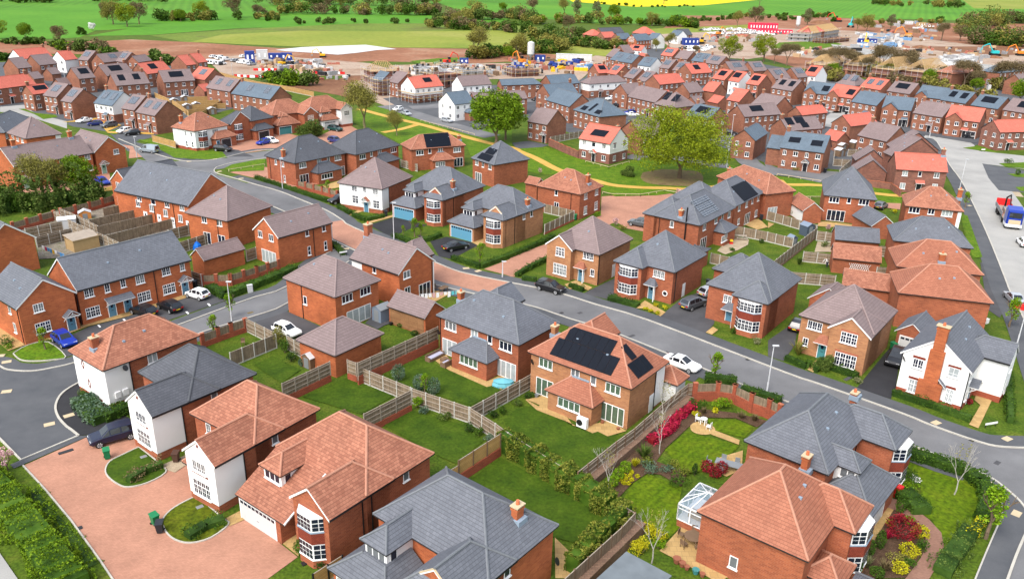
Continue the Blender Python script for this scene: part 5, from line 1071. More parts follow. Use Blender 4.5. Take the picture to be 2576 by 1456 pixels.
use('12'); sheet('patio','patio',[(1740,800),(1850,740),(1900,860),(2240,1000),(2350,950),(2485,960),(2480,1000),(2380,1078),(2300,1040),(2240,1055),(1870,890),(1780,830)],'patio_slabs'); sheet('patio','patio',[(1600,210),(1720,120),(1900,140),(1740,228)],'patio_slabs')
use('32'); sheet('driveway','drive',[(0,600),(290,400),(265,640),(150,800),(0,752)],'asphalt_drive'); sheet('driveway','drive',[(862,1058),(1165,690),(1290,700),(1240,1050),(1190,1168)],'asphalt_dark')
sheet('path','patio',[(380,885),(470,790),(560,810),(435,912)],'patio_slabs'); sheet('path','patio',[(2020,1120),(2180,1165),(2040,1456),(1950,1420),(2060,1230),(2000,1180)],'patio_slabs')
use('23'); sheet('patio','patio',[(1430,1190),(1650,950),(1760,990),(1840,1010),(1800,1260),(2100,1440),(2000,1500),(1700,1330)],'patio_slabs'); sheet('path','patio',[(1970,20),(2210,115),(2200,160),(1930,60)],'patio_slabs'); sheet('patio','patio',[(1990,290),(2240,215),(2230,400),(2080,470),(1950,400)],'patio_slabs')
sheet('patio','patio',[(415,1060),(560,1200),(580,1456),(420,1456)],'patio_slabs')
use('33'); sheet('path','patio',[(1140,668),(1240,690),(1380,752),(1560,885),(1680,1015),(1705,1150),(1660,1300),(1540,1500),(1300,1500),(1480,1260),(1530,1150),(1525,1050),(1440,930),(1310,830),(1100,745)],'block_paving_brown'); sheet('path','patio',[(1130,755),(1222,785),(970,1180),(830,1110),(900,1060)],'patio_slabs')
sheet('flower_bed','bed',[(1220,790),(1330,850),(1470,960),(1525,1060),(1520,1180),(1330,1456),(800,1456),(900,1290),(970,1180)],'bed_soil')
q=smooth(G(('g',305,455),('g',395,500),('g',385,545),('g',300,556),('g',225,530),('g',212,485),('g',250,460),('g',305,455)),3); b=MB(); b.poly([(p.x,p.y,.119) for p in q[:-1]],'patio_slabs'); tag(b.build('patio'),kind='structure')
KC=smooth(G(('g',1860,620),('g',2150,730),('33',1620,245),('33',1880,350),('33',2150,470),('33',2350,620),('33',2475,745),('33',2560,900),('33',2490,1040),('33',2400,1250),('33',2290,1560)),3); kerb(KC)
KD=smooth(G(('33',1310,165),('33',1600,300),('33',1860,390),('33',2080,490),('33',2200,590),('33',2262,730),('33',2265,850),('33',2190,1030),('33',2100,1240),('33',1970,1560)),3); kerb(KD,.12)
b=MB(); q=KC+KD[::-1]; b.poly([(p.x,p.y,.0785) for p in q],'asphalt_pavement'); tag(b.build('pavement'),kind='structure')
sheet('road','road',[('33',1620,250),('33',1880,350),('33',2150,470),('33',2350,620),('33',2475,745),('33',2560,900),('33',2490,1040),('33',2290,1560),('33',3200,1560),('33',3200,200),('33',2300,180),('33',2050,130)],'asphalt_road',dz=-.004)
KR=smooth(G(('33',3000,260),('32',2900,1500),('32',2640,800),('32',2485,400),('32',2350,130),('31',2300,1456),('31',2150,1080),('31',2000,750),('31',1870,500),('31',1760,350),('30',1640,1380),('30',1560,1340)),3)
strip('road',KR,0,9.5,'road','asphalt_pale',dz=.003); kerb(KR,.22); strip('pavement',KR,-2.6,-.1,'pave','asphalt_pavement')
use('31'); sheet('road','road',[(1560,20),(1660,100),(1900,200),(2485,265),(2700,290),(2700,420),(2080,340),(1760,350),(1640,180),(1500,100)],'asphalt_pale',dz=.005)
sheet('driveway','drive',[(2080,340),(2700,440),(2700,640),(2240,600),(2140,480)],'asphalt_pavement'); sheet('road','road',[(2240,610),(2430,600),(2485,665),(2330,650)],'gravel',dz=.006); sheet('road','road',[('30',1550,1300),('30',2100,1340),('30',2060,1400),(1900,190),(1800,150)],'asphalt_pavement',dz=.002)
for q in ([(1890,190),(2060,165),(2240,240),(2050,215)],[(2240,340),(2485,330),(2600,400),(2300,370)],[(2320,440),(2485,440),(2600,480),(2400,470)],[(2400,570),(2600,560),(2600,620),(2450,610)]): sheet('lawn','lawn',q,'lawn_bright')
sheet('lawn','lawn',[(1870,840),(1935,845),(2080,1250),(1990,1260),(1960,1180),(1900,1000)],'lawn_bright'); sheet('driveway','drive',[(2060,1300),(2200,1290),('32',2260,60),('32',2330,220),('32',2250,380),('32',2130,300)],'asphalt_drive')
use('21')
sheet('lawn','lawn',[(0,200),(330,180),(640,290),(940,380),(1200,300),(2100,350),('31',60,470),('31',550,500),('31',1300,600),('31',1290,740),('31',550,670),('31',150,650),(1800,600),(1400,650),(1000,660),(880,600),(640,440),(300,450),(0,380)],'lawn_bright')
sheet('lawn','lawn',[('10',1000,1010),('10',2485,1250),('10',2485,1440),('11',2100,300),('11',2040,160),('11',1900,0),('11',1420,160),('10',1200,1290),('10',950,1200)],'lawn_bright')
def path(pl,w,m='yellow_path',name='path',layer='patio'): return strip(name,smooth(pl,3),-w/2,w/2,layer,m)
path(G((-60,175),(50,215),(230,290),(430,395),(640,470),(800,505),(960,548),(1200,572),(1500,580),(1820,585),('31',40,500),('31',170,545),('31',550,555),('31',1060,635),('31',1290,655)),2.2)
path(G(('10',1000,1060),('10',1180,1110),('10',1400,1165),('10',1650,1225),('10',1950,1310),('10',2250,1390),('10',2485,1440),(50,215)),2.4); path(G(('10',1230,1290),('10',1400,1260),('10',1560,1215)),2.2)
e=smooth(G((1270,430),(1450,400),(1700,410),(1840,440),(1830,550),(1600,560),(1350,540),(1250,490),(1270,430)),3); b=MB(); b.poly([(p.x,p.y,.119) for p in e[:-1]],'mulch'); tag(b.build('mulch'),kind='structure')
sheet('driveway','drive',[(870,660),(1000,650),(1250,645),(1480,625),(1660,650),(1600,800),(1280,850),(1280,1000),(1120,970),(1000,900),(860,850)],'block_paving'); sheet('driveway','drive',[(0,1235),(360,1110),(860,840),(1010,900),(360,1240),(0,1440),(-120,1400)],'block_paving'); sheet('path','patio',[('31',600,700),('31',1290,730),('31',1280,790),('31',1040,760),('31',600,690)],'block_paving')
sheet('driveway','drive',[('h',640,338),('h',1140,150),('h',1170,240),('h',870,398)],'block_paving')
sheet('patio','patio',[(1990,1190),(2140,1040),(2300,1080),(2290,1130),(2200,1180),(2070,1225)],'gravel'); sheet('patio','patio',[(2160,900),(2400,880),(2485,960),(2380,985),(2290,950)],'patio_slabs'); sheet('patio','patio',[('31',0,910),('31',60,930),('31',0,970)],'patio_slabs'); sheet('patio','patio',[('31',490,900),('31',980,950),('31',960,980),('31',480,950)],'patio_slabs'); sheet('patio','patio',[('31',480,1100),('31',620,1110),('31',640,1200),('31',450,1200)],'gravel')
sheet('hard_standing','earth',[('20',-60,850),('20',700,760),('20',900,560),('20',1060,450),('20',1400,470),('20',2300,600),('30',700,760),('30',2485,850),('30',2900,900),('31',2700,240),('31',1600,60),('31',1000,420),('31',700,400),('31',0,340),('21',1900,130),('20',2000,1300),('20',1500,1180),('20',1100,1240),('20',560,1290),('20',0,1100)],'asphalt_pavement',dz=-.035); sheet('hard_standing','earth',[('00',-200,620),('00',700,560),('00',1500,620),('00',2100,700),('10',300,900),('10',0,1000),('00',1900,1150),('00',1500,1320),('00',600,1180),('00',-200,1040)],'asphalt_pavement',dz=-.035)
use('f')
for q,m in (([(545,285),(740,170),(930,220),(1180,290),(1310,400),(1100,580),(940,510)],'lawn_dark'),([(1180,720),(1440,530),(2290,1010),(1990,1180),(1700,1100)],'lawn_dark'),([(1460,240),(1560,160),(1730,130),(1900,240),(2180,335),(2380,370),(2010,650),(1500,350)],'lawn_dark'),([('e',1450,645),('e',1800,500),('e',2150,640),('e',1900,780)],'lawn_dark'),([('12',1200,920),('12',1640,780),('12',1880,900),('12',2380,1080),('12',2080,1235),('12',1520,1060)],'lawn_dark'),([('e',1085,405),('e',1220,335),('e',1440,440),('e',1290,545)],'lawn_dark'),([('23',1480,210),('23',1700,30),('23',2210,170),('23',1960,400),('23',1690,440)],'lawn_striped'),([('g',330,430),('g',560,440),('g',700,500),('g',620,580),('g',400,520)],'lawn_striped'),([('23',1070,690),('23',1180,530),('23',1320,440),('23',1650,570),('23',1600,830),('23',1640,950),('23',1480,1100),('23',1320,940)],'lawn_striped'),([('33',1290,310),('33',2060,560),('33',2060,700),('33',1980,900),('33',1800,1250),('33',1700,1140),('33',1600,900),('33',1480,820),('33',1480,500)],'lawn_striped')): sheet('lawn','lawn',q,m)
sheet('flower_bed','bed',[('23',1010,700),('23',1170,530),('23',1310,440),('23',1440,450),('23',1640,570),('23',1700,440),('23',1400,320),('23',1480,210),('23',1600,0),('23',1400,0),('23',1180,230),('23',1010,420),('23',900,600)],'bed_soil'); sheet('flower_bed','bed',[('g',200,400),('g',300,360),('g',560,390),('g',800,450),('g',720,500),('g',560,430),('g',330,425),('g',230,470),('g',0,680),('g',-40,600)],'bed_soil')
use('D')
use('10'); sheet('hard_standing','lawn',[(1230,960),(1700,900),(1930,830),(2485,830),(2485,1120),(2150,1290),(1780,1180),(1500,1110)],'asphalt_pavement',dz=.018)
use('01'); sheet('patio','patio',[(120,920),(520,800),(860,720),(1290,700),(1700,900),(1900,930),(1900,1040),(1200,1130),(700,1250),(380,1270),(340,1080)],'gravel_grey')
use('21'); path(G((2000,-140),(2130,100),(2300,330),(2485,420),('31',200,440),('31',560,510)),5.5,'asphalt_road','road','bed'); path(G((1900,110),(2100,130),(2200,60)),4.5,'asphalt_road','road','bed'); sheet('road','road',[('31',-40,330),('31',90,380),('31',690,420),('31',800,430),('31',700,500),('31',380,480),('31',20,450)],'asphalt_road',dz=.004); sheet('driveway','drive',[(0,140),(160,120),(360,160),(200,210),(40,190)],'asphalt_pavement')
path(G((1150,300),(1300,260),(1600,290),(1900,350),(2100,370)),4.5,'asphalt_road','road','bed')
use('20'); path(G((0,990),(250,980),(600,1000),(1000,1000),(1100,1060),(1250,1160)),7,'asphalt_road','road','bed'); path(G((560,800),(640,740),(760,640),(860,600),(1000,560)),6,'site_ground','site_road','site'); path(G((1000,1080),(1300,1180),(1500,1130)),8,'asphalt_pavement','road','bed')
use('30'); path(G((560,1080),(760,1090),(700,1150),(600,1240)),9,'asphalt_pale','road','bed'); path(G((1080,1230),(1500,1290),(2050,1380)),7,'asphalt_pavement','road','bed')
use('10'); path(G((1260,1030),(1500,1100),(1750,1180),(2130,1290),(2300,1330)),6.5,'asphalt_road','road','bed'); path(G((1500,1050),(1700,1040),(1900,1010)),7,'asphalt_road','road','bed')
use('D')
sheet('field','field',[(-400,25),(0,22),(230,12),(400,28),(640,28),(700,60),(1070,68),(1260,60),(1240,90),(800,78),(500,62),(240,78),(200,95),(100,100),(-400,110)],'field_green',dz=.012)
sheet('field','field',[(-600,-30),(2900,-30),(2900,20),(2000,62),(1500,60),(1180,30),(1100,5),(1080,36),(640,40),(430,45),(-600,26)],'field_green_dark')
sheet('field','field',[(215,92),(330,72),(520,50),(760,38),(1060,36),(1280,48),(1250,62),(900,60),(600,72),(390,88)],'field_green',dz=.02)
sheet('field','field',[(380,90),(640,72),(900,60),(1260,60),(1520,90),(1400,110),(1150,80),(900,90),(560,100),(480,110)],'meadow_rough',dz=.022)
sheet('field','field',[(560,88),(760,78),(1000,80),(1250,78),(1500,95),(1620,120),(1540,150),(1380,140),(1200,122),(960,120),(740,118),(600,112),(480,106)],'meadow',dz=.024)
sheet('field','field',[(1380,-28),(2000,-30),(1960,-5),(1770,14),(1600,18),(1440,5)],'rapeseed',dz=.026); sheet('field','field',[(1080,0),(1500,20),(1780,15),(1960,0),(2576,12),(2900,18),(2900,60),(2400,52),(2000,40),(1700,40),(1560,55),(1400,45),(1150,25)],'field_green',dz=.02)
sheet('field','field',[(2380,-30),(3000,-30),(3000,30),(2450,22)],'meadow',dz=.026); sheet('field','field',[(1440,98),(1580,100),(1600,75),(1900,62),(1900,80),(1640,90),(1600,110),(1470,104)],'meadow',dz=.026)
sheet('bare_ground','earth',[(-400,112),(150,104),(260,104),(330,100),(500,108),(700,122),(940,120),(1200,124),(1400,138),(1400,150),(1200,160),(930,155),(760,165),(700,160),(620,150),(480,150),(400,140),(0,135),(-400,150)],'bare_earth',dz=.01)
sheet('bare_ground','earth',[(740,205),(850,200),(960,170),(930,260),(850,240),(700,215)],'brown_earth'); sheet('bare_ground','earth',[(1720,38),(1900,36),(2030,40),(2300,58),(2700,62),(2900,130),(2576,220),(2200,200),(2000,170),(1800,110),(1640,90)],'bare_earth')
sheet('site_ground','site',[(520,150),(600,140),(700,142),(930,160),(1000,180),(1060,230),(1000,280),(900,240),(870,235),(880,210),(960,190),(830,192),(620,190),(560,190)],'site_ground',dz=.01); sheet('site_ground','site',[(980,165),(1200,160),(1330,160),(1470,150),(1500,140),(1560,150),(1480,185),(1440,200),(1180,200),(1060,250),(960,240)],'site_ground',dz=.01)
sheet('site_ground','site',[(1640,88),(1760,82),(1960,72),(2180,80),(2300,95),(2576,130),(2900,200),(2576,190),(2300,170),(2200,160),(1950,140),(1880,150),(1800,145),(1700,130)],'site_ground',dz=.012)
sheet('field','site',[(2300,118),(2576,118),(2900,130),(2900,150),(2400,135)],'brown_earth',dz=.03); sheet('lawn','site',[(1960,108),(2080,104),(2120,112),(2050,128),(1940,122)],'lawn_bright',dz=.03); sheet('lawn','site',[(1470,140),(1540,142),(1600,140),(1560,125),(1500,118),(1440,130)],'meadow',dz=.03)
sheet('lawn','site',[(1030,155),(1100,148),(1180,145),(1160,156),(1060,163)],'lawn_bright',dz=.04)
sheet('pond','site',[(693,127),(760,120),(860,116),(920,114),(950,118),(998,125),(950,127),(900,134),(850,139),(800,135),(720,130)],'water_pale',dz=.05)
sheet('road','site',[(2090,112),(2160,120),(2260,140),(2500,165),(2576,172),(2576,180),(2480,176),(2230,150),(2100,124)],'asphalt_pale',dz=.05)
use('D')
for p in (('02',0,750),('02',65,810),('02',670,1330),('02',480,1415),('02',65,1097),('33',2320,100),('33',1465,215),('33',2410,825),('33',2145,540),('11',815,1145),('11',875,1168),('h',505,333),('h',597,354),('32',1630,1400),('01',1835,320),('01',2090,298),('01',2130,418),('01',2340,486),('31',1880,598),('31',1955,750)):
 q=at(p); b=MB(); b.box(-.5,-.35,0,.5,.35,.088,'stone_cap'); o=b.build('inspection_cover',None,(q.x,q.y,0),rnd.uniform(0,1)); tag(o,kind='structure')
for t,x,y,w_,m in (('02',65,1097,.9,'bed_soil'),('h',1340,545,.5,'fascia_dark'),('h',1375,672,.7,'asphalt_drive'),('h',1235,672,.5,'fascia_dark'),('22',1150,560,1.5,'asphalt_drive'),('22',2285,785,.4,'fascia_dark'),('22',2115,930,.4,'fascia_dark'),('33',1980,110,.6,'fascia_dark'),('33',1830,312,.6,'fascia_dark'),('33',2225,330,.8,'asphalt_drive'),('12',120,370,.8,'mulch'),('02',2430,330,.8,'mulch'),('g',1420,120,1.6,'asphalt_drive'),('32',1000,1085,.7,'brick_tan'),('32',1075,1095,.7,'brick_tan'),('03',640,225,1.3,'fascia_dark'),('03',775,965,.4,'fascia_dark'),('03',1395,275,.6,'metal_grey'),('03',1940,762,.6,'metal_grey'),('13',485,1300,.7,'fascia_dark')):
 q=at((t,x,y)); b=MB(); b.box(-w_/2,-.22,0,w_/2,.22,.102 if t in('03','13') else .048,m); tag(b.build('drain_cover',None,(q.x,q.y,0),.7),kind='structure')
# ---------------------------------------------------------------- plants
def foliage(name,a,b_,c):
 def f(n,b):
  gm=N(n,'NewGeometry'); no=N(n,'TexNoise'); no.inputs['Scale'].default_value=.9; no.inputs['Detail'].default_value=3
  n.links.new(gm.outputs['Position'],no.inputs['Vector'])
  mx=N(n,'Math',operation='ADD'); m2=N(n,'Math',operation='MULTIPLY'); m2.inputs[1].default_value=.45
  n.links.new(gm.outputs['Random Per Island'],m2.inputs[0]); n.links.new(m2.outputs[0],mx.inputs[0]); n.links.new(no.outputs['Fac'],mx.inputs[1])
  r=ramp(n,[(.42,a),(.72,b_),(1.0,c)]); n.links.new(mx.outputs[0],r.inputs[0]); n.links.new(r.outputs[0],b.inputs['Base Color'])
  b.inputs['Roughness'].default_value=.75; b.inputs['Specular IOR Level'].default_value=.15
 mat(name,f)
foliage('leaf_oak',(.085,.12,.004),(.15,.195,.006),(.24,.28,.012)); foliage('leaf_bright',(0.045, 0.09, 0.002),(0.09, 0.16, 0.003),(0.16, 0.24, 0.01))
foliage('leaf_olive',(.11,.105,.02),(.17,.16,.03),(.24,.22,.05)); foliage('leaf_brown',(0.08, 0.06, 0.026),(0.125, 0.092, 0.042),(0.18, 0.14, 0.07))
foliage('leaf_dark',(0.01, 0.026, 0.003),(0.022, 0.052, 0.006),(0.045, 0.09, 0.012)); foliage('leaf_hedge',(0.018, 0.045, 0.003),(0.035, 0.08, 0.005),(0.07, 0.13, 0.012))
foliage('leaf_laurel',(0.035, 0.06, 0.006),(0.09, 0.12, 0.012),(0.2, 0.2, 0.03)); foliage('leaf_lime',(0.05, 0.12, 0.003),(0.12, 0.22, 0.004),(0.2, 0.31, 0.015))
foliage('leaf_yellow',(0.2, 0.2, 0.004),(0.36, 0.33, 0.005),(0.5, 0.46, 0.02)); foliage('leaf_red',(.07,.004,.006),(.16,.008,.012),(.28,.02,.03))
foliage('leaf_crimson',(.16,.004,.02),(.34,.008,.04),(.5,.03,.08)); foliage('leaf_blue',(.03,.06,.035),(.07,.12,.07),(.14,.19,.13))
foliage('leaf_mid',(0.03, 0.06, 0.008),(0.06, 0.1, 0.015),(0.11, 0.15, 0.03)); foliage('leaf_grey',(0.09, 0.1, 0.04),(0.14, 0.15, 0.06),(0.21, 0.22, 0.11)); foliage('blossom_pink',(.35,.18,.18),(.5,.3,.3),(.65,.45,.45)); foliage('blossom_white',(.5,.5,.48),(.7,.7,.68),(.85,.85,.82)); foliage('leaf_purple',(.03,.012,.03),(.06,.025,.06),(.12,.05,.14))
plain('bark',(.14,.10,.065),.9,var=.35,vs=4); plain('bark_pale',(.36,.34,.30),.8,var=.2,vs=6); plain('bark_olive',(.16,.14,.07),.9,var=.3,vs=4)
def leaf(v,f,p,s,r):
 a=r.uniform(0,6.283); z=r.uniform(-1,1); q=math.sqrt(1-z*z); nx,ny,nz=q*math.cos(a),q*math.sin(a),z
 if abs(nz)<.9: tx,ty,tz=-ny,nx,0.; l=math.hypot(tx,ty); tx/=l; ty/=l
 else: tx,ty,tz=1.,0.,0.
 bx,by,bz=ny*tz-nz*ty,nz*tx-nx*tz,nx*ty-ny*tx; i=len(v); h=s*r.uniform(.6,1.2)*.5; g=h*r.uniform(.55,1)
 x,y,zz=p
 v+=[(x-tx*h,y-ty*h,zz-tz*h),(x+bx*g,y+by*g,zz+bz*g),(x+tx*h,y+ty*h,zz+tz*h),(x-bx*g,y-by*g,zz-bz*g)]; f.append((i,i+1,i+2,i+3))
def leaves(name,pts,size,m,seed=1):
 r=random.Random(seed); v=[];f=[]
 for p in pts: leaf(v,f,p,size,r)
 me=bpy.data.meshes.new(name); me.from_pydata(v,[],f); me.materials.append(M[m]); me.update(); return me
def blobpts(blobs,n,r,fill=.35,gap=0,gs=.6):
 o=[]; vol=[b[3]*b[4]+b[4]*b[5]+b[3]*b[5] for b in blobs]; tot=sum(vol)
 for b,vv in zip(blobs,vol):
  k=int(n*vv/tot)
  for _ in range(k):
   a=r.uniform(0,6.283); z=r.uniform(-1,1); q=math.sqrt(1-z*z); d=r.uniform(fill,1)**.5*r.uniform(.85,1.08)
   p=(b[0]+b[3]*q*math.cos(a)*d,b[1]+b[4]*q*math.sin(a)*d,b[2]+b[5]*z*d)
   if gap and noise.noise(Vector(p)*gs)<-.5+gap: continue
   o.append(p)
 return o
def limbs(b,p,d,L,r,depth,rn,spread=.6,m='bark',tips=None,up=.15,ns=5):
 q=p+d*L*.5+Vector((rn.uniform(-1,1),rn.uniform(-1,1),0))*L*.06; e=p+d*L
 b.tube(p,q,r,r*.85,m,ns,False); b.tube(q,e,r*.85,r*.65,m,ns,False)
 if depth==0:
  if tips is not None: tips.append(tuple(e))
  return
 k=rn.choice((2,3)) if depth>1 else 3
 a0=rn.uniform(0,6.28)
 for i in range(k):
  a=a0+6.283*i/k+rn.uniform(-.4,.4); s=d.orthogonal().normalized(); s=Matrix.Rotation(a,3,d)@s
  nd=(d+s*spread*rn.uniform(.7,1.3)+Vector((0,0,up))).normalized()
  limbs(b,e,nd,L*rn.uniform(.62,.85),r*.62,depth-1,rn,spread,m,tips,up,max(3,ns-1))
TP={}
def tree_proto(key,h,w,lm,style='round',rad=.035,nb=18,n=5000,ls=.35,seed=3,bm='bark',trunk=.25,bare=False,gap=.25,depth=4,spread=.62):
 rn=random.Random(seed); b=MB(); tips=[]
 limbs(b,Vector((0,0,-.2)),Vector((rn.uniform(-.06,.06),rn.uniform(-.06,.06),1)).normalized(),h*trunk,h*rad,depth,rn,spread,bm,tips,.12,6)
 tr=b.mesh('trunk'); blobs=[]
 if tips:
  mz=max(t[2] for t in tips); mr=max(math.hypot(t[0],t[1]) for t in tips)
  k=len(tips); cw=w*.5/max(mr,.1)*.85
 tips=[(t[0]*min(cw,1.6),t[1]*min(cw,1.6),t[2]) for t in tips]
 if bare: pts=[(t[0]+rn.gauss(0,w*.06),t[1]+rn.gauss(0,w*.06),t[2]*rn.uniform(.8,1.06)+rn.gauss(0,h*.03)) for t in tips for _ in range(max(1,n//len(tips)))]
 else:
  for _ in range(nb):
   a=rn.uniform(0,6.283); t=rn.random()
   if style=='round': z=h*(.35+.58*t); R0=w*.5*math.sqrt(max(.05,1-((t-.4)/.68)**2)); rr=w*.17
   elif style=='low': z=h*(.1+.75*t); R0=w*.5*math.sqrt(max(.05,1-(t*.9)**2)); rr=w*.17
   elif style=='cone': z=h*(.2+.75*t); R0=w*.5*(1-t)**.7; rr=w*.2
   else: z=h*(.25+.65*t); R0=w*.42*math.sin(math.pi*(.15+.8*t)); rr=w*.2
   d=R0*rn.uniform(.35,.82); s=rr*rn.uniform(.75,1.35); blobs.append((d*math.cos(a),d*math.sin(a),z,s,s,s*.78))
  pts=blobpts(blobs,n,rn,.3,gap,1.4/max(w*.12,.4))
 TP[key]=(tr,leaves('crown',pts,ls,lm,seed)); return TP[key]
def tree(key,p,h=1,label=None,cat='tree',group=None,name='tree',s=None,rz=None,sz=None,loc=None):
 tr,cr=TP[key]; q=loc if loc is not None else at(p); r=thing(name,label,cat,(q.x,q.y,0),rnd.uniform(0,6.28) if rz is None else rz,group)
 k=h; r.scale=(k,k,(sz or 1)*k); put('trunk',tr,r); put('crown',cr,r); return r
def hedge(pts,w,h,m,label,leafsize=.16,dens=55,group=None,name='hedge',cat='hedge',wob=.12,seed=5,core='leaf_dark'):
 pl=[at(p) if len(p)<4 else Vector(p[:3]) for p in pts] if not isinstance(pts[0],Vector) else pts
 rn=random.Random(seed+int(abs(pl[0].x*10))); P=[]; b=MB()
 for i in range(len(pl)-1):
  a,c=pl[i],pl[i+1]; L=(c-a).length; t=(c-a).normalized(); n_=Vector((t.y,-t.x,0))
  for _ in range(int(L*(w+2*h)*dens)):
   u=rn.uniform(-.1,L+.1); s=rn.random(); k=noise.noise(a+t*u+Vector((0,0,seed)))*wob*2
   if s<h/(w+2*h): y=-w/2-k+rn.gauss(0,.04); z=rn.uniform(.02,h)
   elif s<2*h/(w+2*h): y=w/2+k+rn.gauss(0,.04); z=rn.uniform(.02,h)
   else: y=rn.uniform(-w/2,w/2); z=h+k*1.5+rn.gauss(0,.05)
   q=a+t*u+n_*y; P.append((q.x,q.y,z))
  wd=w/2-.1 if h<3 else w*.22; A,B_,D_,E_=a+n_*wd,c+n_*wd,c-n_*wd,a-n_*wd; b.prism([(A.x,A.y),(E_.x,E_.y),(D_.x,D_.y),(B_.x,B_.y)][::-1],0,h-.12 if h<3 else h*.5,core,bottom=False)  # dark filler block put inside the leaves to stop seeing through
 r=thing(name,label,cat,tuple(pl[0]),0,group); o=pl[0]
 me=leaves('foliage',[(x-o.x,y-o.y,z) for x,y,z in P],leafsize,m,seed); put('foliage',me,r)
 b.v=[(x-o.x,y-o.y,z) for x,y,z in b.v]; b.build('stems_or_core',r); return r
BP={}
def bush(p,m,w,h,label,cat='shrub',group=None,name='shrub',n=None,ls=.14,kind='ball',loc=None):
 k=(m,round(w,1),round(h,1),kind,ls)
 if k not in BP:
  rn=random.Random(len(BP)+5); n=n or int(260*w*h+160); b=MB()
  if kind=='ball': bl=[(0,0,h*.52,w*.48,w*.48,h*.48)]
  elif kind=='spiky':
   v=MB()
   for i in range(70):
    a=rn.uniform(0,6.28); t=rn.uniform(.15,1.1); L=h*rn.uniform(.8,1.1); d=Vector((math.cos(a)*t*.8,math.sin(a)*t*.8,1)).normalized(); e=d*L; s=Vector((-d.y,d.x,0)); s=(s.normalized() if s.length>.01 else Vector((1,0,0)))*w*.03
    mid=e*.55+Vector((0,0,h*.05)); v.poly([tuple(-s),tuple(s),tuple(mid+s*.8),tuple(mid-s*.8)],m); v.poly([tuple(mid-s*.8),tuple(mid+s*.8),tuple(e*1.0-Vector((0,0,t*h*.12)))],m)
   BP[k]=(None,v.mesh('foliage'))
  else: bl=[(rn.uniform(-.3,.3)*w,rn.uniform(-.3,.3)*w,h*rn.uniform(.3,.7),w*.28,w*.28,h*.3) for _ in range(7)]
  if kind!='spiky':
   for i in range(4): a=rn.uniform(0,6.28); b.tube((0,0,-.05),(math.cos(a)*w*.25,math.sin(a)*w*.25,h*.6),.03,.015,'bark',4)
   BP[k]=(b.mesh('stems_or_core'),leaves('foliage',blobpts(bl,n,rn,.45,.0 if kind=='ball' else .12,2),ls,m,7))
 st,fo=BP[k]; q=loc if loc is not None else at(p); r=thing(name,label,cat,(q.x,q.y,0),rnd.uniform(0,6.28),group); put('foliage',fo,r)
 if st: put('stems_or_core',st,r)
 return r
# ---------------------------------------------------------------- fences and walls
def fence(pts,label,h=1.8,base=0,m='fence_board',post='concrete',rails=True,step=1.85,bm='plinth_brick',group=None,rail='timber_grey',horiz=False,plist=None,inv=False,cat='fence',name='fence'):
 pl=plist or [at(p,h) for p in pts]; o=pl[0]; r=thing(name,label,cat,(o.x,o.y,0),0,group)
 L=[Vector((p.x-o.x,p.y-o.y,0)) for p in pl]; pan=MB(); ra=MB(); bs=MB(); pc=MB(); first=True
 for i in range(len(L)-1):
  a,c=L[i],L[i+1]; D=(c-a).length; t=(c-a)/D; n_=Vector((t.y,-t.x,0)); k=max(1,round(D/step))
  if n_.y>0: n_=-n_
  if inv: n_=-n_
  def bx(b,u0,u1,y0,y1,z0,z1,mm):
   q=[a+t*u0+n_*y0,a+t*u1+n_*y0,a+t*u1+n_*y1,a+t*u0+n_*y1]
   if (q[1]-q[0]).cross(q[2]-q[0]).z<0: q=q[::-1]
   b.prism([(p.x,p.y) for p in q],z0,z1,mm)
  bx(pan,.0,D,-.02,.02,base+(.15 if not base else .02),h-.04,m); bx(ra,0,D,-.035,.035,h-.04,h,rail)
  if rails:
   for z in (.25,.55,.85): bx(ra,0,D,.021,.075,base+(h-base)*z-.04,base+(h-base)*z+.04,rail)
  if base: bx(bs,-.05,D+.05,-.11,.11,-.2,base,bm)
  else: bx(bs,0,D,-.03,.03,0,.16,'concrete')
  for j in range(k+(1 if i==len(L)-2 else 0)):
   u=D*j/k; q=a+t*u; b=MB(); g=.06;
   b.box(-g,-g,base-(.5 if base else 0) if post!='gutter_black' else base-.6,g,g,h+.06,post); po=b.build('post',r,(q.x+n_.x*.03,q.y+n_.y*.03,0),math.atan2(t.y,t.x))
 pan.build('board_panel',r); ra.build('rail',r); bs.build('brick_base' if base else 'gravel_board',r); return r
def pier_wall(pts,label,h=1.8,m='plinth_brick',step=2.5,group=None,low=.7,panel=True,plist=None):
 pl=plist or [at(p,h) for p in pts]; o=pl[0]; r=thing('garden_wall',label,'wall',(o.x,o.y,0),0,group); L=[Vector((p.x-o.x,p.y-o.y,0)) for p in pl]; w=MB(); pn=MB()
 for i in range(len(L)-1):
  a,c=L[i],L[i+1]; D=(c-a).length; t=(c-a)/D; k=max(1,round(D/step)); n_=Vector((t.y,-t.x,0))
  def bx(b,u0,u1,y,z0,z1,mm,top=None):
   q=[a+t*u0+n_*y,a+t*u1+n_*y,a+t*u1-n_*y,a+t*u0-n_*y]; q=q if (q[1]-q[0]).cross(q[2]-q[0]).z>0 else q[::-1]
   b.prism([(p.x,p.y) for p in q],z0,z1,mm,top)
  bx(w,0,D,.11,-.2,low if panel else h-.1,m,'soldier_course')
  for j in range(k+1):
   u=D*j/k; b=MB(); q=a+t*u; b.box(-.24,-.16,-.2,.24,.16,h,m); b.box(-.28,-.2,h,.28,.2,h+.07,'soldier_course'); b.build('pier',r,(q.x,q.y,0),math.atan2(t.y,t.x))
   if panel and j<k: bx(pn,u+.24,u+D/k-.24,.03,low+.03,h-.15,'fence_board')
  if not panel: bx(w,0,D,.15,h-.1,h-.02,'soldier_course')
 w.build('brickwork',r)
 if pn.f: pn.build('board_panel',r)
 return r
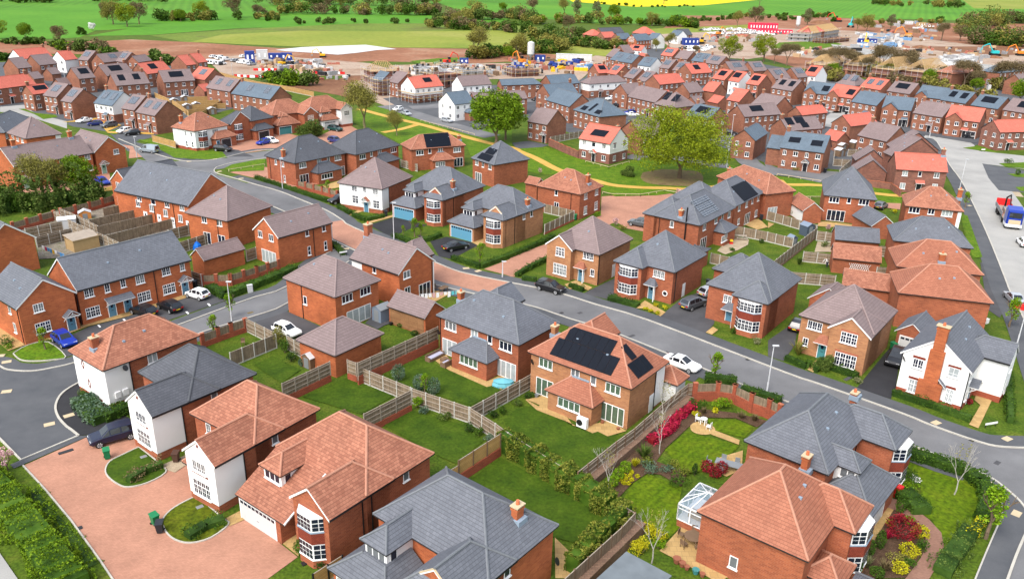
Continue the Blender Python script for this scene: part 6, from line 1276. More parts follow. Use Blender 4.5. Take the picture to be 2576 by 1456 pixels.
def knee_rail(pts,label,m='stone_cap',h=.5,group='low timber rails round the green'):
 pl=[at(p,h) for p in pts]; o=pl[0]; r=thing('knee_rail',label,'rail',(o.x,o.y,0),0,group); L=[Vector((p.x-o.x,p.y-o.y,0)) for p in pl]; ra=MB()
 for i in range(len(L)-1):
  ra.tube(L[i]+Vector((0,0,h)),L[i+1]+Vector((0,0,h)),.07,.07,m,4); D=(L[i+1]-L[i]).length; k=max(1,int(D/2.2))
  for j in range(k+1): q=L[i].lerp(L[i+1],j/k); b=MB(); b.box(-.06,-.06,-.1,.06,.06,h,m); b.build('post',r,(q.x,q.y,0))
 ra.build('rail',r); return r
# ---------------------------------------------------------------- vehicles
def paint(name,c,metal=.0):
 def f(n,b):
  b.inputs['Base Color'].default_value=c4(c); b.inputs['Roughness'].default_value=.32; b.inputs['Metallic'].default_value=metal; b.inputs['Coat Weight'].default_value=.3; b.inputs['Coat Roughness'].default_value=.08
 mat(name,f)
for k_,c_ in dict(navy=(.003,.006,.028),blue=(.004,.03,.30),black=(.008,.008,.01),white=(.82,.82,.82),silver=(.42,.44,.47),grey=(.11,.12,.135),green=(.01,.05,.05),paleblue=(.30,.36,.42),darkblue=(.01,.02,.12),red=(.45,.01,.02)).items(): paint('paint_'+k_,c_,.4 if k_ in('silver','grey','paleblue') else 0)
plain('car_glass',(.01,.013,.018),.08,spec=.8); plain('light_clear',(.7,.72,.75),.2); plain('light_red',(.35,.01,.01),.3)
VT={}
def vehicle_proto(kind):
 P={'hatch':(4.1,1.78,[(0,.5,.78,None),(.12,.42,.92,.95),(.55,.3,.95,1.42),(1.5,.24,.93,1.5),(2.3,.24,.92,1.44),(3.0,.26,.9,.95),(3.85,.3,.78,None),(4.1,.42,.6,None)]),
       'suv':(4.5,1.86,[(0,.55,.9,None),(.15,.48,1.05,1.1),(.5,.34,1.08,1.6),(1.6,.3,1.06,1.68),(2.6,.3,1.05,1.62),(3.35,.32,1.02,1.08),(4.25,.36,.9,None),(4.5,.48,.7,None)]),
       'saloon':(4.6,1.8,[(0,.5,.82,None),(.2,.4,.95,None),(.75,.28,.96,1.0),(1.4,.24,.94,1.38),(2.4,.24,.93,1.42),(3.3,.26,.9,.95),(4.35,.3,.76,None),(4.6,.42,.58,None)]),
       'van':(5.0,1.95,[(0,.5,1.0,1.0),(.05,.42,1.1,1.9),(.4,.34,1.1,1.96),(2.4,.32,1.1,1.98),(3.5,.32,1.08,1.9),(4.2,.34,1.02,1.15),(4.85,.38,.9,None),(5.0,.5,.7,None)]),
       'small':(3.6,1.62,[(0,.5,.8,None),(.1,.4,.9,.95),(.45,.3,.92,1.4),(1.2,.24,.9,1.47),(2.1,.24,.9,1.42),(2.75,.26,.88,.94),(3.4,.3,.75,None),(3.6,.42,.6,None)])}[kind]
 L,W,st=P; hw=W/2; b=MB(); rings=[]
 for x,z0,zs,zt in st:
  e=.86 if x in(0,L) else 1; t=zt if zt else zs+.02; wt=.74 if zt and zt>zs+.2 else .86
  rings.append([(x-L/2,-hw*.9*e,z0),(x-L/2,-hw*e,z0+.15),(x-L/2,-hw*.99*e,zs-.06),(x-L/2,-hw*.93*e,zs),(x-L/2,-hw*wt*e,t-.03),(x-L/2,-hw*(wt-.1)*e,t),(x-L/2,hw*(wt-.1)*e,t),(x-L/2,hw*wt*e,t-.03),(x-L/2,hw*.93*e,zs),(x-L/2,hw*.99*e,zs-.06),(x-L/2,hw*e,z0+.15),(x-L/2,hw*.9*e,z0)])
 n=12; g=MB()
 for i in range(len(rings)-1):
  A,B_=rings[i],rings[i+1]; ta,tb=st[i][3],st[i+1][3]
  for k in range(n):
   l=(k+1)%n; q=[A[k],B_[k],B_[l],A[l]]; b.poly(q,'paint_white')
   if k in(3,7) and ta and tb and (ta>st[i][2]+.2 or tb>st[i+1][2]+.2) and not(kind=='van' and st[i][0]<2.4):
    c=sum((Vector(p) for p in q),Vector())/4; s=-1 if k==3 else 1
    g.poly([tuple(c+(Vector(p)-c)*.86+Vector((0,s*.012,.006))) for p in q],'car_glass')
  if ta is not None and tb is not None and abs(ta-tb)>.25:
   q=[A[5],B_[5],B_[6],A[6]]; c=sum((Vector(p) for p in q),Vector())/4; up=Vector((.012 if tb<ta else -.012,0,.016)); g.poly([tuple(c+(Vector(p)-c)*.9+up) for p in q],'car_glass')
 b.poly(rings[0][::-1],'paint_white'); b.poly(rings[-1],'paint_white')
 R_={}; R_['body']=b.mesh('body'); R_['glass']=g.mesh('windows')
 me=R_['body']; me.polygons.foreach_set('use_smooth',[False]*len(me.polygons))
 wm=MB(); r0=.33 if kind in('hatch','saloon','small') else .37
 for k in range(14):
  a0,a1=6.283*k/14,6.283*(k+1)/14; p=lambda a,r,y:(r*math.cos(a),y,r*math.sin(a))
  wm.poly([p(a0,r0,-.1),p(a1,r0,-.1),p(a1,r0,.1),p(a0,r0,.1)],'rubber')
  for y in(-.1,.1):
   wm.poly([p(a0,r0,y),p(a1,r0,y),p(a1,r0*.68,y*1.05),p(a0,r0*.68,y*1.05)],'rubber')
   if k%2==0: wm.poly([p(a0,r0*.68,y*1.06),p(a1,r0*.68,y*1.06),p((a0+a1)/2,.03,y*1.08)],'steel_pale')
   else: wm.poly([p(a0,r0*.68,y*1.05),p(a1,r0*.68,y*1.05),p((a0+a1)/2,.03,y*1.05)],'rubber')
 R_['wheel']=wm.mesh('wheel'); hl=MB(); hl.box(-.12,-.2,-.07,.12,.2,.07,'light_clear'); R_['hl']=hl.mesh('headlight'); tl=MB(); tl.box(-.06,-.17,-.1,.06,.17,.1,'light_red'); R_['tl']=tl.mesh('tail_light'); np=MB(); np.box(-.02,-.26,-.06,.02,.26,.06,'yellow_plate'); R_['np']=np.mesh('number_plate')
 R_['dim']=(L,W,r0,st); VT[kind]=R_
def vehicle(kind,rear,front,col,label,cat='car',group=None,loc=None,ang=None,name='parked_car',parts=True):
 if kind not in VT: vehicle_proto(kind)
 V=VT[kind]; L,W,r0,st=V['dim']
 if loc is None: a,c=at(rear,.0),at(front,.0); loc=(a+c)/2; ang=math.atan2(c.y-a.y,c.x-a.x)
 r=thing(name,label,cat,(loc.x,loc.y,.03),ang,group)
 o=put('body',V['body'],r); o.material_slots[0].link='OBJECT'; o.material_slots[0].material=M['paint_'+col]; put('windows',V['glass'],r)
 if not parts:
  for x in(-L*.31,L*.31):
   for y in(-W/2+.09,W/2-.09): put('wheel',V['wheel'],r,(x,y,r0))
  return r
 for x in(-L*.31,L*.315):
  for y in(-W/2+.06,W/2-.06): put('wheel',V['wheel'],r,(x,y,r0))
 for s in(-1,1): put('headlight',V['hl'],r,(L/2-.2,s*(W/2-.33),st[-1][2]+.04)); put('tail_light',V['tl'],r,(-L/2+.05,s*(W/2-.3),st[0][2]-.05))
 put('number_plate',V['np'],r,(-L/2-.01,0,.62)); return r
# ---------------------------------------------------------------- small things
def lamp(p,h,label,head=None):
 q=at(p); r=thing('street_lamp',label,'street lamp',(q.x,q.y,0),0,'white street lamps'); b=MB(); b.tube((0,0,-.1),(0,0,1.2),.1,.1,'steel_pale',8); b.tube((0,0,1.2),(0,0,h),.075,.05,'steel_pale',8); b.build('pole',r)
 b=MB(); b.box(-.15,-.12,h-.02,.55,.12,h+.08,'steel_pale'); b.box(.05,-.09,h-.05,.5,.09,h-.02,'light_clear'); b.build('lamp_head',r); return r
def bin_(p,col,label):
 k='bin_'+col
 if k not in M: plain(k,{'green':(.01,.16,.06),'black':(.02,.022,.028),'brown':(.07,.035,.025)}[col],.45)
 q=at(p); r=thing('wheelie_bin',label,'wheelie bin',(q.x,q.y,.05),rnd.uniform(-.5,.9),'wheelie bins'); b=MB(); i=0
 b.v=[(-.22,-.25,.08),(.22,-.25,.08),(.22,.25,.08),(-.22,.25,.08),(-.29,-.36,.98),(.29,-.36,.98),(.29,.34,.98),(-.29,.34,.98)]; b.f=[(0,3,2,1),(0,1,5,4),(1,2,6,5),(2,3,7,6),(3,0,4,7),(4,5,6,7)]; b.m=[b.mi(k)]*6; b.build('tub',r)
 b=MB(); b.slab([(-.32,-.4,1.03),(.32,-.4,1.03),(.32,.38,1.1),(-.32,.38,1.1)],.06,k,k); b.build('lid',r)
 for s in(-1,1): b=MB(); b.tube((s*.24,.28,.1),(s*.3,.28,.1),.1,.1,'rubber',8); b.build('wheel',r)
 return r
def chair(loc,rz,m,label,group=None,name='garden_chair'):
 r=thing(name,label,'chair',(loc.x,loc.y,.05),rz,group); b=MB(); b.box(-.24,-.24,.42,.24,.24,.46,m); b.build('seat',r); b=MB(); b.box(-.24,.2,.46,.24,.25,.88,m); b.build('backrest',r)
 for x in(-.2,.2):
  for y in(-.2,.2): b=MB(); b.box(x-.02,y-.02,0,x+.02,y+.02,.42,m); b.build('leg',r)
 return r
def shed(p,w,d,h,rz,m,label,roof='metal_grey',loc=None,cat='shed',name='garden_shed'):
 q=loc if loc is not None else at(p); r=thing(name,label,cat,(q.x,q.y,.03),rz); b=MB(); b.box(-w/2,-d/2,0,w/2,d/2,h,m); t=h+.45
 b.poly([(-w/2,-d/2,h),(w/2,-d/2,h),(0,-d/2,t)],m); b.poly([(w/2,d/2,h),(-w/2,d/2,h),(0,d/2,t)],m); b.build('wall',r); b=MB()
 b.slab([(-w/2-.1,-d/2-.1,h-.02),(0,-d/2-.1,t+.06),(0,d/2+.1,t+.06),(-w/2-.1,d/2+.1,h-.02)][::-1],.05,roof,roof); b.slab([(w/2+.1,-d/2-.1,h-.02),(w/2+.1,d/2+.1,h-.02),(0,d/2+.1,t+.06),(0,-d/2-.1,t+.06)][::-1][::-1],.05,roof,roof); b.build('roof',r)
 b=MB(); b.box(-.4,-d/2-.03,.05,.4,-d/2,h-.15,'metal_grey' if m!='metal_grey' else 'fascia_dark'); b.build('door',r); return r
def person(p,top,bottom,label,pose='stand',rz=0,h=1.72,skin=(.55,.35,.26)):
 for k,c in (('cloth_'+top[0],top[1]),('cloth_'+bottom[0],bottom[1]),('skin',skin),('hair',(.06,.04,.03))):
  if k not in M: plain(k,c,.8)
 q=at(p); hip=.9; V=[];E_=[]; R_=[]
 def a(x,y,z,r,par=None):
  V.append((x,y,z)); R_.append(r)
  if par is not None: E_.append((par,len(V)-1))
  return len(V)-1
 bend=.0 if pose=='stand' else .55
 pel=a(0,0,.95,.15); ch=a(0,-.5*bend,1.28,.17,pel); sh=a(0,-.85*bend,1.42,.14,ch); nk=a(0,-1.0*bend,1.5,.06,sh); hd=a(0,-1.15*bend,1.58,.10,nk); a(0,-1.2*bend,1.68,.09,hd)
 for s in(-1,1):
  hp=a(s*.1,0,.88,.11,pel); kn=a(s*.11,-.03,.5,.075,hp); an=a(s*.11,.02,.1,.05,kn); a(s*.11,-.14,.05,.045,an)
  so_=a(s*.19,-.8*bend,1.4,.07,sh); el=a(s*.26,-.9*bend-.05,1.12,.05,so_); wr=a(s*.25,-1.1*bend-.15,.88,.035,el); a(s*.24,-1.15*bend-.2,.79,.04,wr)
 me=bpy.data.meshes.new('person'); me.from_pydata(V,E_,[]); o=bpy.data.objects.new('person',me); C.objects.link(o); o.location=(q.x,q.y,.05); o.rotation_euler=(0,0,rz)
 md=o.modifiers.new('skin','SKIN');
 for i,sv_ in enumerate(me.skin_vertices[0].data): sv_.radius=(R_[i],R_[i]); sv_.use_root=(i==0)
 o.modifiers.new('sub','SUBSURF').levels=1
 dg=bpy.context.evaluated_depsgraph_get(); m2=bpy.data.meshes.new_from_object(o.evaluated_get(dg)); o.modifiers.clear(); o.data=m2
 for k in('cloth_'+top[0],'cloth_'+bottom[0],'skin','hair'): m2.materials.append(M[k])
 for pl in m2.polygons:
  z=pl.center.z; x=abs(pl.center.x); pl.use_smooth=True
  pl.material_index=3 if z>1.64 else 2 if z>1.49 else 0 if (z>.96 or (x>.2 and z>.9)) else (2 if x>.2 and z>.7 else 1)
 tag(o,label,'person'); return o
# ---------------------------------------------------------------- placing: fences and walls
TN='weathered board fence '
use('12')
GF='weathered board fences between the gardens'
fence([(985,815),(1762,465)],'board fence on a tall red brick base behind the rattan sofas',h=2.85,base=1.15,post='timber_grey',group=GF)
fence([(250,1015),(712,803)],'board fence on a low brick base beside the little playhouse',h=2.5,base=.8,post='timber_grey',group=GF)
fence([(888,785),(972,815)],'short fence piece between hipped garage corner and the long garden fence',h=2.5,base=.8,post='timber_grey',group=GF)
fence([(978,845),(1502,1052)],'board fence with pale concrete posts, in front of the olive bushes',h=1.9,group=GF)
fence([(1515,1062),(2070,1245),('f',1400,268),('f',1495,338),('f',1940,618)],'longest garden fence with concrete posts, running behind the clipped laurel hedge',h=1.9,group=GF)
fence([(1045,1310),(1500,1082)],'board fence on brick base between the third and fourth lower lawns',h=2.5,base=.75,post='timber_grey',group=GF)
fence([('h',535,1395),('h',1000,1140)],'board fence leading from the solar house corner to the long garden fence',h=1.9,group=GF)
use("e")
fence([(895,305),(1245,165)],'flat board fence behind the raised flower border',h=1.9,rails=False,group=GF); fence([(1020,45),(1235,150)],'fence along the drive of the white hatchback',h=1.9,group=GF); fence([(1335,178),(1442,240)],'fence piece between the climbing shrub and the hipped garage',h=1.9,group=GF)
pier_wall([(680,160),(800,115),(900,80),(1010,45)],'brick pier wall with board panels beside the lower street',h=1.9)
use('f')
fence([(1115,550),(1435,345)],'new yellow board fence on a red brick base beside the dark lawn',h=2.5,base=.95,m='fence_board_new',rails=False,post='timber_brown'); fence([(1030,635),(1112,588)],'lower step of the new yellow fence next to the slate roof',h=2.1,base=.5,m='fence_board_new',rails=False,post='timber_brown')
fence([(0,1418),(225,1275)],'yellow low fence beside the gabled bay house at the bottom',h=1.6,m='fence_board_new',rails=False,post='gutter_black')
fence([('23',640,415),('23',1010,125),('23',1190,-5),('22',1460,1215),('22',1712,1018),('22',1790,1010)],'grey rail fence along the planted retaining wall, ending at the piered brick wall',h=2.1,base=.35,bm='retaining_block',post='timber_brown',m='fence_board')
fence([('23',470,1490),('23',870,1130),('23',1070,950),('23',1198,812)],'grey rail fence above the block retaining wall at the bottom edge',h=2.2,base=.3,bm='retaining_block',post='timber_brown',inv=True)
fence([('23',1060,735),('23',1198,812)],'short fence closing the end of the laurel hedge',h=1.9)
def block_wall(pts,h,w,label):
 pl=[at(p,h) for p in pts]; b=MB(); wallstrip(b,pl,0,w,0,h,'retaining_block','retaining_block'); return tag(b.build('retaining_wall'),label,'wall')
block_wall([('23',1300,915),('23',1100,1110),('23',700,1500)],1.0,1.3,'stepped block retaining wall below the bottom grey fence')
block_wall([('22',1770,1150),('22',1400,1430),('23',1240,120),('23',740,545)],.8,1.0,'long block retaining wall behind the crimson hedge')
pier_wall([('g',255,155),('g',430,150),('g',558,170),('g',690,235),('g',825,280),('g',905,318)],'tall red brick garden wall with board panels set between its piers',h=2.3,low=1.2,step=2.6)
use('01')
for p,l in (([(1000,772),(1292,715)],'first'),([(868,882),(1432,760)],'second'),([(940,948),(1582,805)],'third'),([(1040,1032),(1722,858)],'fourth')): fence(p,l+' dividing fence of the slate terrace gardens, counted from the green bushes',h=1.9,rails=False,group='fences dividing the slate terrace gardens',post='fence_board')
for p,l in (([(580,775),(680,812),(865,900),(950,942)],'fence across the ends of the slate terrace gardens'),([(900,985),(1150,1100)],'fence with open rails behind the lean-to shelter'),([(515,797),(700,900),(870,975)],'fence beside the white storage box garden'),([(240,968),(600,900)],'fence just below the white storage box'),([(345,1052),(692,965)],'fence between the bench plot and the washing line plot'),([(690,935),(870,1010)],'rail fence right of the white storage box'),([(1632,982),(1915,910)],'fence behind the hipped terrace end house patio'),([(1742,1102),(2060,1002)],'fence beside the small blue tent'),([(1862,1382),(1950,1412)],'short fence beside the gabled garage end'),([(2385,1180),(2480,1150)],'timber gate panel next to the gabled garage')): fence(p,l,h=1.9)
for p,l in (([(582,772),(862,710)],'brick pier wall with panels along the bushes, upper part'),([(112,905),(515,795)],'brick pier wall with panels along the bushes, lower part'),([(862,710),(1105,640)],'plain brick pier wall at the top of the terrace gardens')): pier_wall(p,l,h=1.9)
pier_wall([(1955,1415),(2230,1410),(2485,1335),('11',215,1268)],'brick pier wall with panels round the corner garden of the orange gabled house',h=1.8)
use('11'); pier_wall([(400,500),(640,560),(785,600)],'brick pier wall with panels along the main street pavement',h=1.8); fence([(785,600),(885,575)],'fence closing the patio behind the brick pier wall',h=1.8); fence([(892,362),(1012,392)],'fence between the two dark slate hipped houses',h=1.8); fence([(1408,300),(1565,342)],'fence below the solar roof house patio',h=1.8)
use('21'); fence([(318,730),(602,795)],'fence behind the small olive lawn plot',h=1.8,rails=False); fence([(602,800),(318,928)],'fence in front of the small olive lawn plot, on brick',h=1.9,base=.3,rails=False)
pier_wall([(365,98),(520,165),(640,215)],'old brick boundary wall stepping down to the white and brick house',h=1.9,panel=False,m='brick_grey_red'); fence([(372,80),(690,20)],'fence behind the stepped brick boundary wall',h=1.8)
fence([(2148,938),(2485,1002),('31',250,1062)],'fence between the solar houses patios and the lawn below',h=1.8,rails=False); fence([(1935,1205),(2110,1245)],'fence beside the flat roofed outbuilding',h=1.8,rails=False); fence([('31',0,798),('31',478,935)],'fence curving past the terracotta garden room',h=1.8,rails=False)
use('31'); fence([(50,1292),(480,960)],'rail fence on a tan block wall beside the two dark sheds',h=2.0,base=.3,bm='retaining_block',inv=True)
for p,l in (([(350,1190),(622,1218)],'fence with lights behind the lawn where someone is gardening'),([(482,992),(650,1012)],'fence behind the gravel garden'),([(1062,1132),(1202,1152)],'fence and gate beside the slate garage'),([(1062,1342),(1220,1352)],'fence and gate beside the trellis garage'),([(640,292),(805,302)],'fence by the small grey roofed sheds'),([(700,392),(805,302)],'rail fence leading down to the hipped slate house'),([(780,202),(1005,205)],'fence behind the purple roofed pair'),([(650,205),(640,292)],'side fence next to the slate semis'),([(230,1390),(660,1425)],'fence at the foot of the gardening lawn')): fence(p,l,h=1.8)
pier_wall([(950,495),(1200,525),(1290,590)],'brown brick garden wall below the coral roofed house',h=1.6,panel=False,m='brick_grey_red')
use('00')
NF='new timber fences round the small back plots'
for p in ([(1500,900),(1700,985),(1830,1080)],[(1820,942),(2210,930)],[(1700,985),(2195,968)],[(1780,1022),(2185,1002)],[(1800,1065),(2090,1040)],[(1475,1312),(1700,1372)],[('00',2050,682),('00',2485,790),('10',300,838),('10',560,892)],[(1960,1085),(2190,950)]): fence(p,'new yellow timber fence among the back plots and site edge of the left estate',h=1.8,m='fence_board_new',post='timber_new',rail='timber_new',group=NF,step=3)
use('21'); knee_rail([(880,610),(960,630),(1250,635),(1480,595),(1600,615)],'low pale rail between green and block paved court'); knee_rail([(715,310),(940,370),(1140,315)],'low pale rail round the white and brick house'); knee_rail([('10',1600,1165),('10',1950,1255),('10',2120,1300)],'low pale rail along the street by the silver car'); knee_rail([('31',90,437),('31',555,510)],'low pale rail below the slate semis'); knee_rail([('31',150,656),('31',545,658)],'low pale rail behind the terracotta garden room'); knee_rail([('01',2220,395),('D',665,412)],'low pale rail on the small verge at the junction')
# ---------------------------------------------------------------- hedges
use('03'); hedge([(-180,480),(30,700),(210,920),(380,1140),(560,1370),(720,1580)],2.6,1.2,'leaf_bright','tall loose bright green hedge along the left of the block paved court',leafsize=.2,dens=95,wob=.6,core='leaf_hedge')
use('02'); hedge([(800,1205),(900,1330),(1010,1400)],2.2,1.1,'leaf_blue','grey green shrub bank beside the turning area',leafsize=.22,dens=50,wob=.3); hedge([(1010,1385),(1270,1275)],1.5,1.1,'leaf_hedge','green shrub bank in front of the white fronted house',leafsize=.2,wob=.3); hedge([(800,1120),(900,1190)],.8,.6,'leaf_mid','small low shrubs at the foot of the diamond patterned wall',wob=.2)
use('f'); hedge([(1450,450),(1700,600),(2000,790),(2270,960)],1.7,2.0,'leaf_laurel','long clipped laurel hedge beside the dark green lawn',leafsize=.22,dens=150,core='leaf_hedge',wob=.3); hedge([(2390,1010),(2200,1190),(1980,1420)],1.3,1.9,'leaf_laurel','laurel hedge turning the corner along the grey fence',leafsize=.22,dens=150,core='leaf_hedge',wob=.3)
use('02'); hedge([(2040,110),(2200,190),(2485,75),('12',240,-20),('11',380,1375)],1.5,1.0,'leaf_hedge','green hedge below the brick pier wall by the small white car',wob=.2)
use('11')
for p,l in (([(0,485),(280,578),(500,652),(700,715)],'long low hedge along the main street pavement wall'),([(800,770),(920,835)],'box hedge left of the white house path'),([(945,850),(1065,900),(1240,862)],'box hedge right of the white house path'),([(1335,1050),(1510,1115),(1690,1085),(1790,1045)],'low hedge round the flower circle lawn'),([(1905,1268),(2180,1352),(2485,1238),('21',120,1190),('21',410,1060)],'long low hedge from the coupe drive round to the garden wall'),([(750,1130),(850,1230)],'hedge behind the street name sign')): hedge(p,.9,.8,'leaf_hedge',l,group='low clipped hedges along the street')
use('h')
for p,l in (([(890,395),(985,340),(1140,262)],'knobbly young hedge beside the pink block drive'),([(935,420),(1040,435)],'young hedge at the street end of the tan house lawn'),([(1295,475),(1400,510)],'small hedge beside the black parked car')): hedge(p,.8,.8,'leaf_hedge',l,wob=.3,group='low clipped hedges along the street')
use('22'); hedge([(940,200),(1080,235),(1225,275)],1.3,.7,'leaf_dark','dark shrubs in front of the round window house',wob=.35)
use('32')
for p,l in (([(170,785),(370,870),(400,835)],'clipped hedge loop below the cordyline'),([(455,905),(525,840)],'short hedge right of the teal door path'),([(560,865),(870,965)],'rose hedge below the large front window'),([(1205,1125),(1600,1255),(1960,1385)],'hedge with black railings in front of the white chimney house'),([(2262,650),(2325,1000),(2345,1400)],'thin hedge down the right verge')): hedge(p,.8,.8 if p[0][0]<2000 else .9,'leaf_hedge',l,wob=.2,group='low clipped hedges along the street')
use('33'); hedge([(1320,265),(1600,345),(1900,445),(2070,560),(2125,700),(2060,900)],1.2,1.1,'leaf_hedge','curved hedge around the corner lawn of the big slate house',wob=.2,leafsize=.2); hedge([(1960,1000),(1880,1130),(1760,1280),(1680,1420)],1.6,.8,'leaf_mid','loose hedge with yellow shrubs at the lower corner lawn',wob=.4); hedge([(2080,880),(2010,1010),(1940,1060)],.8,.7,'leaf_yellow','yellow shrubs under the young street tree',wob=.4)
hedge([(1300,660),(1400,740),(1490,840)],1.9,1.0,'leaf_hedge','broad clipped hedge beside the red post box bin',wob=.2)
use('g'); hedge([(320,150),(560,185)],1.2,1.2,'leaf_hedge','hedge behind the tall brick garden wall, near end'); hedge([(600,230),(900,320)],1.2,1.0,'leaf_hedge','hedge behind the tall brick garden wall, far end')
hedge([('22',1470,1500),('22',1600,1370),('22',1750,1270)],.9,.8,'leaf_crimson','crimson leaved hedge below the block retaining wall',leafsize=.2,core='leaf_red'); hedge([('23',1340,150),('23',1500,60),('23',1590,-30)],.9,.8,'leaf_crimson','near part of the crimson leaved hedge beside the birch',leafsize=.2,core='leaf_red')
use('03'); hedge([(1250,530),(1420,430),(1580,370)],.9,.8,'leaf_brown','brown and green shrub bank on the first paved court island',wob=.3); hedge([(1820,1070),(2000,960),(2180,900)],1.1,.7,'leaf_hedge','green shrub bank on the second paved court island',wob=.3)
use('01'); hedge([(-100,800),(150,800),(350,760),(650,730),(950,660)],7,4.0,'leaf_mid','big dark evergreen bank behind the brick pier walls',leafsize=.45,dens=26,wob=2.4,name='bush_bank',cat='bushes')
# ---------------------------------------------------------------- trees
tree_proto('oak',13,14,'leaf_oak',n=11000,ls=.42,seed=4,gap=.3,trunk=.2,depth=5); tree_proto('green',11,11,'leaf_bright',n=12000,nb=28,ls=.4,seed=9,gap=.25,trunk=.2)
tree_proto('olive',12,13,'leaf_olive',n=9000,nb=26,ls=.42,seed=12,gap=.32,depth=5); tree_proto('brown',12,12,'leaf_brown',n=8000,nb=26,ls=.42,seed=14,gap=.35,depth=5)
tree_proto('bare',12,14,'leaf_brown',n=9000,ls=.34,seed=21,bare=True,depth=6,spread=.5,trunk=.31); tree_proto('bareolive',11,11,'leaf_olive',n=9000,ls=.32,seed=23,bare=True,depth=6,spread=.52,trunk=.28,bm='bark_olive')
tree_proto('dark',7,9,'leaf_hedge',style='low',n=4500,ls=.5,seed=31,gap=.1,trunk=.12); tree_proto('young',4.5,2.2,'leaf_lime',style='oval',n=1300,ls=.2,seed=41,trunk=.35,depth=3,gap=.2,spread=.35); tree_proto('birch',6,2.0,'leaf_olive',n=160,ls=.16,seed=43,bare=True,bm='bark_pale',depth=5,spread=.36,trunk=.3,rad=.013); tree_proto('pink',3,2,'blossom_pink',n=900,ls=.2,seed=47,depth=3); tree_proto('whiteb',7,7,'blossom_white',n=3000,ls=.5,seed=48,gap=.2); tree_proto('lowdark',6,11,'leaf_mid',style='low',n=5000,ls=.5,seed=51,trunk=.12,gap=.1); tree_proto('grey',12,8,'leaf_grey',n=4500,ls=.5,seed=52,gap=.25,style='oval')
tree_proto('bigoak',16,23,'leaf_oak',n=48000,nb=44,ls=.36,seed=5,gap=.36,trunk=.17,depth=6,spread=.75)
tree('bigoak',('21',1625,482),1.0,'great oak with a thick trunk and yellow green spring leaves on the central green',sz=.95)
tree('green',('10',2330,1400),1.3,'dense bright green tree between the yellow path and the parked silver car street')
tree('green',('10',2420,1360),1.05,'second bright green tree merging with the one by the yellow path')
use('10'); tree('bareolive',(1060,1250),1.15,'spreading thin leaved willow in front of the terracotta houses'); tree('bareolive',(1370,1320),.6,'small thin leaved tree by the crossing yellow paths'); tree('lowdark',(540,1330),.75,'light green bushy tree in the block paved court beside the dark green car')
use('01'); tree('bareolive',(430,690),.8,'olive twiggy tree rising from the evergreen bank'); tree('bareolive',(560,690),.72,'second twiggy tree of the evergreen bank, next to the green one'); tree('green',(780,660),.75,'fresh green tree at the right end of the evergreen bank')
tree('dark',(60,800),.6,'dark round bush at the left end of the evergreen bank'); tree('dark',(250,790),.55,'dark round bush below the green porch door'); tree('dark',(900,680),.5,'dark bush beside the dark blue parked car')
use('20')
for p,k,s,l in (((2110,600),'oak',.95,'large yellow green tree left of the pair above the estate roofs'),((2440,600),'oak',1.0,'large yellow green tree right of the pair above the estate roofs'),((1520,480),'bareolive',.8,'twiggy tree in front of the pale slate houses'),((1400,500),'bareolive',.6,'small twiggy tree beside the white coral farthest house'),((1780,560),'bare',.5,'thin bare tree by the site cars')): tree(k,p,s,l)
BT='bare trees between the estate and the timber roofs'
use('30')
for x,y,s in ((180,640,.9),(60,620,.6),(520,690,.8),(700,720,1.0),(820,700,.8),(1080,740,1.15),(1250,720,.7),(1340,760,1.0),(1700,800,.55),(1900,840,.9),(2020,860,.6),(2280,880,1.0),(2420,900,.6),(1180,740,.6),(940,740,.7)): tree('bare',(x,y),s,'brown bare spring tree in the belt between estate and timber roofs',group=BT)
for x,y,s in ((630,760,.6),(1560,820,.6),(2010,890,.5),(2440,1000,.8)): tree('green',(x,y),s,'small green tree in the belt of bare trees',group='small green trees in the bare belt')
tree('bare',(1680,400),1.0,'lone bare tree in the middle of the earth works'); tree('brown',(1860,400),.9,'twiggy brown tree at the edge of the right hand wood')
use('D')
FT='trees of the far fields and hedgerows'
rt=random.Random(77)
def far(k,x,y,s,l): tree(k,(x,y),s,l,group=None)
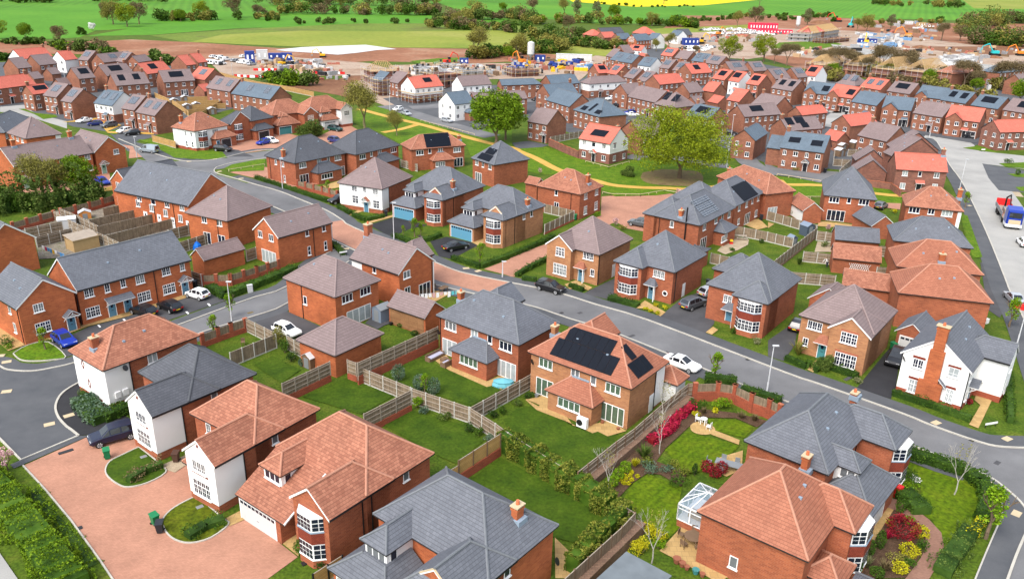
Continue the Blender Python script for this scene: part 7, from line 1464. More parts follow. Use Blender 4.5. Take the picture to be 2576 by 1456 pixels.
for k,x,y,s,l in (('olive',285,62,1.35,'tallest olive crown of the left field clump'),('oak',320,68,1.1,'middle crown of the left field clump'),('brown',350,62,1.2,'brown right crown of the left field clump'),('brown',270,50,1.0,'brown back crown of the left field clump'),('green',65,100,.8,'round green tree in the field at the far left'),('oak',-5,98,.8,'tree cut by the left edge of the field'),('brown',150,110,.75,'brown scrub tree beside the white blossom'),('whiteb',232,78,.7,'white blossoming tree in the left field'),('dark',205,88,.7,'dark clipped bush beside the white blossom'),('brown',590,45,1.35,'broad brown oak in the field hedge'),('brown',648,44,.8,'small brown tree right of the field oak'),('oak',510,50,1.0,'yellowish tree left of the field oak'),('green',455,55,.8,'light green tree in the left hedgerow'),('bareolive',1195,148,1.35,'big twiggy tree beside the brown earth bank'),('bareolive',1300,150,1.1,'second twiggy tree beside the brown earth bank'),('olive',1150,68,.9,'olive tree in the middle hedge'),('green',1280,150,.6,'green scrub tree below the twiggy pair'),('brown',1430,78,.9,'brown tree behind the scrub field'),('grey',1450,40,1.3,'grey green willow of the central hedge'),('grey',1500,44,1.2,'second grey green willow of the central hedge'),('bareolive',1420,38,1.3,'twiggy tree left of the willows'),('green',1545,50,1.2,'rounded green tree right of the willows'),('olive',1640,66,.9,'olive tree on the bare earth bank'),('bareolive',1855,68,1.1,'twiggy tree behind the site car park'),('brown',1900,66,1.3,'broad brown tree behind the site car park'),('grey',2030,64,1.2,'grey tree beside the white silo'),('olive',2180,80,1.1,'olive tree amid the far building works'),('bareolive',2155,80,.9,'twiggy tree amid the far building works'),('grey',2240,72,1.0,'pale tree right of the far building works'),('bare',1505,12,1.2,'bare tree before the yellow field'),('oak',1670,10,1.0,'round tree before the yellow field'),('bare',1910,16,1.2,'bare tree on the green hill'),('green',1265,30,.8,'small bright tree in the green hillside'),('olive',1195,40,1.1,'olive tree at the edge of the green hillside'),('bare',1340,40,1.2,'bare tree right of the green hillside'),('green',500,-1,1.3,'pale green tree at the top edge hedge'),('olive',0,-8,.6,'olive tree at the top left corner')): far(k,x,y,s,l)
def belt(pts,n,kinds,s0,s1,j=9):
 """a far hedgerow or wood that reads as one mass: crowns of leaf clumps grown together"""
 V_=[];F_=[];I_=[];ms=sorted({dict(lowdark='leaf_mid',dark='leaf_hedge',olive='leaf_olive',brown='leaf_brown',grey='leaf_grey',green='leaf_bright',bare='leaf_brown',bareolive='leaf_olive')[k] for k in kinds})
 for _ in range(int(n*3)):
  t=rt.random()*(len(pts)-1); i=int(t); f=t-i; x=pts[i][0]*(1-f)+pts[i+1][0]*f+rt.uniform(-3,3); y=pts[i][1]*(1-f)+pts[i+1][1]*f+rt.uniform(-j,j)*.3
  q=at((x,y)); h=rt.uniform(6,11)*rt.uniform(s0,s1); w_=h*rt.uniform(.5,.75); k=rt.randrange(len(ms)); c=len(F_)
  bl=[(rt.uniform(-.6,.6)*w_,rt.uniform(-.6,.6)*w_,h*rt.uniform(.25,.75),w_*.5,w_*.5,h*.28) for _ in range(7)]
  for p in blobpts(bl,420,rt,.4,.05,.5): leaf(V_,F_,(p[0]+q.x,p[1]+q.y,p[2]),.7+q.y/1300,rt)
  I_+=[k]*(len(F_)-c)
 me=bpy.data.meshes.new('hedgerow'); me.from_pydata(V_,[],F_); [me.materials.append(M[m]) for m in ms]; me.polygons.foreach_set('material_index',I_); me.update(); tag(put('hedgerow',me),kind='stuff')
belt([(390,52),(500,52),(620,50),(700,52)],12,['lowdark','dark','olive'],.5,.9)
belt([(660,36),(800,34),(940,37),(1060,38),(1100,36)],20,['lowdark','dark','olive','brown'],.8,1.3)
belt([(650,15),(800,12),(950,15),(1100,10)],16,['olive','brown','grey','lowdark','bare'],1.2,1.9)
belt([(1080,70),(1150,74),(1250,76),(1350,90),(1480,92)],16,['lowdark','dark','olive','brown'],.5,.95)
belt([(1340,62),(1450,58),(1560,62),(1700,66),(1760,70)],20,['lowdark','dark','olive','green'],.6,1.1)
belt([(1180,150),(1260,142),(1340,135),(1420,132)],16,['lowdark','dark','olive'],.5,.85)
belt([(1420,110),(1470,118),(1540,125),(1600,118)],14,['lowdark','dark','olive','brown'],.45,.75)
belt([(2440,110),(2500,112),(2576,118),(2650,125)],18,['lowdark','brown','olive','dark'],.8,1.5)
belt([(2420,85),(2480,70),(2540,60),(2620,55)],20,['brown','olive','lowdark','bareolive'],1.0,1.9)
belt([(2180,10),(2260,15),(2380,18),(2420,18)],10,['lowdark','dark','olive'],.7,1.2)
belt([(140,125),(200,128),(260,135),(290,150)],12,['lowdark','green','brown','dark'],.45,.75)
belt([(0,112),(60,112),(110,112)],6,['dark','lowdark'],.3,.5); belt([(230,4),(300,0),(420,8)],8,['lowdark','dark','olive'],.6,1.1); belt([(385,150),(410,158),(425,165)],5,['dark','lowdark'],.35,.5)
belt([(670,205),(700,212),(740,215),(780,215)],9,['green','lowdark','dark'],.4,.65); belt([(1780,16),(1640,18),(1480,8)],6,['dark','lowdark'],.2,.3); belt([(2100,42),(2030,46),(1960,52)],6,['dark','lowdark'],.3,.5); belt([(-5,5),(60,8),(150,5)],6,['dark','lowdark'],.5,.9)
belt([(2050,196),(2120,206),(2300,215),(2400,235),(2500,260)],16,['bare','brown','olive'],.35,.6)
YT='slim young street and garden trees'
for t,k,x,y,s,l in (('22','young',1968,985,.85,'lime green young tree with stakes beside the brick garden wall'),('h','young',612,305,.85,'lime young tree on the lawn beside the pink drive'),('11','young',1540,1050,.8,'lime tree on the flower circle lawn'),('11','young',1430,1040,.45,'tiny tree in the left stone ring'),('11','young',1600,1035,.5,'tiny tree in the upper stone ring'),('02','young',2240,380,.8,'young green tree behind the lower street lamp'),('02','young',440,690,.7,'young tree with pale leaves on the small front lawn'),('33','young',2110,1060,1.2,'slim young tree on the verge at the lower right bend'),('32','young',2340,470,1.0,'green young tree by the parked silver car'),('31','young',1910,770,.8,'young tree on the pavement beside the right estate road'),('32','young',2215,1130,.5,'yellow small tree beside the stepping path'),('02','young',2080,560,.7,'dark slim tree inside the brick pier wall'),('12','young',1640,1120,.6,'slim sapling in front of the olive bushes'),('23','birch',1435,250,.8,'white stemmed birch beside the crimson hedge'),('23','birch',935,650,.85,'bare birch above the clipped laurel hedge'),('23','birch',1355,1300,.9,'bare birch beside the flat grey roof'),('33','birch',1805,640,.95,'leaning white birch in the corner lawn'),('22','birch',1450,1440,.9,'birch against the grey rail fence'),('21','pink',1615,700,.9,'pink blossom tree on the block paved court'),('21','pink',1000,950,.6,'small pink blossom tree by the grey estate car'),('03','pink',75,395,.8,'pink blossom tree at the left edge of the block paved court'),('21','pink',270,440,.5,'pale blossom shrub by the yellow path'),('11','young',700,640,.7,'slim tree in front of the patio panels'),('21','lowdark',1125,460,.35,'round dark bush on the green near the oak'),('32','lowdark',540,870,.28,'clipped round tree beside the teal door path'),('31','pink',580,1000,.5,'pink blossom sapling in the gravel garden')):
 tree(k,(t,x,y),s,l)
OB='round grey green olive bushes'
use('12')
for x,y,l in ((1385,985,'left'),(1590,1085,'middle'),(1725,1120,'right')): bush((x,y),'leaf_blue',1.7,2.1,l+' grey green olive bush of three behind the concrete post fence',group=OB)
for p,m,w,h,l in (((1560,1250),'leaf_lime',1.6,1.7,'bright green laurel bush in the fence corner'),((1640,1300),'leaf_blue',1.4,.9,'blue green spreading shrub next to the bright laurel bush'),((1830,1370),'leaf_mid',1.6,1.1,'feathery green shrub of the back border'),((230,660),'leaf_olive',1.8,3.2,'tall climbing shrub beside the white hatchback'),((280,720),'leaf_hedge',1.6,1.8,'green shrub below the climbing one'),((340,800),'leaf_dark',2.0,1.0,'low dark planting in the raised border'),((440,850),'leaf_blue',.7,1.1,'potted shrub beside the playhouse'),((1400,470),'leaf_mid',.9,.7,'small shrub along the slatted garage'),((1490,480),'leaf_hedge',.8,1.5,'climber on the slatted garage wall'),((1540,550),'leaf_dark',1.2,.7,'dark shrub at the end of the little curved lawn')): bush(p,m,w,h,l,kind='loose' if w>1.2 else 'ball')
use('f')
for p,m,l in (((1200,330),'leaf_dark','first dark border shrub under the long fence'),((1270,360),'leaf_hedge','second green border shrub under the long fence'),((1345,400),'leaf_blue','silver blue border shrub at the yellow fence corner'),((1385,220),'leaf_dark','dark shrub at the corner of the heat pump garden'),((1450,190),'leaf_hedge','green shrub in the heat pump garden border'),((1560,130),'leaf_mid','larger shrub in the heat pump garden border'),((1650,75),'leaf_dark','shrub beside the patio pot')): bush(p,m,1.3,.9,l,kind='loose')
use('23')
for p,m,w,h,k,l in (((1275,290),'leaf_mid',2.6,1.7,'spiky','big spiky flax plant beside the block wall'),((1190,370),'leaf_yellow',1.6,1.0,'spiky','yellow striped spiky plant'),((1100,420),'leaf_lime',1.25,1.2,'ball','top lime green clipped ball'),((1030,490),'leaf_lime',1.25,1.2,'ball','middle lime green clipped ball'),((975,560),'leaf_lime',1.25,1.2,'ball','lower lime green clipped ball'),((1310,330),'leaf_laurel',1.8,.9,'loose','variegated shrub above the lavender'),((1320,410),'leaf_blue',2.0,.9,'loose','mound of grey lavender in the soil bed'),((1560,390),'leaf_laurel',1.6,.9,'loose','variegated shrub left of the dining terrace'),((1640,450),'leaf_laurel',1.6,.9,'loose','second variegated shrub left of the dining terrace'),((1500,430),'leaf_blue',1.6,.7,'loose','low lavender under the variegated shrubs'),((1620,530),'leaf_hedge',2.2,.9,'loose','green shrub left of the conservatory'),((1890,420),'leaf_red',1.4,1.3,'ball','left red leaved ball tree'),((2030,430),'leaf_red',1.4,1.3,'ball','right red leaved ball tree'),((1965,470),'leaf_red',1.4,1.2,'ball','near red leaved ball tree'),((1770,450),'leaf_dark',.6,1.4,'ball','dark columnar shrub beside the red ball trees'),((860,590),'leaf_red',.9,.6,'loose','rusty low shrub at the hedge end'),((930,610),'leaf_yellow',1.3,.9,'spiky','yellow grass clump beside the birch'),((1330,1020),'leaf_yellow',1.5,1.1,'loose','yellow shrub by the lower birch'),((1430,1080),'leaf_yellow',1.6,1.0,'loose','yellow green shrub beside the patio'),((1240,1220),'leaf_yellow',2.0,1.5,'loose','large golden shrub above the flat grey roof'),((1420,1160),'leaf_lime',1.2,.8,'loose','small lime shrub by the patio corner')): bush(p,m,w,h,l,kind=k)
YB='small yellow bedding plants'
for p in ((1090,470),(1105,500),(1160,435),(1145,470),(1160,510),(1215,475),(1085,540),(1130,545),(1055,510)): bush(p,'leaf_yellow',.5,.4,'small yellow plant dotted in the soil bed beside the lime balls',group=YB)
use('33')
for p,m,w,h,k,l in (((1290,1050),'leaf_red',3.0,2.0,'ball','great dark red maple dome in the round bed'),((1465,1050),'leaf_yellow',1.7,1.2,'ball','bright yellow round shrub right of the maple'),((1365,1230),'leaf_yellow',1.8,1.2,'ball','bright yellow round shrub below the maple'),((1365,930),'leaf_lime',1.1,.9,'ball','lime green ball above the yellow shrub'),((1430,970),'leaf_purple',1.2,.8,'loose','dark purple shrub behind the maple'),((1475,1160),'leaf_hedge',1.4,1.0,'loose','green shrub between the yellow ones'),((1250,1290),'leaf_olive',1.7,1.0,'loose','olive gold shrub of the bed'),((1270,1390),'leaf_yellow',1.5,1.0,'ball','yellow shrub near the bottom edge'),((950,1350),'leaf_grey',1.6,1.3,'spiky','pale cordyline at the brick planter'),((1130,1380),'leaf_brown',2.0,1.2,'spiky','bronze grass fountain below the brick planter'),((1155,1070),'leaf_crimson',1.2,1.0,'spiky','pink spiky plant left of the maple'),((1270,910),'leaf_crimson',1.2,1.0,'spiky','pink spiky plant above the maple'),((1180,960),'leaf_yellow',1.2,.9,'spiky','yellow spiky plant by the slab path'),((1275,830),'leaf_hedge',1.0,2.3,'ball','spiral clipped shrub at the head of the bed'),((1075,1170),'leaf_hedge',.9,2.0,'ball','spiral clipped shrub in the brick planter'),((975,1250),'leaf_hedge',.8,1.9,'ball','spiral clipped shrub beside the brick planter'),((850,1430),'leaf_hedge',.9,1.9,'ball','spiral clipped shrub at the bottom edge'),((1310,520),'leaf_hedge',2.4,1.6,'loose','leafy green shrub by the tile hung bay'),((1405,520),'blossom_white',1.2,.9,'loose','white flowering shrub near the tile hung bay'),((1370,590),'leaf_lime',2.0,.9,'loose','lime yellow low shrub beside the white flowers'),((1340,1340),'leaf_hedge',1.3,1.0,'loose','green mound at the lower bed edge'),((1050,1430),'leaf_hedge',1.3,.9,'ball','green ball at the bottom edge')): bush(p,m,w,h,l,kind=k)
use('g')
for p,m,w,h,k,l in (((265,350),'leaf_hedge',1.8,1.2,'loose','green shrub at the left end of the brick wall'),((450,340),'leaf_lime',2.4,1.5,'loose','bright green shrub against the brick wall'),((255,415),'leaf_yellow',1.0,.8,'loose','yellow shrub by the bistro chair'),((400,385),'leaf_yellow',.7,.7,'ball','small yellow bush by the brick wall'),((310,395),'leaf_brown',1.4,1.0,'spiky','bronze flax left of the small yellow bush'),((600,430),'leaf_brown',1.6,1.0,'spiky','bronze flax clump, left of the pair by the wall'),((700,450),'leaf_brown',1.6,1.0,'spiky','bronze flax clump, right of the pair by the wall')): bush(p,m,w,h,l,kind=k)
for t,p,m,w,h,k,l in (('32',(290,740),'leaf_olive',1.9,2.2,'spiky','tall cordyline palm in front of the tan brick house'),('32',(1350,350),'leaf_yellow',1.2,1.5,'loose','yellow shrub behind the small slate garage'),('32',(1170,230),'leaf_purple',2.0,2.2,'loose','dark purple leaved shrub behind the tan house'),('32',(1950,1215),'leaf_red',.8,.7,'ball','small red shrub at the white house corner'),('32',(870,1010),'leaf_grey',1.2,.8,'loose','grey flowering shrub at the drive corner'),('22',(2145,530),'leaf_hedge',1.1,1.0,'loose','leafy shrub by the railed step'),('22',(2370,630),'leaf_grey',1.1,1.1,'loose','white flowering bush at the bay corner'),('22',(1300,305),'leaf_yellow',.9,.5,'loose','left yellow shrub of the path edge'),('22',(1350,325),'leaf_yellow',.9,.5,'loose','middle yellow shrub of the path edge'),('22',(1410,345),'leaf_yellow',1.0,.6,'loose','right yellow shrub of the path edge'),('22',(1400,270),'leaf_yellow',1.0,.6,'loose','yellow shrub above the path by the door'),('22',(1480,290),'leaf_yellow',.9,.5,'loose','yellow shrub nearest the corner by the door'),('21',(830,850),'leaf_lime',1.6,1.0,'loose','lime shrub at the court corner'),('21',(2420,1110),'leaf_dark',1.0,.8,'ball','dark bush at the end of the patio fence'),('21',(2130,1190),'leaf_hedge',1.0,.8,'loose','plant by the toy car terrace'),('21',(1070,980),'leaf_olive',1.4,1.1,'loose','olive shrub beside the grey estate car'),('11',(1600,1065),'leaf_purple',1.1,.5,'loose','purple flowers in the stone ring'),('13',(450,1200),'leaf_hedge',1.5,1.3,'ball','dark green ball bush beside the bay window'),('13',(600,1270),'leaf_lime',1.3,1.2,'loose','bright mixed shrub below the bay window'),('13',(620,1340),'leaf_dark',1.0,.8,'loose','dark shrub beside the stone slab'),('02',(60,640),'leaf_mid',2.0,1.2,'loose','green shrub at the left corner of the paved path'),('02',(80,680),'leaf_lime',1.1,.7,'loose','lime shrub at the corner of the paved path'),('31',(240,850),'leaf_mid',1.3,1.6,'loose','climbing greenery on the garden room wall'),('31',(550,1150),'leaf_mid',1.6,1.2,'loose','shrub in the gravel garden'),('31',(300,1320),'leaf_mid',1.8,1.6,'spiky','spiky plant in the gardening lawn corner'),('31',(1220,820),'leaf_yellow',1.3,1.0,'loose','yellow green shrub beside the small slate garage'),('31',(1240,600),'leaf_dark',1.5,1.5,'loose','dark shrubs under the coral house window'),('31',(280,405),'leaf_olive',2.4,.9,'loose','planting bed between the gabled porches'),('31',(2330,340),'leaf_hedge',2.2,1.5,'loose','green shrub on the right hand verge'),('31',(2420,450),'leaf_hedge',1.3,1.5,'ball','small conifer on the right verge')): bush((t,)+p,m,w,h,l,kind=k)
use('D'); rt=random.Random(9)
belt([(700,60),(820,60),(1000,58),(1080,62)],5,['lowdark'],.3,.5); belt([(1700,58),(1780,52),(1900,46),(2060,44)],10,['dark','lowdark','olive'],.3,.6); belt([(2080,56),(2200,60),(2400,62),(2460,66)],8,['dark','olive'],.4,.7); belt([(1100,60),(1200,50),(1300,46),(1340,60)],18,['olive','lowdark','brown'],.8,1.3); belt([(1340,100),(1420,104),(1420,125),(1360,128)],14,['olive','lowdark'],.6,1.0); belt([(0,152),(30,150)],2,['dark'],.3,.4); belt([(2150,190),(2350,205),(2576,235)],14,['brown','olive'],.4,.8)
use('31'); hedge([(665,1165),(1060,1205)],.35,1.7,'leaf_mid','ivy and climbers along the slate garage wall',wob=.15,name='climber',cat='climber')
use('03'); hedge([(300,600),(620,960),(900,1330)],.9,.18,'leaf_bright','rough grassy verge between hedge and paving',leafsize=.18,dens=60,wob=.5,name='rough_grass',cat='verge')
# ---------------------------------------------------------------- vehicles
use('D'); V=vehicle
V('suv',('03',1330,45),('03',880,170),'navy','dark navy car parked across the edge of the block paved court'); V('hatch',('02',560,575),('02',705,680),'blue','bright blue hatchback beside the small oval lawn'); V('hatch',('02',1750,345),('02',1560,260),'black','black hatchback with yellow plate in the terrace parking bays'); V('hatch',('02',1480,375),('02',1320,320),'black','black car half hidden behind the terracotta roof'); V('small',('02',1995,205),('02',1850,165),'white','small white car at the right end of the terrace parking')
V('hatch',('12',205,500),('12',400,575),'white','white hatchback on the drive behind the hipped garage'); V('suv',('h',1060,480),('h',1240,528),'black','black car parked at the kerb of the middle street'); V('saloon',('11',1830,1195),('11',2045,1150),'black','black coupe on the drive of the second blue garage'); V('suv',('11',890,705),('11',730,735),'black','black car beside the white house with the gabled porch')
V('suv',('22',1665,310),('22',1840,245),'grey','grey car nearer the street on the wide drive'); V('hatch',('22',1850,180),('22',1990,140),'silver','silver grey car farther up the wide drive'); V('saloon',('22',1560,830),('22',1730,890),'white','white car behind the white annex of the solar house'); V('suv',('32',1270,745),('32',1190,880),'black','black car in front of the small slate garage'); V('hatch',('32',240,540),('32',330,430),'black','dark car between the bay house and the tan house')
V('suv',('21',1330,965),('21',1150,930),'grey','grey estate car with a roof box on the block paved court'); V('saloon',('32',2430,275),('32',2330,170),'silver','silver car parked on the right pavement beside the red barrier'); V('hatch',('31',2520,1180),('31',2440,1090),'white','white car at the right edge below the lorry'); V('van',('01',1520,240),('01',1385,225),'paleblue','pale blue van on the grassy corner drive'); V('suv',('01',2100,215),('01',2230,225),'black','black car in front of the white corner house'); V('hatch',('01',955,520),('01',1045,560),'blue','dark blue car beside the evergreen bank'); V('hatch',('31',1060,790),('31',1120,755),'grey','grey car between the slate house and the small slate garage')
use('00'); V('saloon',(900,1175),(740,1205),'white','white car at the left end of the estate parking row'); V('hatch',(990,1215),(860,1225),'darkblue','dark blue car second in the estate parking row'); V('suv',(1140,1225),(985,1250),'grey','grey car third in the estate parking row'); V('hatch',(1265,1280),(1155,1300),'white','white car behind the black one near the low timber fence'); V('hatch',(1355,1305),(1215,1320),'black','black car near the low timber fence')
use('10'); V('suv',(720,1265),(820,1280),'green','dark green car outside the terracotta dormer house'); V('suv',(715,1375),(825,1400),'darkblue','dark car between the two dark slate hipped roofs'); V('hatch',(130,1390),(20,1415),'blue','blue hatchback on the block paved forecourt'); V('hatch',(95,1375),(210,1400),'white','white car behind the blue hatchback'); V('hatch',(1410,1070),(1345,1085),'white','white car at the bend, farther of the kerbside pair'); V('hatch',(1430,1110),(1490,1130),'silver','white grey car at the bend, nearer of the kerbside pair'); V('hatch',(1800,1180),(1910,1200),'silver','silver car beside the white slate blue house')
use('20'); V('hatch',(275,978),(205,985),'black','black car outside the slate row behind the scaffolding'); V('hatch',(990,970),(920,978),'white','white car beside the white van'); V('van',(1040,965),(970,968),'white','white van outside the white and purple row'); V('hatch',(1045,1050),(965,1035),'black','dark car at the head of the small car park'); V('hatch',(1185,1105),(1100,1115),'blue','blue car in the small estate car park'); V('saloon',(1120,1130),(1210,1130),'white','white car in the small estate car park'); V('suv',(2080,1310),(2140,1315),'black','dark car behind the lamp post of the large purple house'); V('saloon',('30',1160,1200),('30',1060,1215),'black','black car behind the large coral gable house'); V('hatch',('31',70,245),('31',0,290),'black','dark car in the carport of the slate semis'); V('hatch',('31',100,290),('31',70,320),'blue','blue car beside the slate semis'); V('hatch',('20',880,625),('20',810,670),'black','dark car at the site entrance bend')
CP_='cars and vans parked on the building site'; rv_=random.Random(5)
for t,x0,y0,x1,y1,n,rw in (('20',1820,300,2470,300,20,0),('20',1900,335,2480,330,16,0),('20',2300,310,2480,345,8,0),('20',1640,480,1960,470,12,0),('20',1700,500,1900,495,6,0),('30',20,345,160,330,4,0),('00',2000,620,2160,640,6,0),('00',2060,560,2200,590,6,0),('00',2260,600,2460,640,6,0),('00',2350,560,2480,550,4,0),('30',1440,270,1620,275,5,0)):
 for i in range(n):
  x=x0+(x1-x0)*(i+.5)/n; y=y0+(y1-y0)*(i+.5)/n+rv_.uniform(-6,6); q=at((t,x,y)); k=rv_.choice(('van','van','hatch','suv')); c=rv_.choice(('white','white','white','silver','grey','black')) if k!='van' else 'white'
  V(k,None,None,c,'site '+('van' if k=='van' else 'car')+' in the far parking rows of the building site',group=CP_,loc=q,ang=rv_.choice((1.0,1.1,2.6)),parts=False)
def lorry():
 a,c=at(('31',2240,760),.0),at(('31',2400,1035),.0); ang=math.atan2(c.y-a.y,c.x-a.x); q=(a+c)/2; r=thing('flatbed_lorry','blue cabbed flatbed lorry with red sided bed and black loading crane','lorry',(q.x,q.y,.02),ang); r.scale=(1.3,1.12,1.15)
 b=MB(); b.prism([(3.2,-1.2),(5.2,-1.2),(5.4,-1.0),(5.4,1.0),(5.2,1.2),(3.2,1.2)],.9,3.1,'paint_blue'); b.slab([(3.3,-1.1,3.5),(5.0,-1.1,3.2),(5.0,1.1,3.2),(3.3,1.1,3.5)],.35,'paint_blue','paint_blue'); b.box(3.3,-1.22,.5,5.42,1.22,.95,'paint_white'); cb=b.build('cab',r)
 g=MB(); g.poly([(5.415,-.95,2.0),(5.415,.95,2.0),(5.415,.95,2.9),(5.415,-.95,2.9)],'car_glass'); g.build('windscreen',cb); g=MB(); g.box(5.42,-.9,1.0,5.45,.9,1.7,'stone_cap'); g.build('front_panel',cb)
 b=MB(); b.box(-5.2,-1.2,1.0,3.0,1.2,1.15,'timber_grey'); b.box(-5.2,-1.25,1.15,1.6,-1.17,1.75,'metal_grey'); b.box(-5.2,1.17,1.15,1.6,1.25,1.75,'metal_grey'); b.box(-5.2,-1.17,1.15,1.6,-1.12,1.7,'red_plastic'); b.box(-5.2,1.12,1.15,1.6,1.17,1.7,'red_plastic'); b.box(-5.25,-1.2,1.15,-5.15,1.2,2.4,'red_plastic'); b.build('bed',r)
 b=MB(); b.box(-5,-.4,.6,3.2,.4,1,'fascia_dark'); b.build('chassis',r)
 b=MB(); b.tube((-3.6,0,1.1),(-3.6,0,3.0),.18,.15,'gutter_black'); b.tube((-3.6,0,3.0),(-2.0,.2,3.9),.15,.12,'gutter_black'); b.tube((-2.0,.2,3.9),(-.4,.1,2.6),.12,.1,'gutter_black'); b.build('loading_crane',r)
 b=MB(); b.box(-.8,-.7,1.16,.6,.7,1.9,'timber_grey'); b.box(-2.2,-.6,1.16,-1.2,.6,1.8,'metal_grey'); b.build('load',r)
 for x in(-4,-2.9,1.6,4.3):
  for y in(-1.0,1.0): b=MB(); b.tube((0,-.15,0),(0,.15,0),.48,.48,'rubber',12); b.build('wheel',r,(x,y,.48))
lorry()
# ---------------------------------------------------------------- lamp posts, bins and signs
for p,h,l in ((('D',583,808),5.6,'white lamp post on the lower left street beside the long hedge'),(('D',1929,985),5.8,'white lamp post opposite the tan brick house with the teal door'),(('D',991,603),6.6,'tall white lamp post between the two blue garage doors'),(('D',1264,698),2.6,'short white lamp post at the pink drive mouth'),(('D',711,475),6.4,'white lamp post in front of the side chimney house'),(('D',345,397),5,'white lamp post by the pale blue van'),(('10',1300,1085),8,'tall lamp post beside the scaffolded white house'),(('31',1855,602),7,'lamp post with a blue sign beside the wide estate road'),(('31',2420,620),0.1,''),(('21',2082,385),6.5,'lamp post right of the great oak'),(('20',2128,1328),6.2,'lamp post in front of the large purple roofed house'),(('20',2053,848),6,'lamp post between the coral and white coral houses'),(('30',540,1240),6,'lamp post beside the coral house with end chimney'),(('31',1565,92),5,'lamp post at the top end of the estate road'),(('32',2420,620),6,'lamp post carrying a sign beside the silver car'),(('00',2262,770),6,'lamp post behind the purple garden terrace'),(('00',640,825),5,'lamp post at the grey garage roof on the left')):
 if l: lamp(p,h,l)
def sign(p,w,h,z,rz,m,label,text=None,name='street_sign'):
 q=at(p); r=thing(name,label,'sign',(q.x,q.y,0),rz); b=MB(); b.box(-w/2,-.03,z-h,w/2,.03,z,m); b.build('plate',r)
 for s in(-1,1): b=MB(); b.box(s*w*.42-.03,.03,0,s*w*.42+.03,.09,z,'gutter_black'); b.build('post',r)
sign(('11',850,1240),1.3,.25,.9,.6,'white_paint','white street name plate at the block paved crossing'); sign(('32',2160,1440),1.6,.22,.6,.3,'white_paint','white street name plate at the bottom of the right verge'); sign(('31',2085,225),1.0,.3,.8,0,'white_paint','white street name plate at the crossroads verge')
for p,c,l in ((('03',1045,290),'green','green wheelie bin beside the navy car'),(('03',1510,930),'green','green wheelie bin, rear one of the pair by the paved island'),(('03',1560,1005),'black','black wheelie bin, front one of the pair by the paved island'),(('03',1715,320),'brown','brown wheelie bin against the white house wall'),(('11',1262,850),'black','black wheelie bin at the corner of the porch house'),(('32',1210,695),'green','green wheelie bin beside the small slate garage'),(('22',1905,75),'black','black wheelie bin near the blue garage by the grey cars'),(('31',550,430),'black','black wheelie bin at the slate semis corner'),(('30',1918,1345),'black','black wheelie bin beside the dark garage'),(('30',1970,1345),'green','green wheelie bin beside the dark garage'),(('21',612,885),'green','green wheelie bin at the mottled roof house corner'),(('02',1895,85),'black','black wheelie bin between terrace end and small white car'),(('01',1095,735),'black','black wheelie bin in the top terrace garden'),(('21',2415,890),'black','black tall bin on the solar house patio'),(('30',755,1115),'black','dark bin outside the coral dark garage house'),(('30',1945,1348),'black','grey middle wheelie bin beside the dark garage')): bin_(p,c,l)
for p,l,m in ((('02',2430,130),'pale green metal cabinet on the pavement by the long hedge','steel_pale'),(('33',1255,660),'red box beside the broad clipped hedge','red_plastic'),(('33',760,1450),'red box at the bottom edge by the corner house','red_plastic'),(('32',2115,430),'white planter box at the railed front step','render_white')):
 q=at(p); b=MB(); b.box(-.35,-.22,0,.35,.22,1.1 if 'red' in m or 'pale' in m else .6,m); b.box(-.38,-.25,1.1 if 'red' in m or 'pale' in m else .6,.38,.25,1.16 if 'red' in m or 'pale' in m else .66,m); o=b.build('cabinet' if 'pale' in m else 'box',None,(q.x,q.y,0),.6); tag(o,l,'box')
q=at(('32',2450,300)); b=MB(); b.prism([(-1,-.25),(1,-.25),(1,.25),(-1,.25)],0,.35,'red_plastic'); b.prism([(-1,-.1),(1,-.1),(1,.1),(-1,.1)],.35,.9,'red_plastic'); tag(b.build('road_barrier',None,(q.x,q.y,.02),-.4),'red plastic road barrier behind the silver car','barrier')
# ---------------------------------------------------------------- garden furniture and sheds
def table(p,w,d,m,label,round_=False,rz=G52,h=.74):
 q=at(p); r=thing('garden_table',label,'table',(q.x,q.y,.06),rz); b=MB()
 if round_: b.lathe([(w/2,h-.05),(w/2,h)],m,16)
 else: b.box(-w/2,-d/2,h-.05,w/2,d/2,h,m)
 b.build('tabletop',r)
 for sx in(-1,1):
  for sy in(-1,1): b=MB(); b.box(-.04,-.04,0,.04,.04,h-.05,m); b.build('leg',r,(sx*w*.33,sy*(d if not round_ else w)*.33,0))
 return q
q=table(('23',2100,400),2.6,1.0,'metal_grey','long grey outdoor dining table on the slab terrace',rz=R(-25))
for i,(x,y,z) in enumerate(((-1.9,0,1.57),(-.7,.9,0),(.6,.9,0),(-.5,-.9,3.14))): chair(q+Matrix.Rotation(R(-25),3,'Z')@Vector((x,y,0)),z+R(-25),'metal_grey','grey woven chair round the long outdoor dining table','grey chairs at the long dining table')
q=table(('23',1750,1110),1.5,1.5,'timber_brown','round dark wooden table on the pale slab patio',True)
for k in range(5): a=k*1.256; chair(q+Vector((math.cos(a)*1.05,math.sin(a)*1.05,0)),a-1.57,'timber_brown','dark chair round the circular patio table','dark chairs at the circular table')
q=table(('g',312,475),.7,.7,'upvc_white','small white bistro table on the round stone patio',True); chair(at(('g',270,455)),.9,'upvc_white','white bistro chair behind the small round table'); chair(at(('g',352,515)),-2.2,'upvc_white','white bistro chair lying flat in front of the small round table')
q=table(('21',2220,1075),1.9,.8,'timber_grey','grey picnic table on the curved gravel terrace',rz=R(-10))
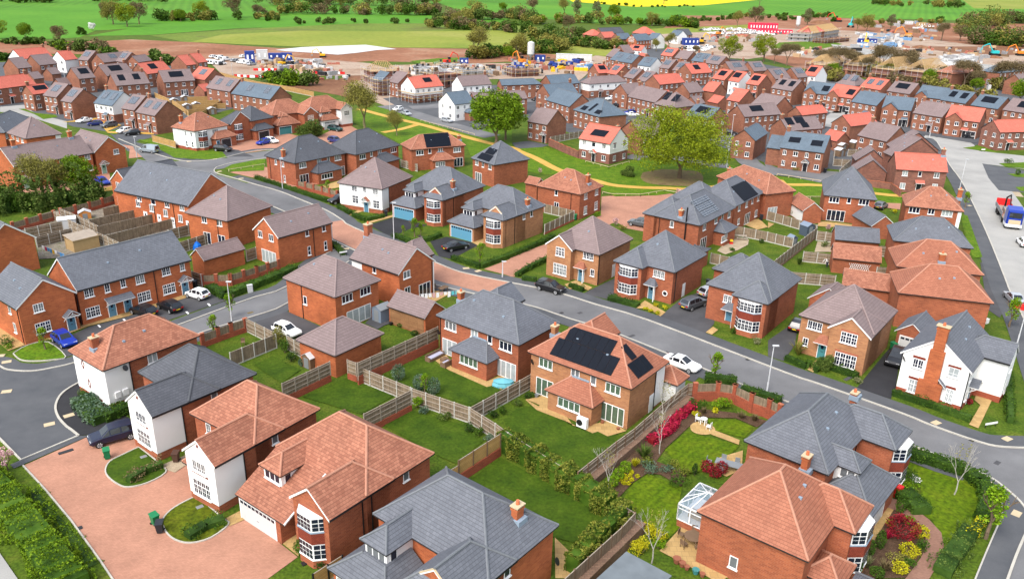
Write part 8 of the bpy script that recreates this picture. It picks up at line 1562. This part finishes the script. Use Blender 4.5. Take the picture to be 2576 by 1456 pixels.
for s in(-1,1): b=MB(); b.box(-.95,-.15,.4,.95,.15,.45,'timber_grey'); b.box(-.8,-.05,0,-.72,.05,.4,'timber_grey'); b.box(.72,-.05,0,.8,.05,.4,'timber_grey'); tag(b.build('bench',None,(q.x,q.y+s*.75,.05),R(-10)),('far' if s>0 else 'near')+' side bench of the grey picnic table','bench')
q=table(('12',1820,130),1.6,.9,'timber_brown','brown garden table beside the washing line'); chair(at(('12',1735,110)),.5,'timber_brown','brown garden chair left of the washing line table'); chair(at(('e',1000,250)),.3,'timber_brown','wire backed chair on the small round patio')
def sofa(p,w,rz,label):
 q=at(p); r=thing('rattan_sofa',label,'sofa',(q.x,q.y,.05),rz); b=MB(); b.box(-w/2,-.4,0,w/2,.4,.35,'timber_brown'); b.box(-w/2,.28,.35,w/2,.4,.75,'timber_brown'); b.box(-w/2,-.4,.35,-w/2+.12,.28,.6,'timber_brown'); b.box(w/2-.12,-.4,.35,w/2,.28,.6,'timber_brown'); b.build('frame',r); b=MB(); b.box(-w/2+.13,-.38,.35,w/2-.13,.27,.47,'cushion'); b.build('cushion',r)
plain('cushion',(.36,.36,.46),.9); sofa(('12',1735,775),2.6,G52+R(0),'rattan sofa with lilac grey cushions below the brick based fence'); sofa(('12',1850,845),1.4,G52+R(180),'small rattan sofa against the rear bay wall'); b=MB(); b.box(-.45,-.35,0,.45,.35,.4,'timber_brown'); q=at(('12',1830,800)); tag(b.build('footstool',None,(q.x,q.y,.05),G52),'rattan footstool between the two rattan sofas','footstool')
plain('blue_cover',(.12,.36,.43),.6); b=MB(); b.lathe([(1.3,0),(1.35,.2),(1.15,.6),(1.2,.75),(.5,.95),(.1,1.05)],'blue_cover',9); q=at(('12',2400,1040)); o=b.build('furniture_cover',None,(q.x,q.y,.05)); o.scale=(1,.6,.85); tag(o,'turquoise cover draped over garden furniture beside the patio doors','cover')
def heatpump():
 a,z=n9.onface('L',('f',2055,290),-1.9); q=at(('f',2060,305)); r=thing('heat_pump','white heat pump unit with a black fan on the patio','heat pump',(q.x,q.y,.05),G52-math.pi/2); b=MB(); b.box(-.6,-.22,.12,.6,.22,1.25,'upvc_white'); b.build('casing',r); b=MB(); b.tube((-.22,-.225,.68),(-.22,-.25,.68),.36,.36,'black_plastic',16); b.build('fan',r)
heatpump()
plain('shed_blue',(.16,.20,.26),.6); plain('shed_dark',(.06,.08,.11),.6); plain('shed_orange',(.50,.20,.05),.8)
shed(('12',1225,400),1.7,2.0,1.9,G52-1.57,'shed_blue','blue grey metal shed with a small solar panel roof beside the orange house'); shed(('31',370,1030),1.9,1.8,1.9,.5,'shed_dark','larger dark blue shed above the block wall',roof='shed_blue'); shed(('31',225,1140),1.3,1.2,1.6,.4,'shed_dark','smaller dark blue shed below the larger one',roof='shed_blue'); shed(('01',830,870),2.0,1.5,1.2,.5,'shed_orange','small orange timber shed with pale roof in the terrace gardens',roof='steel_pale'); shed(('12',545,850),1.5,1.6,1.5,G52-1.57,'timber_brown','timber playhouse with a pale curved roof beside the hipped garage',roof='steel_pale',cat='playhouse',name='playhouse')
for t,x,y,l in (('31',830,190,'upper grey roofed timber shed by the coral garage'),('31',710,215,'middle grey roofed timber shed by the coral garage'),('31',690,265,'lower grey roofed timber shed by the coral garage'),('00',1800,990,'grey roofed shed in the middle of the new timber fences'),('00',1695,1020,'grey roofed shed at the left of the new timber fences'),('00',1910,1060,'grey roofed shed in the lower plots, right one'),('00',1820,1075,'grey roofed shed in the lower plots, left one'),('00',2060,1110,'grey roofed shed beside the dark slate roof')): shed((t,x,y),2.4,1.8,1.7,.6,'timber_brown',l,roof='steel_pale')
q=at(('01',660,965)); r=thing('storage_box','large white plastic storage unit in the terrace garden','storage box',(q.x,q.y,0),.5); b=MB(); b.box(-1.4,-.8,0,1.4,.8,1.7,'steel_pale'); b.build('body',r); b=MB(); b.slab([(-1.5,-.9,1.85),(1.5,-.9,1.85),(1.5,.9,1.95),(-1.5,.9,1.95)],.12,'upvc_white','upvc_white'); b.build('lid',r)
q=at(('01',810,1160)); r=thing('lean_to_shelter','timber lean-to shelter with slatted grey roof in the terrace gardens','shelter',(q.x,q.y,0),G52); b=MB(); b.slab([(-2.2,-1.6,2.1),(2.2,-1.6,2.1),(2.2,1.6,2.5),(-2.2,1.6,2.5)],.1,'timber_grey','timber_new'); b.build('roof',r); b=MB(); b.box(-2.0,-1.4,0,2,-1.35,1.9,'timber_new'); b.box(-2.0,-1.4,0,-1.95,1.4,1.9,'timber_new'); b.build('board_panel',r)
for s in ((2,-1.4),(2,1.4),(-2,1.4)): b=MB(); b.box(-.06,-.06,0,.06,.06,2.3,'timber_new'); b.build('post',r,(s[0],s[1],0))
q=at(('01',1910,1160)); plain('tent_blue',(.0,.14,.6),.6); b=MB(); b.lathe([(.9,0),(.75,.6),(.3,1.1),(.05,1.2)],'tent_blue',7); tag(b.build('play_tent',None,(q.x,q.y,0)),'small bright blue tent beside the gabled garage','tent')
def washing(p0,p1,h,cols,label):
 a,c=at(p0,h),at(p1,h); r=thing('washing_line',label,'washing line',(a.x,a.y,0),0); d=c-a; d.z=0; L=d.length; t=d/L; b=MB(); b.tube((0,0,0),(0,0,h),.03,.03,'steel_pale',5); b.build('post',r); b=MB(); b.tube((0,0,0),(0,0,h),.03,.03,'steel_pale',5); b.build('post',r,(d.x,d.y,0)); b=MB(); b.tube((0,0,h),(d.x,d.y,h),.012,.012,'steel_pale',3); b.build('line',r); rn=random.Random(3)
 for i,k in enumerate(cols):
  nm='cloth%d'%i; m='wash_%s'%k;
  if m not in M: plain(m,dict(w=(.75,.75,.78),b=(.05,.2,.45),t=(.1,.45,.5),r=(.35,.02,.08),y=(.6,.35,.03),g=(.2,.22,.3),p=(.6,.35,.35))[k],.9)
  u=L*(i+.3)/len(cols); w_=L/len(cols)*.75; hh=rn.uniform(.45,.95); b=MB(); p,q=t*u,t*(u+w_); n_=Vector((-t.y,t.x,0))*.05
  b.poly([(p.x,p.y,h-hh),(q.x,q.y,h-hh*.9),(q.x,q.y,h),(p.x,p.y,h)],m); b.poly([(p.x+n_.x,p.y+n_.y,h),(q.x+n_.x,q.y+n_.y,h),(q.x+n_.x,q.y+n_.y,h-hh*.9),(p.x+n_.x,p.y+n_.y,h-hh)],m); b.poly([(p.x,p.y,h),(q.x,q.y,h),(q.x+n_.x,q.y+n_.y,h),(p.x+n_.x,p.y+n_.y,h)],m); tag(b.build('garment',None,(a.x,a.y,0)),{'w':'white','b':'blue','t':'teal','r':'dark red','y':'yellow','g':'grey','p':'pink'}[k]+' garment hanging on '+label.split(' with ')[0],'laundry','laundry on '+label.split(' with ')[0])
washing(('12',1590,150),('12',1960,115),1.7,'wwwpwpwwtt','the patio washing line with pale clothes behind the slatted garage'); washing(('01',400,1130),('01',620,1215),1.6,'wrbbywgbb','the terrace garden washing line with colourful clothes')
plain('pot_clay',(.25,.09,.05),.7); plain('pot_teal',(.05,.2,.2),.4)
for t,x,y,s,m,l in (('23',1597,1300,.32,'pot_clay','large round brown pot, first in the patio row'),('23',1650,1335,.27,'pot_clay','square brown pot, second in the patio row'),('23',1695,1365,.22,'pot_clay','small brown pot, third in the patio row'),('23',1780,1405,.28,'pot_teal','teal glazed pot in the patio row'),('23',1845,1435,.22,'pot_clay','brown pot just right of the teal pot'),('f',1712,70,.25,'metal_grey','grey pot with a small plant by the rear doors'),('f',2215,270,.2,'pot_clay','clay pot left of the wide patio doors'),('f',2335,320,.18,'pot_clay','clay pot right of the wide patio doors'),('12',1310,450,.25,'black_plastic','black pot on the grey patio'),('11',2410,880,.2,'black_plastic','black pot by the second blue garage')):
 b=MB(); b.lathe([(s*.7,0),(s,.5*s*2.6),(s*1.08,s*1.5),(s*.85,s*1.45)],m,10); q=at((t,x,y)); tag(b.build('plant_pot',None,(q.x,q.y,.05)),l,'plant pot')
b=MB(); b.box(-.3,-.3,0,.3,.3,.3,'red_plastic'); b.box(-.25,-.25,.5,.25,.25,.75,'yellow_plate'); b.box(-.25,-.25,.3,-.2,-.2,.5,'red_plastic'); b.box(.2,.2,.3,.25,.25,.5,'red_plastic'); q=at(('21',2125,1120)); tag(b.build('toy_car',None,(q.x,q.y,.05)),'red and yellow toy car by the picnic terrace','toy car')
fb=House('flat grey felt roofed outbuilding at the bottom edge below the birch','outbuilding','outbuilding',4,None,6.5,he=2.7,ax='u',wall='tb',roof='sl',rot=R(50),anchor=(('23',1110,1185),2.7,(6.5,4)),main=False)
b=MB(); b.prism([(0,0),(6.5,0),(6.5,4),(0,4)],2.57,2.7,'felt'); b.build('roof',fb.root); b=MB(); b.prism([(.15,.15),(6.35,.15),(6.35,3.85),(.15,3.85)],-.2,2.57,'brick_tan'); b.build('wall',fb.root)
person(('31',570,1345),('white',(.7,.7,.7)),('navy',(.02,.02,.05)),'person in a white top bending over the garden lawn','bend',rz=-1.2); person(('30',587,1085),('red',(.5,.02,.03)),('dark',(.03,.03,.04)),'person in red standing outside the coral dark garage house');
for x,y,l in ((470,392,'worker in orange vest, left of the pair by the scaffolding'),(490,388,'worker in orange vest, right of the pair by the scaffolding'),(622,420,'worker in orange vest by the bright grass mound')): person(('30',x,y),('hiviz',(.75,.22,.02)),('dark',(.03,.03,.04)),l)
# ---------------------------------------------------------------- building site
rs=random.Random(11)
for k,c in dict(pallet_white=(.5,.5,.5),pallet_grey=(.28,.28,.29),pallet_brick=(.35,.12,.08),pallet_blue=(.12,.24,.42),container_blue=(.015,.04,.22),cabin_red=(.65,.02,.06),pallet_timber=(.42,.29,.17),digger_yellow=(.75,.4,.01),digger_teal=(.02,.4,.42),digger_orange=(.7,.2,.02),digger_red=(.6,.04,.02)).items(): plain(k,c,.6,var=.12,vs=1)
NS=[0]; SM=MB()
def pile(t,x0,y0,x1,y1,n,mats,s=1.0):
 for _ in range(int(n*1.9)):
  x,y=rs.uniform(x0,x1),rs.uniform(y0,y1); q=at((t,x,y)); m=rs.choice(mats); b=MB(); w_,d_,h_=rs.uniform(.6,1.3)*s,rs.uniform(.5,1.0)*s,rs.uniform(.5,1.3)*s
  for a in range(rs.choice((1,2,3))): b.box(a*w_*1.05,0,0.1,a*w_*1.05+w_,d_,.1+h_*rs.uniform(.7,1),m); b.box(a*w_*1.05-.02,-.02,0,a*w_*1.05+w_+.02,d_+.02,.1,'timber_new')
  NS[0]+=1
  if NS[0]%2 and NS[0]<560:
         o=b.build('material_stack',None,(q.x,q.y,.05),rs.uniform(0,3)); tag(o,'wrapped building material stacked on pallets on the building site','building materials','pallet stacks on the building site')
  else:
         i=len(SM.v); z=rs.uniform(0,3); c_,s_=math.cos(z),math.sin(z); SM.v+=[(q.x+v[0]*c_-v[1]*s_,q.y+v[0]*s_+v[1]*c_,v[2]+.05) for v in b.v]; SM.f+=[tuple(i+k for k in f) for f in b.f]; SM.m+=[SM.mi(b.ms[k]) for k in b.m]
A_=['pallet_white','pallet_grey','pallet_grey','pallet_timber','pallet_brick','timber_brown','fascia_dark']
pile('10',0,600,700,700,42,A_,1.6); pile('10',520,700,900,790,14,A_,1.5); pile('10',1500,650,2480,740,50,A_,1.7); pile('20',0,600,760,720,46,A_+['pallet_blue','container_blue','digger_yellow'],1.8); pile('20',1900,350,2480,420,26,A_,2.0); pile('30',850,340,1300,470,40,['pallet_white','pallet_blue','pallet_grey'],2.2); pile('30',300,480,900,570,26,A_+['pallet_timber'],1.8); pile('30',1700,560,2100,640,26,['pallet_grey','pallet_white'],1.8); pile('30',1100,230,1700,420,24,A_+['pallet_blue'],2.2); pile('30',1300,470,2480,560,22,A_,1.6); pile('30',2100,820,2480,880,10,A_,1.6); pile('20',1650,400,1900,440,8,A_,2)
tag(SM.build('building_materials'),kind='stuff')
def box_(name,t,p,w,d,h,m,label,cat,rz=.3,z=0,n=0):
 q=at((t,)+p); r=thing(name,label,cat,(q.x,q.y,z),rz); b=MB(); b.box(-w/2,-d/2,0,w/2,d/2,h,m); b.build('body',r); b=MB()
 for i in range(max(2,int(w/2.2))): x=-w/2+w*(i+.5)/max(2,int(w/2.2)); q2=MB(); q2.box(x-.4,-d/2-.04,h*.4,x+.4,-d/2,h*.75,'upvc_white'); q2.build('window',r)
 b.box(-w/2-.05,-d/2-.05,h,w/2+.05,d/2+.05,h+.12,m); b.build('roof',r); return r
box_('site_container','00',(2430,620),4,3,5.4,'container_blue','blue stacked container at the left site compound','container',.4); box_('site_cabin','10',(65,600),5,3,5.2,'pallet_white','white two storey site cabin at the left compound','cabin',.3); box_('site_container','10',(210,580),8,3,2.8,'container_blue','long blue container behind the left compound stacks','container',.2); box_('site_container','10',(300,590),5,3,3.4,'container_blue','blue container right end of the left compound','container',.2)
box_('site_container','20',(270,600),5,3,3,'container_blue','dark blue container beside the white silo','container',.2); box_('site_cabin','20',(600,590),18,3,3,'pallet_white','long white cabin row behind the central compound','cabin',-.1); box_('site_cabin','20',(2430,300),22,6,5.6,'cabin_red','red two storey site offices behind the parked vans','cabin',.0); box_('site_cabin','30',(60,330),26,3,2.9,'cabin_red','long red hoarding cabin in front of the site offices','cabin',-.05); box_('site_cabin','30',(1330,240),14,3,3,'pallet_white','white cabin row in the far right site','cabin',.1); box_('site_cabin','30',(1480,260),8,3,3.4,'timber_new','cream cabin beside the far white van','cabin',.2); box_('site_container','30',(960,425),12,3,3,'container_blue','blue container beside the yellow telehandler','container',.1); box_('site_container','10',(2020,620),4,2.4,2.4,'container_blue','small blue skip in front of the twiggy trees','container',.1); box_('site_container','20',(1730,440),10,4,4,'container_blue','blue containers next to the brick pallets','container',.2)
for t,x,y,h,l in (('20',180,600,9.5,'white cement silo in the central compound'),('30',285,285,10,'white and blue silo beside the red site offices')):
 q=at((t,x,y)); r=thing('silo',l,'silo',(q.x,q.y,0)); b=MB(); b.lathe([(.3,2),(1.7,3.6),(1.7,h-.6),(.8,h)],'pallet_white',14); b.build('tank',r)
 for k in range(4): b=MB(); a=k*1.57; b.tube((math.cos(a)*1.5,math.sin(a)*1.5,0),(math.cos(a)*1.5,math.sin(a)*1.5,3.6),.1,.1,'metal_grey'); b.build('leg',r)
def digger(t,p,m,label,rz=0,s=1.2):
 q=at((t,)+p); r=thing('excavator',label,'excavator',(q.x,q.y,0),rz); r.scale=(s,s,s); b=MB(); b.box(-1.2,-.9,1.0,1.4,.9,2.0,m); b.box(.5,-.85,2.0,1.4,0,3.0,'car_glass'); b.build('body',r)
 for y in(-1.1,1.1): b=MB(); b.tube((-1.4,y-.25,.45),(-1.4,y+.25,.45),.45,.45,'rubber',8); b.tube((1.4,y-.25,.45),(1.4,y+.25,.45),.45,.45,'rubber',8); b.box(-1.4,y-.25,.02,1.4,y+.25,.88,'rubber'); b.build('track',r)
 b=MB(); b.tube((1.2,.4,1.8),(3.0,.4,4.6),.22,.2,m); b.tube((3.0,.4,4.6),(5.2,.4,3.6),.2,.16,m); b.tube((5.2,.4,3.6),(5.8,.4,1.6),.16,.12,m); b.build('boom',r); b=MB(); b.slab([(5.3,0,1.6),(6.2,0,1.6),(6.2,.8,1.6),(5.3,.8,1.6)],.7,'metal_grey','metal_grey'); b.build('bucket',r)
for t,p,m,l,z,s in (('30',(2200,545),'digger_teal','teal excavator on the brown ground at the far right',3.0,1.5),('30',(2450,545),'digger_orange','orange excavator cut by the right edge',2.9,1.4),('30',(1360,370),'digger_orange','orange excavator in the middle of the right earth works',2.8,1.7),('30',(680,215),'digger_red','red excavator on the far ridge',2.6,1.8),('30',(800,270),'digger_teal','teal excavator near the timber roofs under construction',1.0,1.8),('30',(950,440),'digger_yellow','yellow telehandler with raised boom by the blue container',1.2,1.6),('20',(100,630),'digger_orange','orange excavator left of the cement silo',2.2,1.3),('10',(1850,630),'digger_red','red orange excavator on the block foundations',.6,1.2),('10',(250,650),'digger_yellow','yellow machine on the left site road',.6,1.1),('10',(650,560),'digger_yellow','yellow telehandler with boom over the left stacks',3.3,.9),('20',(1820,430),'digger_yellow','yellow machine beside the blue containers',.4,1.4),('20',(2000,350),'digger_orange','orange machine among the brick pallets',.6,1.3)): digger(t,p,m,l,z,s)
def scaffold(h,label,top=6.0,levels=3):
 r=thing('scaffolding',label,'scaffolding',h.o,h.th); d=1.3; U,D=h.U,h.D
 P=MB(); L_=MB(); pts=[(x,-d) for x in [U*i/4 for i in range(5)]]+[(-d,y) for y in [D*i/4 for i in range(5)]]+[(U+d,y) for y in [D*i/4 for i in range(5)]]
 for x,y in pts: q=MB(); q.tube((0,0,0),(0,0,top+1),.05,.05,'steel_pale',4); q.build('pole',r,(x,y,0))
 for k in range(1,levels+1):
  z=top*k/levels
  for q in ((-d,-d,U+d,-.3),(-d,-d,-.3,D),(U+.3,-d,U+d,D)):
   b=MB(); b.box(q[0],q[1],z-.05,q[2],q[3],z,'timber_new'); b.build('platform',r)
  for zz in(z+.5,z+1): L_.tube((-d,-d,zz),(U+d,-d,zz),.035,.035,'steel_pale',3); L_.tube((-d,-d,zz),(-d,D,zz),.035,.035,'steel_pale',3)
 L_.build('rail',r)
def shell(t,B,Cc,D,label,roof=None,he=4.6,wall='brick_grey_red',rot=None):
 b_=at((t,)+B,he); c_=at((t,)+Cc,he)-b_; th=R(rot) if rot is not None else math.atan2(c_.y,c_.x); U=c_.length if rot is None else abs(c_.dot(Vector((math.cos(th),math.sin(th),0)))); h=type('S',(),{})(); h.o=Vector((b_.x,b_.y,0)); h.th=th; h.U=U; h.D=D
 r=thing('unfinished_house',label,'house under construction',h.o,th); b=MB(); w=.35
 for q in ((0,0,U,w),(0,D-w,U,D),(0,w,w,D-w),(U-w,w,U,D-w)): b.box(q[0],q[1],-.2,q[2],q[3],he,wall)
 b.build('wall',r)
 for i in range(3): o=MB(); x=U*(i+.5)/3; o.box(x-.5,-.02,1,x+.5,.02,2.2,'fascia_dark'); o.build('dark_opening_panel',r); o=MB(); o.box(x-.5,-.02,3.4,x+.5,.02,4.4,'fascia_dark'); o.build('dark_opening_panel',r)  # near-black panels on solid wall, the openings' inner shade put in as colour
 if roof=='timber':
  n=int(U/.7)
  for i in range(n+1):
   x=U*i/n; k=min(x,U-x,D/2);
   for s in(0,1):
    q=MB(); y0=0 if s==0 else D; y1=(k if s==0 else D-k); q.tube((x,y0,he),(x,y1,he+k*.9),.09,.09,'timber_new',4); q.build('rafter',r)
  q=MB(); q.box(0,0,he-.12,U,D,he-.05,'pallet_timber'); q.tube((D/2,D/2,he+D*.45),(U-D/2,D/2,he+D*.45),.12,.12,'timber_new',4)
  for a in((0,0),(0,D),(U,0),(U,D)): q.tube((a[0],a[1],he),(D/2 if a[0]==0 else U-D/2,D/2,he+D*.45),.1,.1,'timber_new',4)
  q.build('roof_frame',r)
 scaffold(h,'grey scaffolding round the '+label,he+.6,2); return h
use('30')
for B,Cc,D,l in (((560,640),(760,600),9,'leftmost timber framed roof behind the bare trees'),((930,650),(1130,610),9,'second timber framed roof behind the bare trees'),((1240,690),(1500,660),11,'third timber framed roof with a small lower gable'),((1530,710),(1790,680),11,'fourth timber framed roof beside the felted one')): shell('30',B,Cc,D,l,'timber')
shell('30',(1760,725),(2110,700),11,'wide brick house with brown felted roof under construction'); h=E('brown felted hipped roof of the house under construction',(1700,700),(1790,722),(2120,705),'u',roof='rd',wf='',end=HP,ch=0,dr=0)
shell('30',(200,330),(400,340),9,'grey block house under construction by the red offices',wall='pallet_grey'); shell('30',(430,330),(690,290),10,'second grey block house with timber roof by the red offices','timber',wall='pallet_grey'); shell('30',(560,390),(790,370),9,'low block walls in front of the far timber roofed house',he=2.4,wall='brick_grey_red'); E('pinkish coral hipped roof beside the far silo',(320,300),(400,318),(490,300),'u',roof='co',wf='',end=HP,ch=0,dr=0)
shell('10',(1105,700),(1390,690),8,'yellow boarded house shell behind the willow','timber',he=4.6); shell('10',(1750,740),(1990,720),9,'unfinished brick house behind the purple and white one'); shell('10',(2020,700),(2250,690),9,'block work shell right of the red excavator',he=2.6,wall='pallet_grey'); shell('10',(1540,690),(1700,690),8,'wrapped white foundations in the middle site',he=1.4,wall='pallet_white'); shell('10',(1760,640),(1960,650),9,'pale block foundations under the red excavator',he=1.6,wall='pallet_white'); shell('20',(20,690),(260,680),9,'low scaffolded shell left of the central compound',he=2.6)
use('10'); h=E('dark slate unfinished house wrapped in scaffolding beside the site road',(1110,775),(1210,795),(1330,770),'v',roof='sb',wf='',ch=0,dr=0,wall='gb'); scaffold(h,'dense grey scaffolding round the dark slate unfinished house',5.5,4)
for o in bpy.data.objects:
 if o.get('label','').startswith('white house with coral roof and a black solar panel wrapped'):
  k=type('S',(),{})(); k.o=Vector(o.location); k.th=o.rotation_euler.z; k.U=10.5; k.D=8.3; scaffold(k,'pale scaffolding round the white and coral house',3.4,2); break
for t,x0,y0,x1,y1,n in (('10',0,690,210,690,7),('10',600,720,870,725,9),('10',0,755,90,755,3),('00',2300,750,2480,760,6)):
 for i in range(n):
  q=at((t,x0+(x1-x0)*i/n,y0+(y1-y0)*i/n)); b=MB(); m='red_plastic' if i%2==0 else 'upvc_white'; b.prism([(-1,-.25),(1,-.25),(1,.25),(-1,.25)],0,.3,m); b.prism([(-1,-.12),(1,-.12),(1,.12),(-1,.12)],.3,1.0,m); tag(b.build('road_barrier',None,(q.x,q.y,.08),.1),'red or white plastic barrier in the site road rows','barrier','plastic barriers of the site road')
q=at(('30',1570,470)); b=MB(); b.tube((0,0,0),(0,0,7),.12,.1,'upvc_white')
for x,y,s,l in ((2190,565,5,'brown soil mound under the teal excavator'),(1480,470,6,'grey rubble mound beside the site road'),(500,230,9,'brown soil mound on the far ridge'),(760,500,4,'small soil mound among the far stacks')):
 q=at(('30',x,y)); b=MB(); b.lathe([(s,0),(s*.8,s*.12),(s*.45,s*.24),(s*.1,s*.3)],'brown_earth',12); tag(b.build('soil_mound',None,(q.x,q.y,0)),l,'mound')
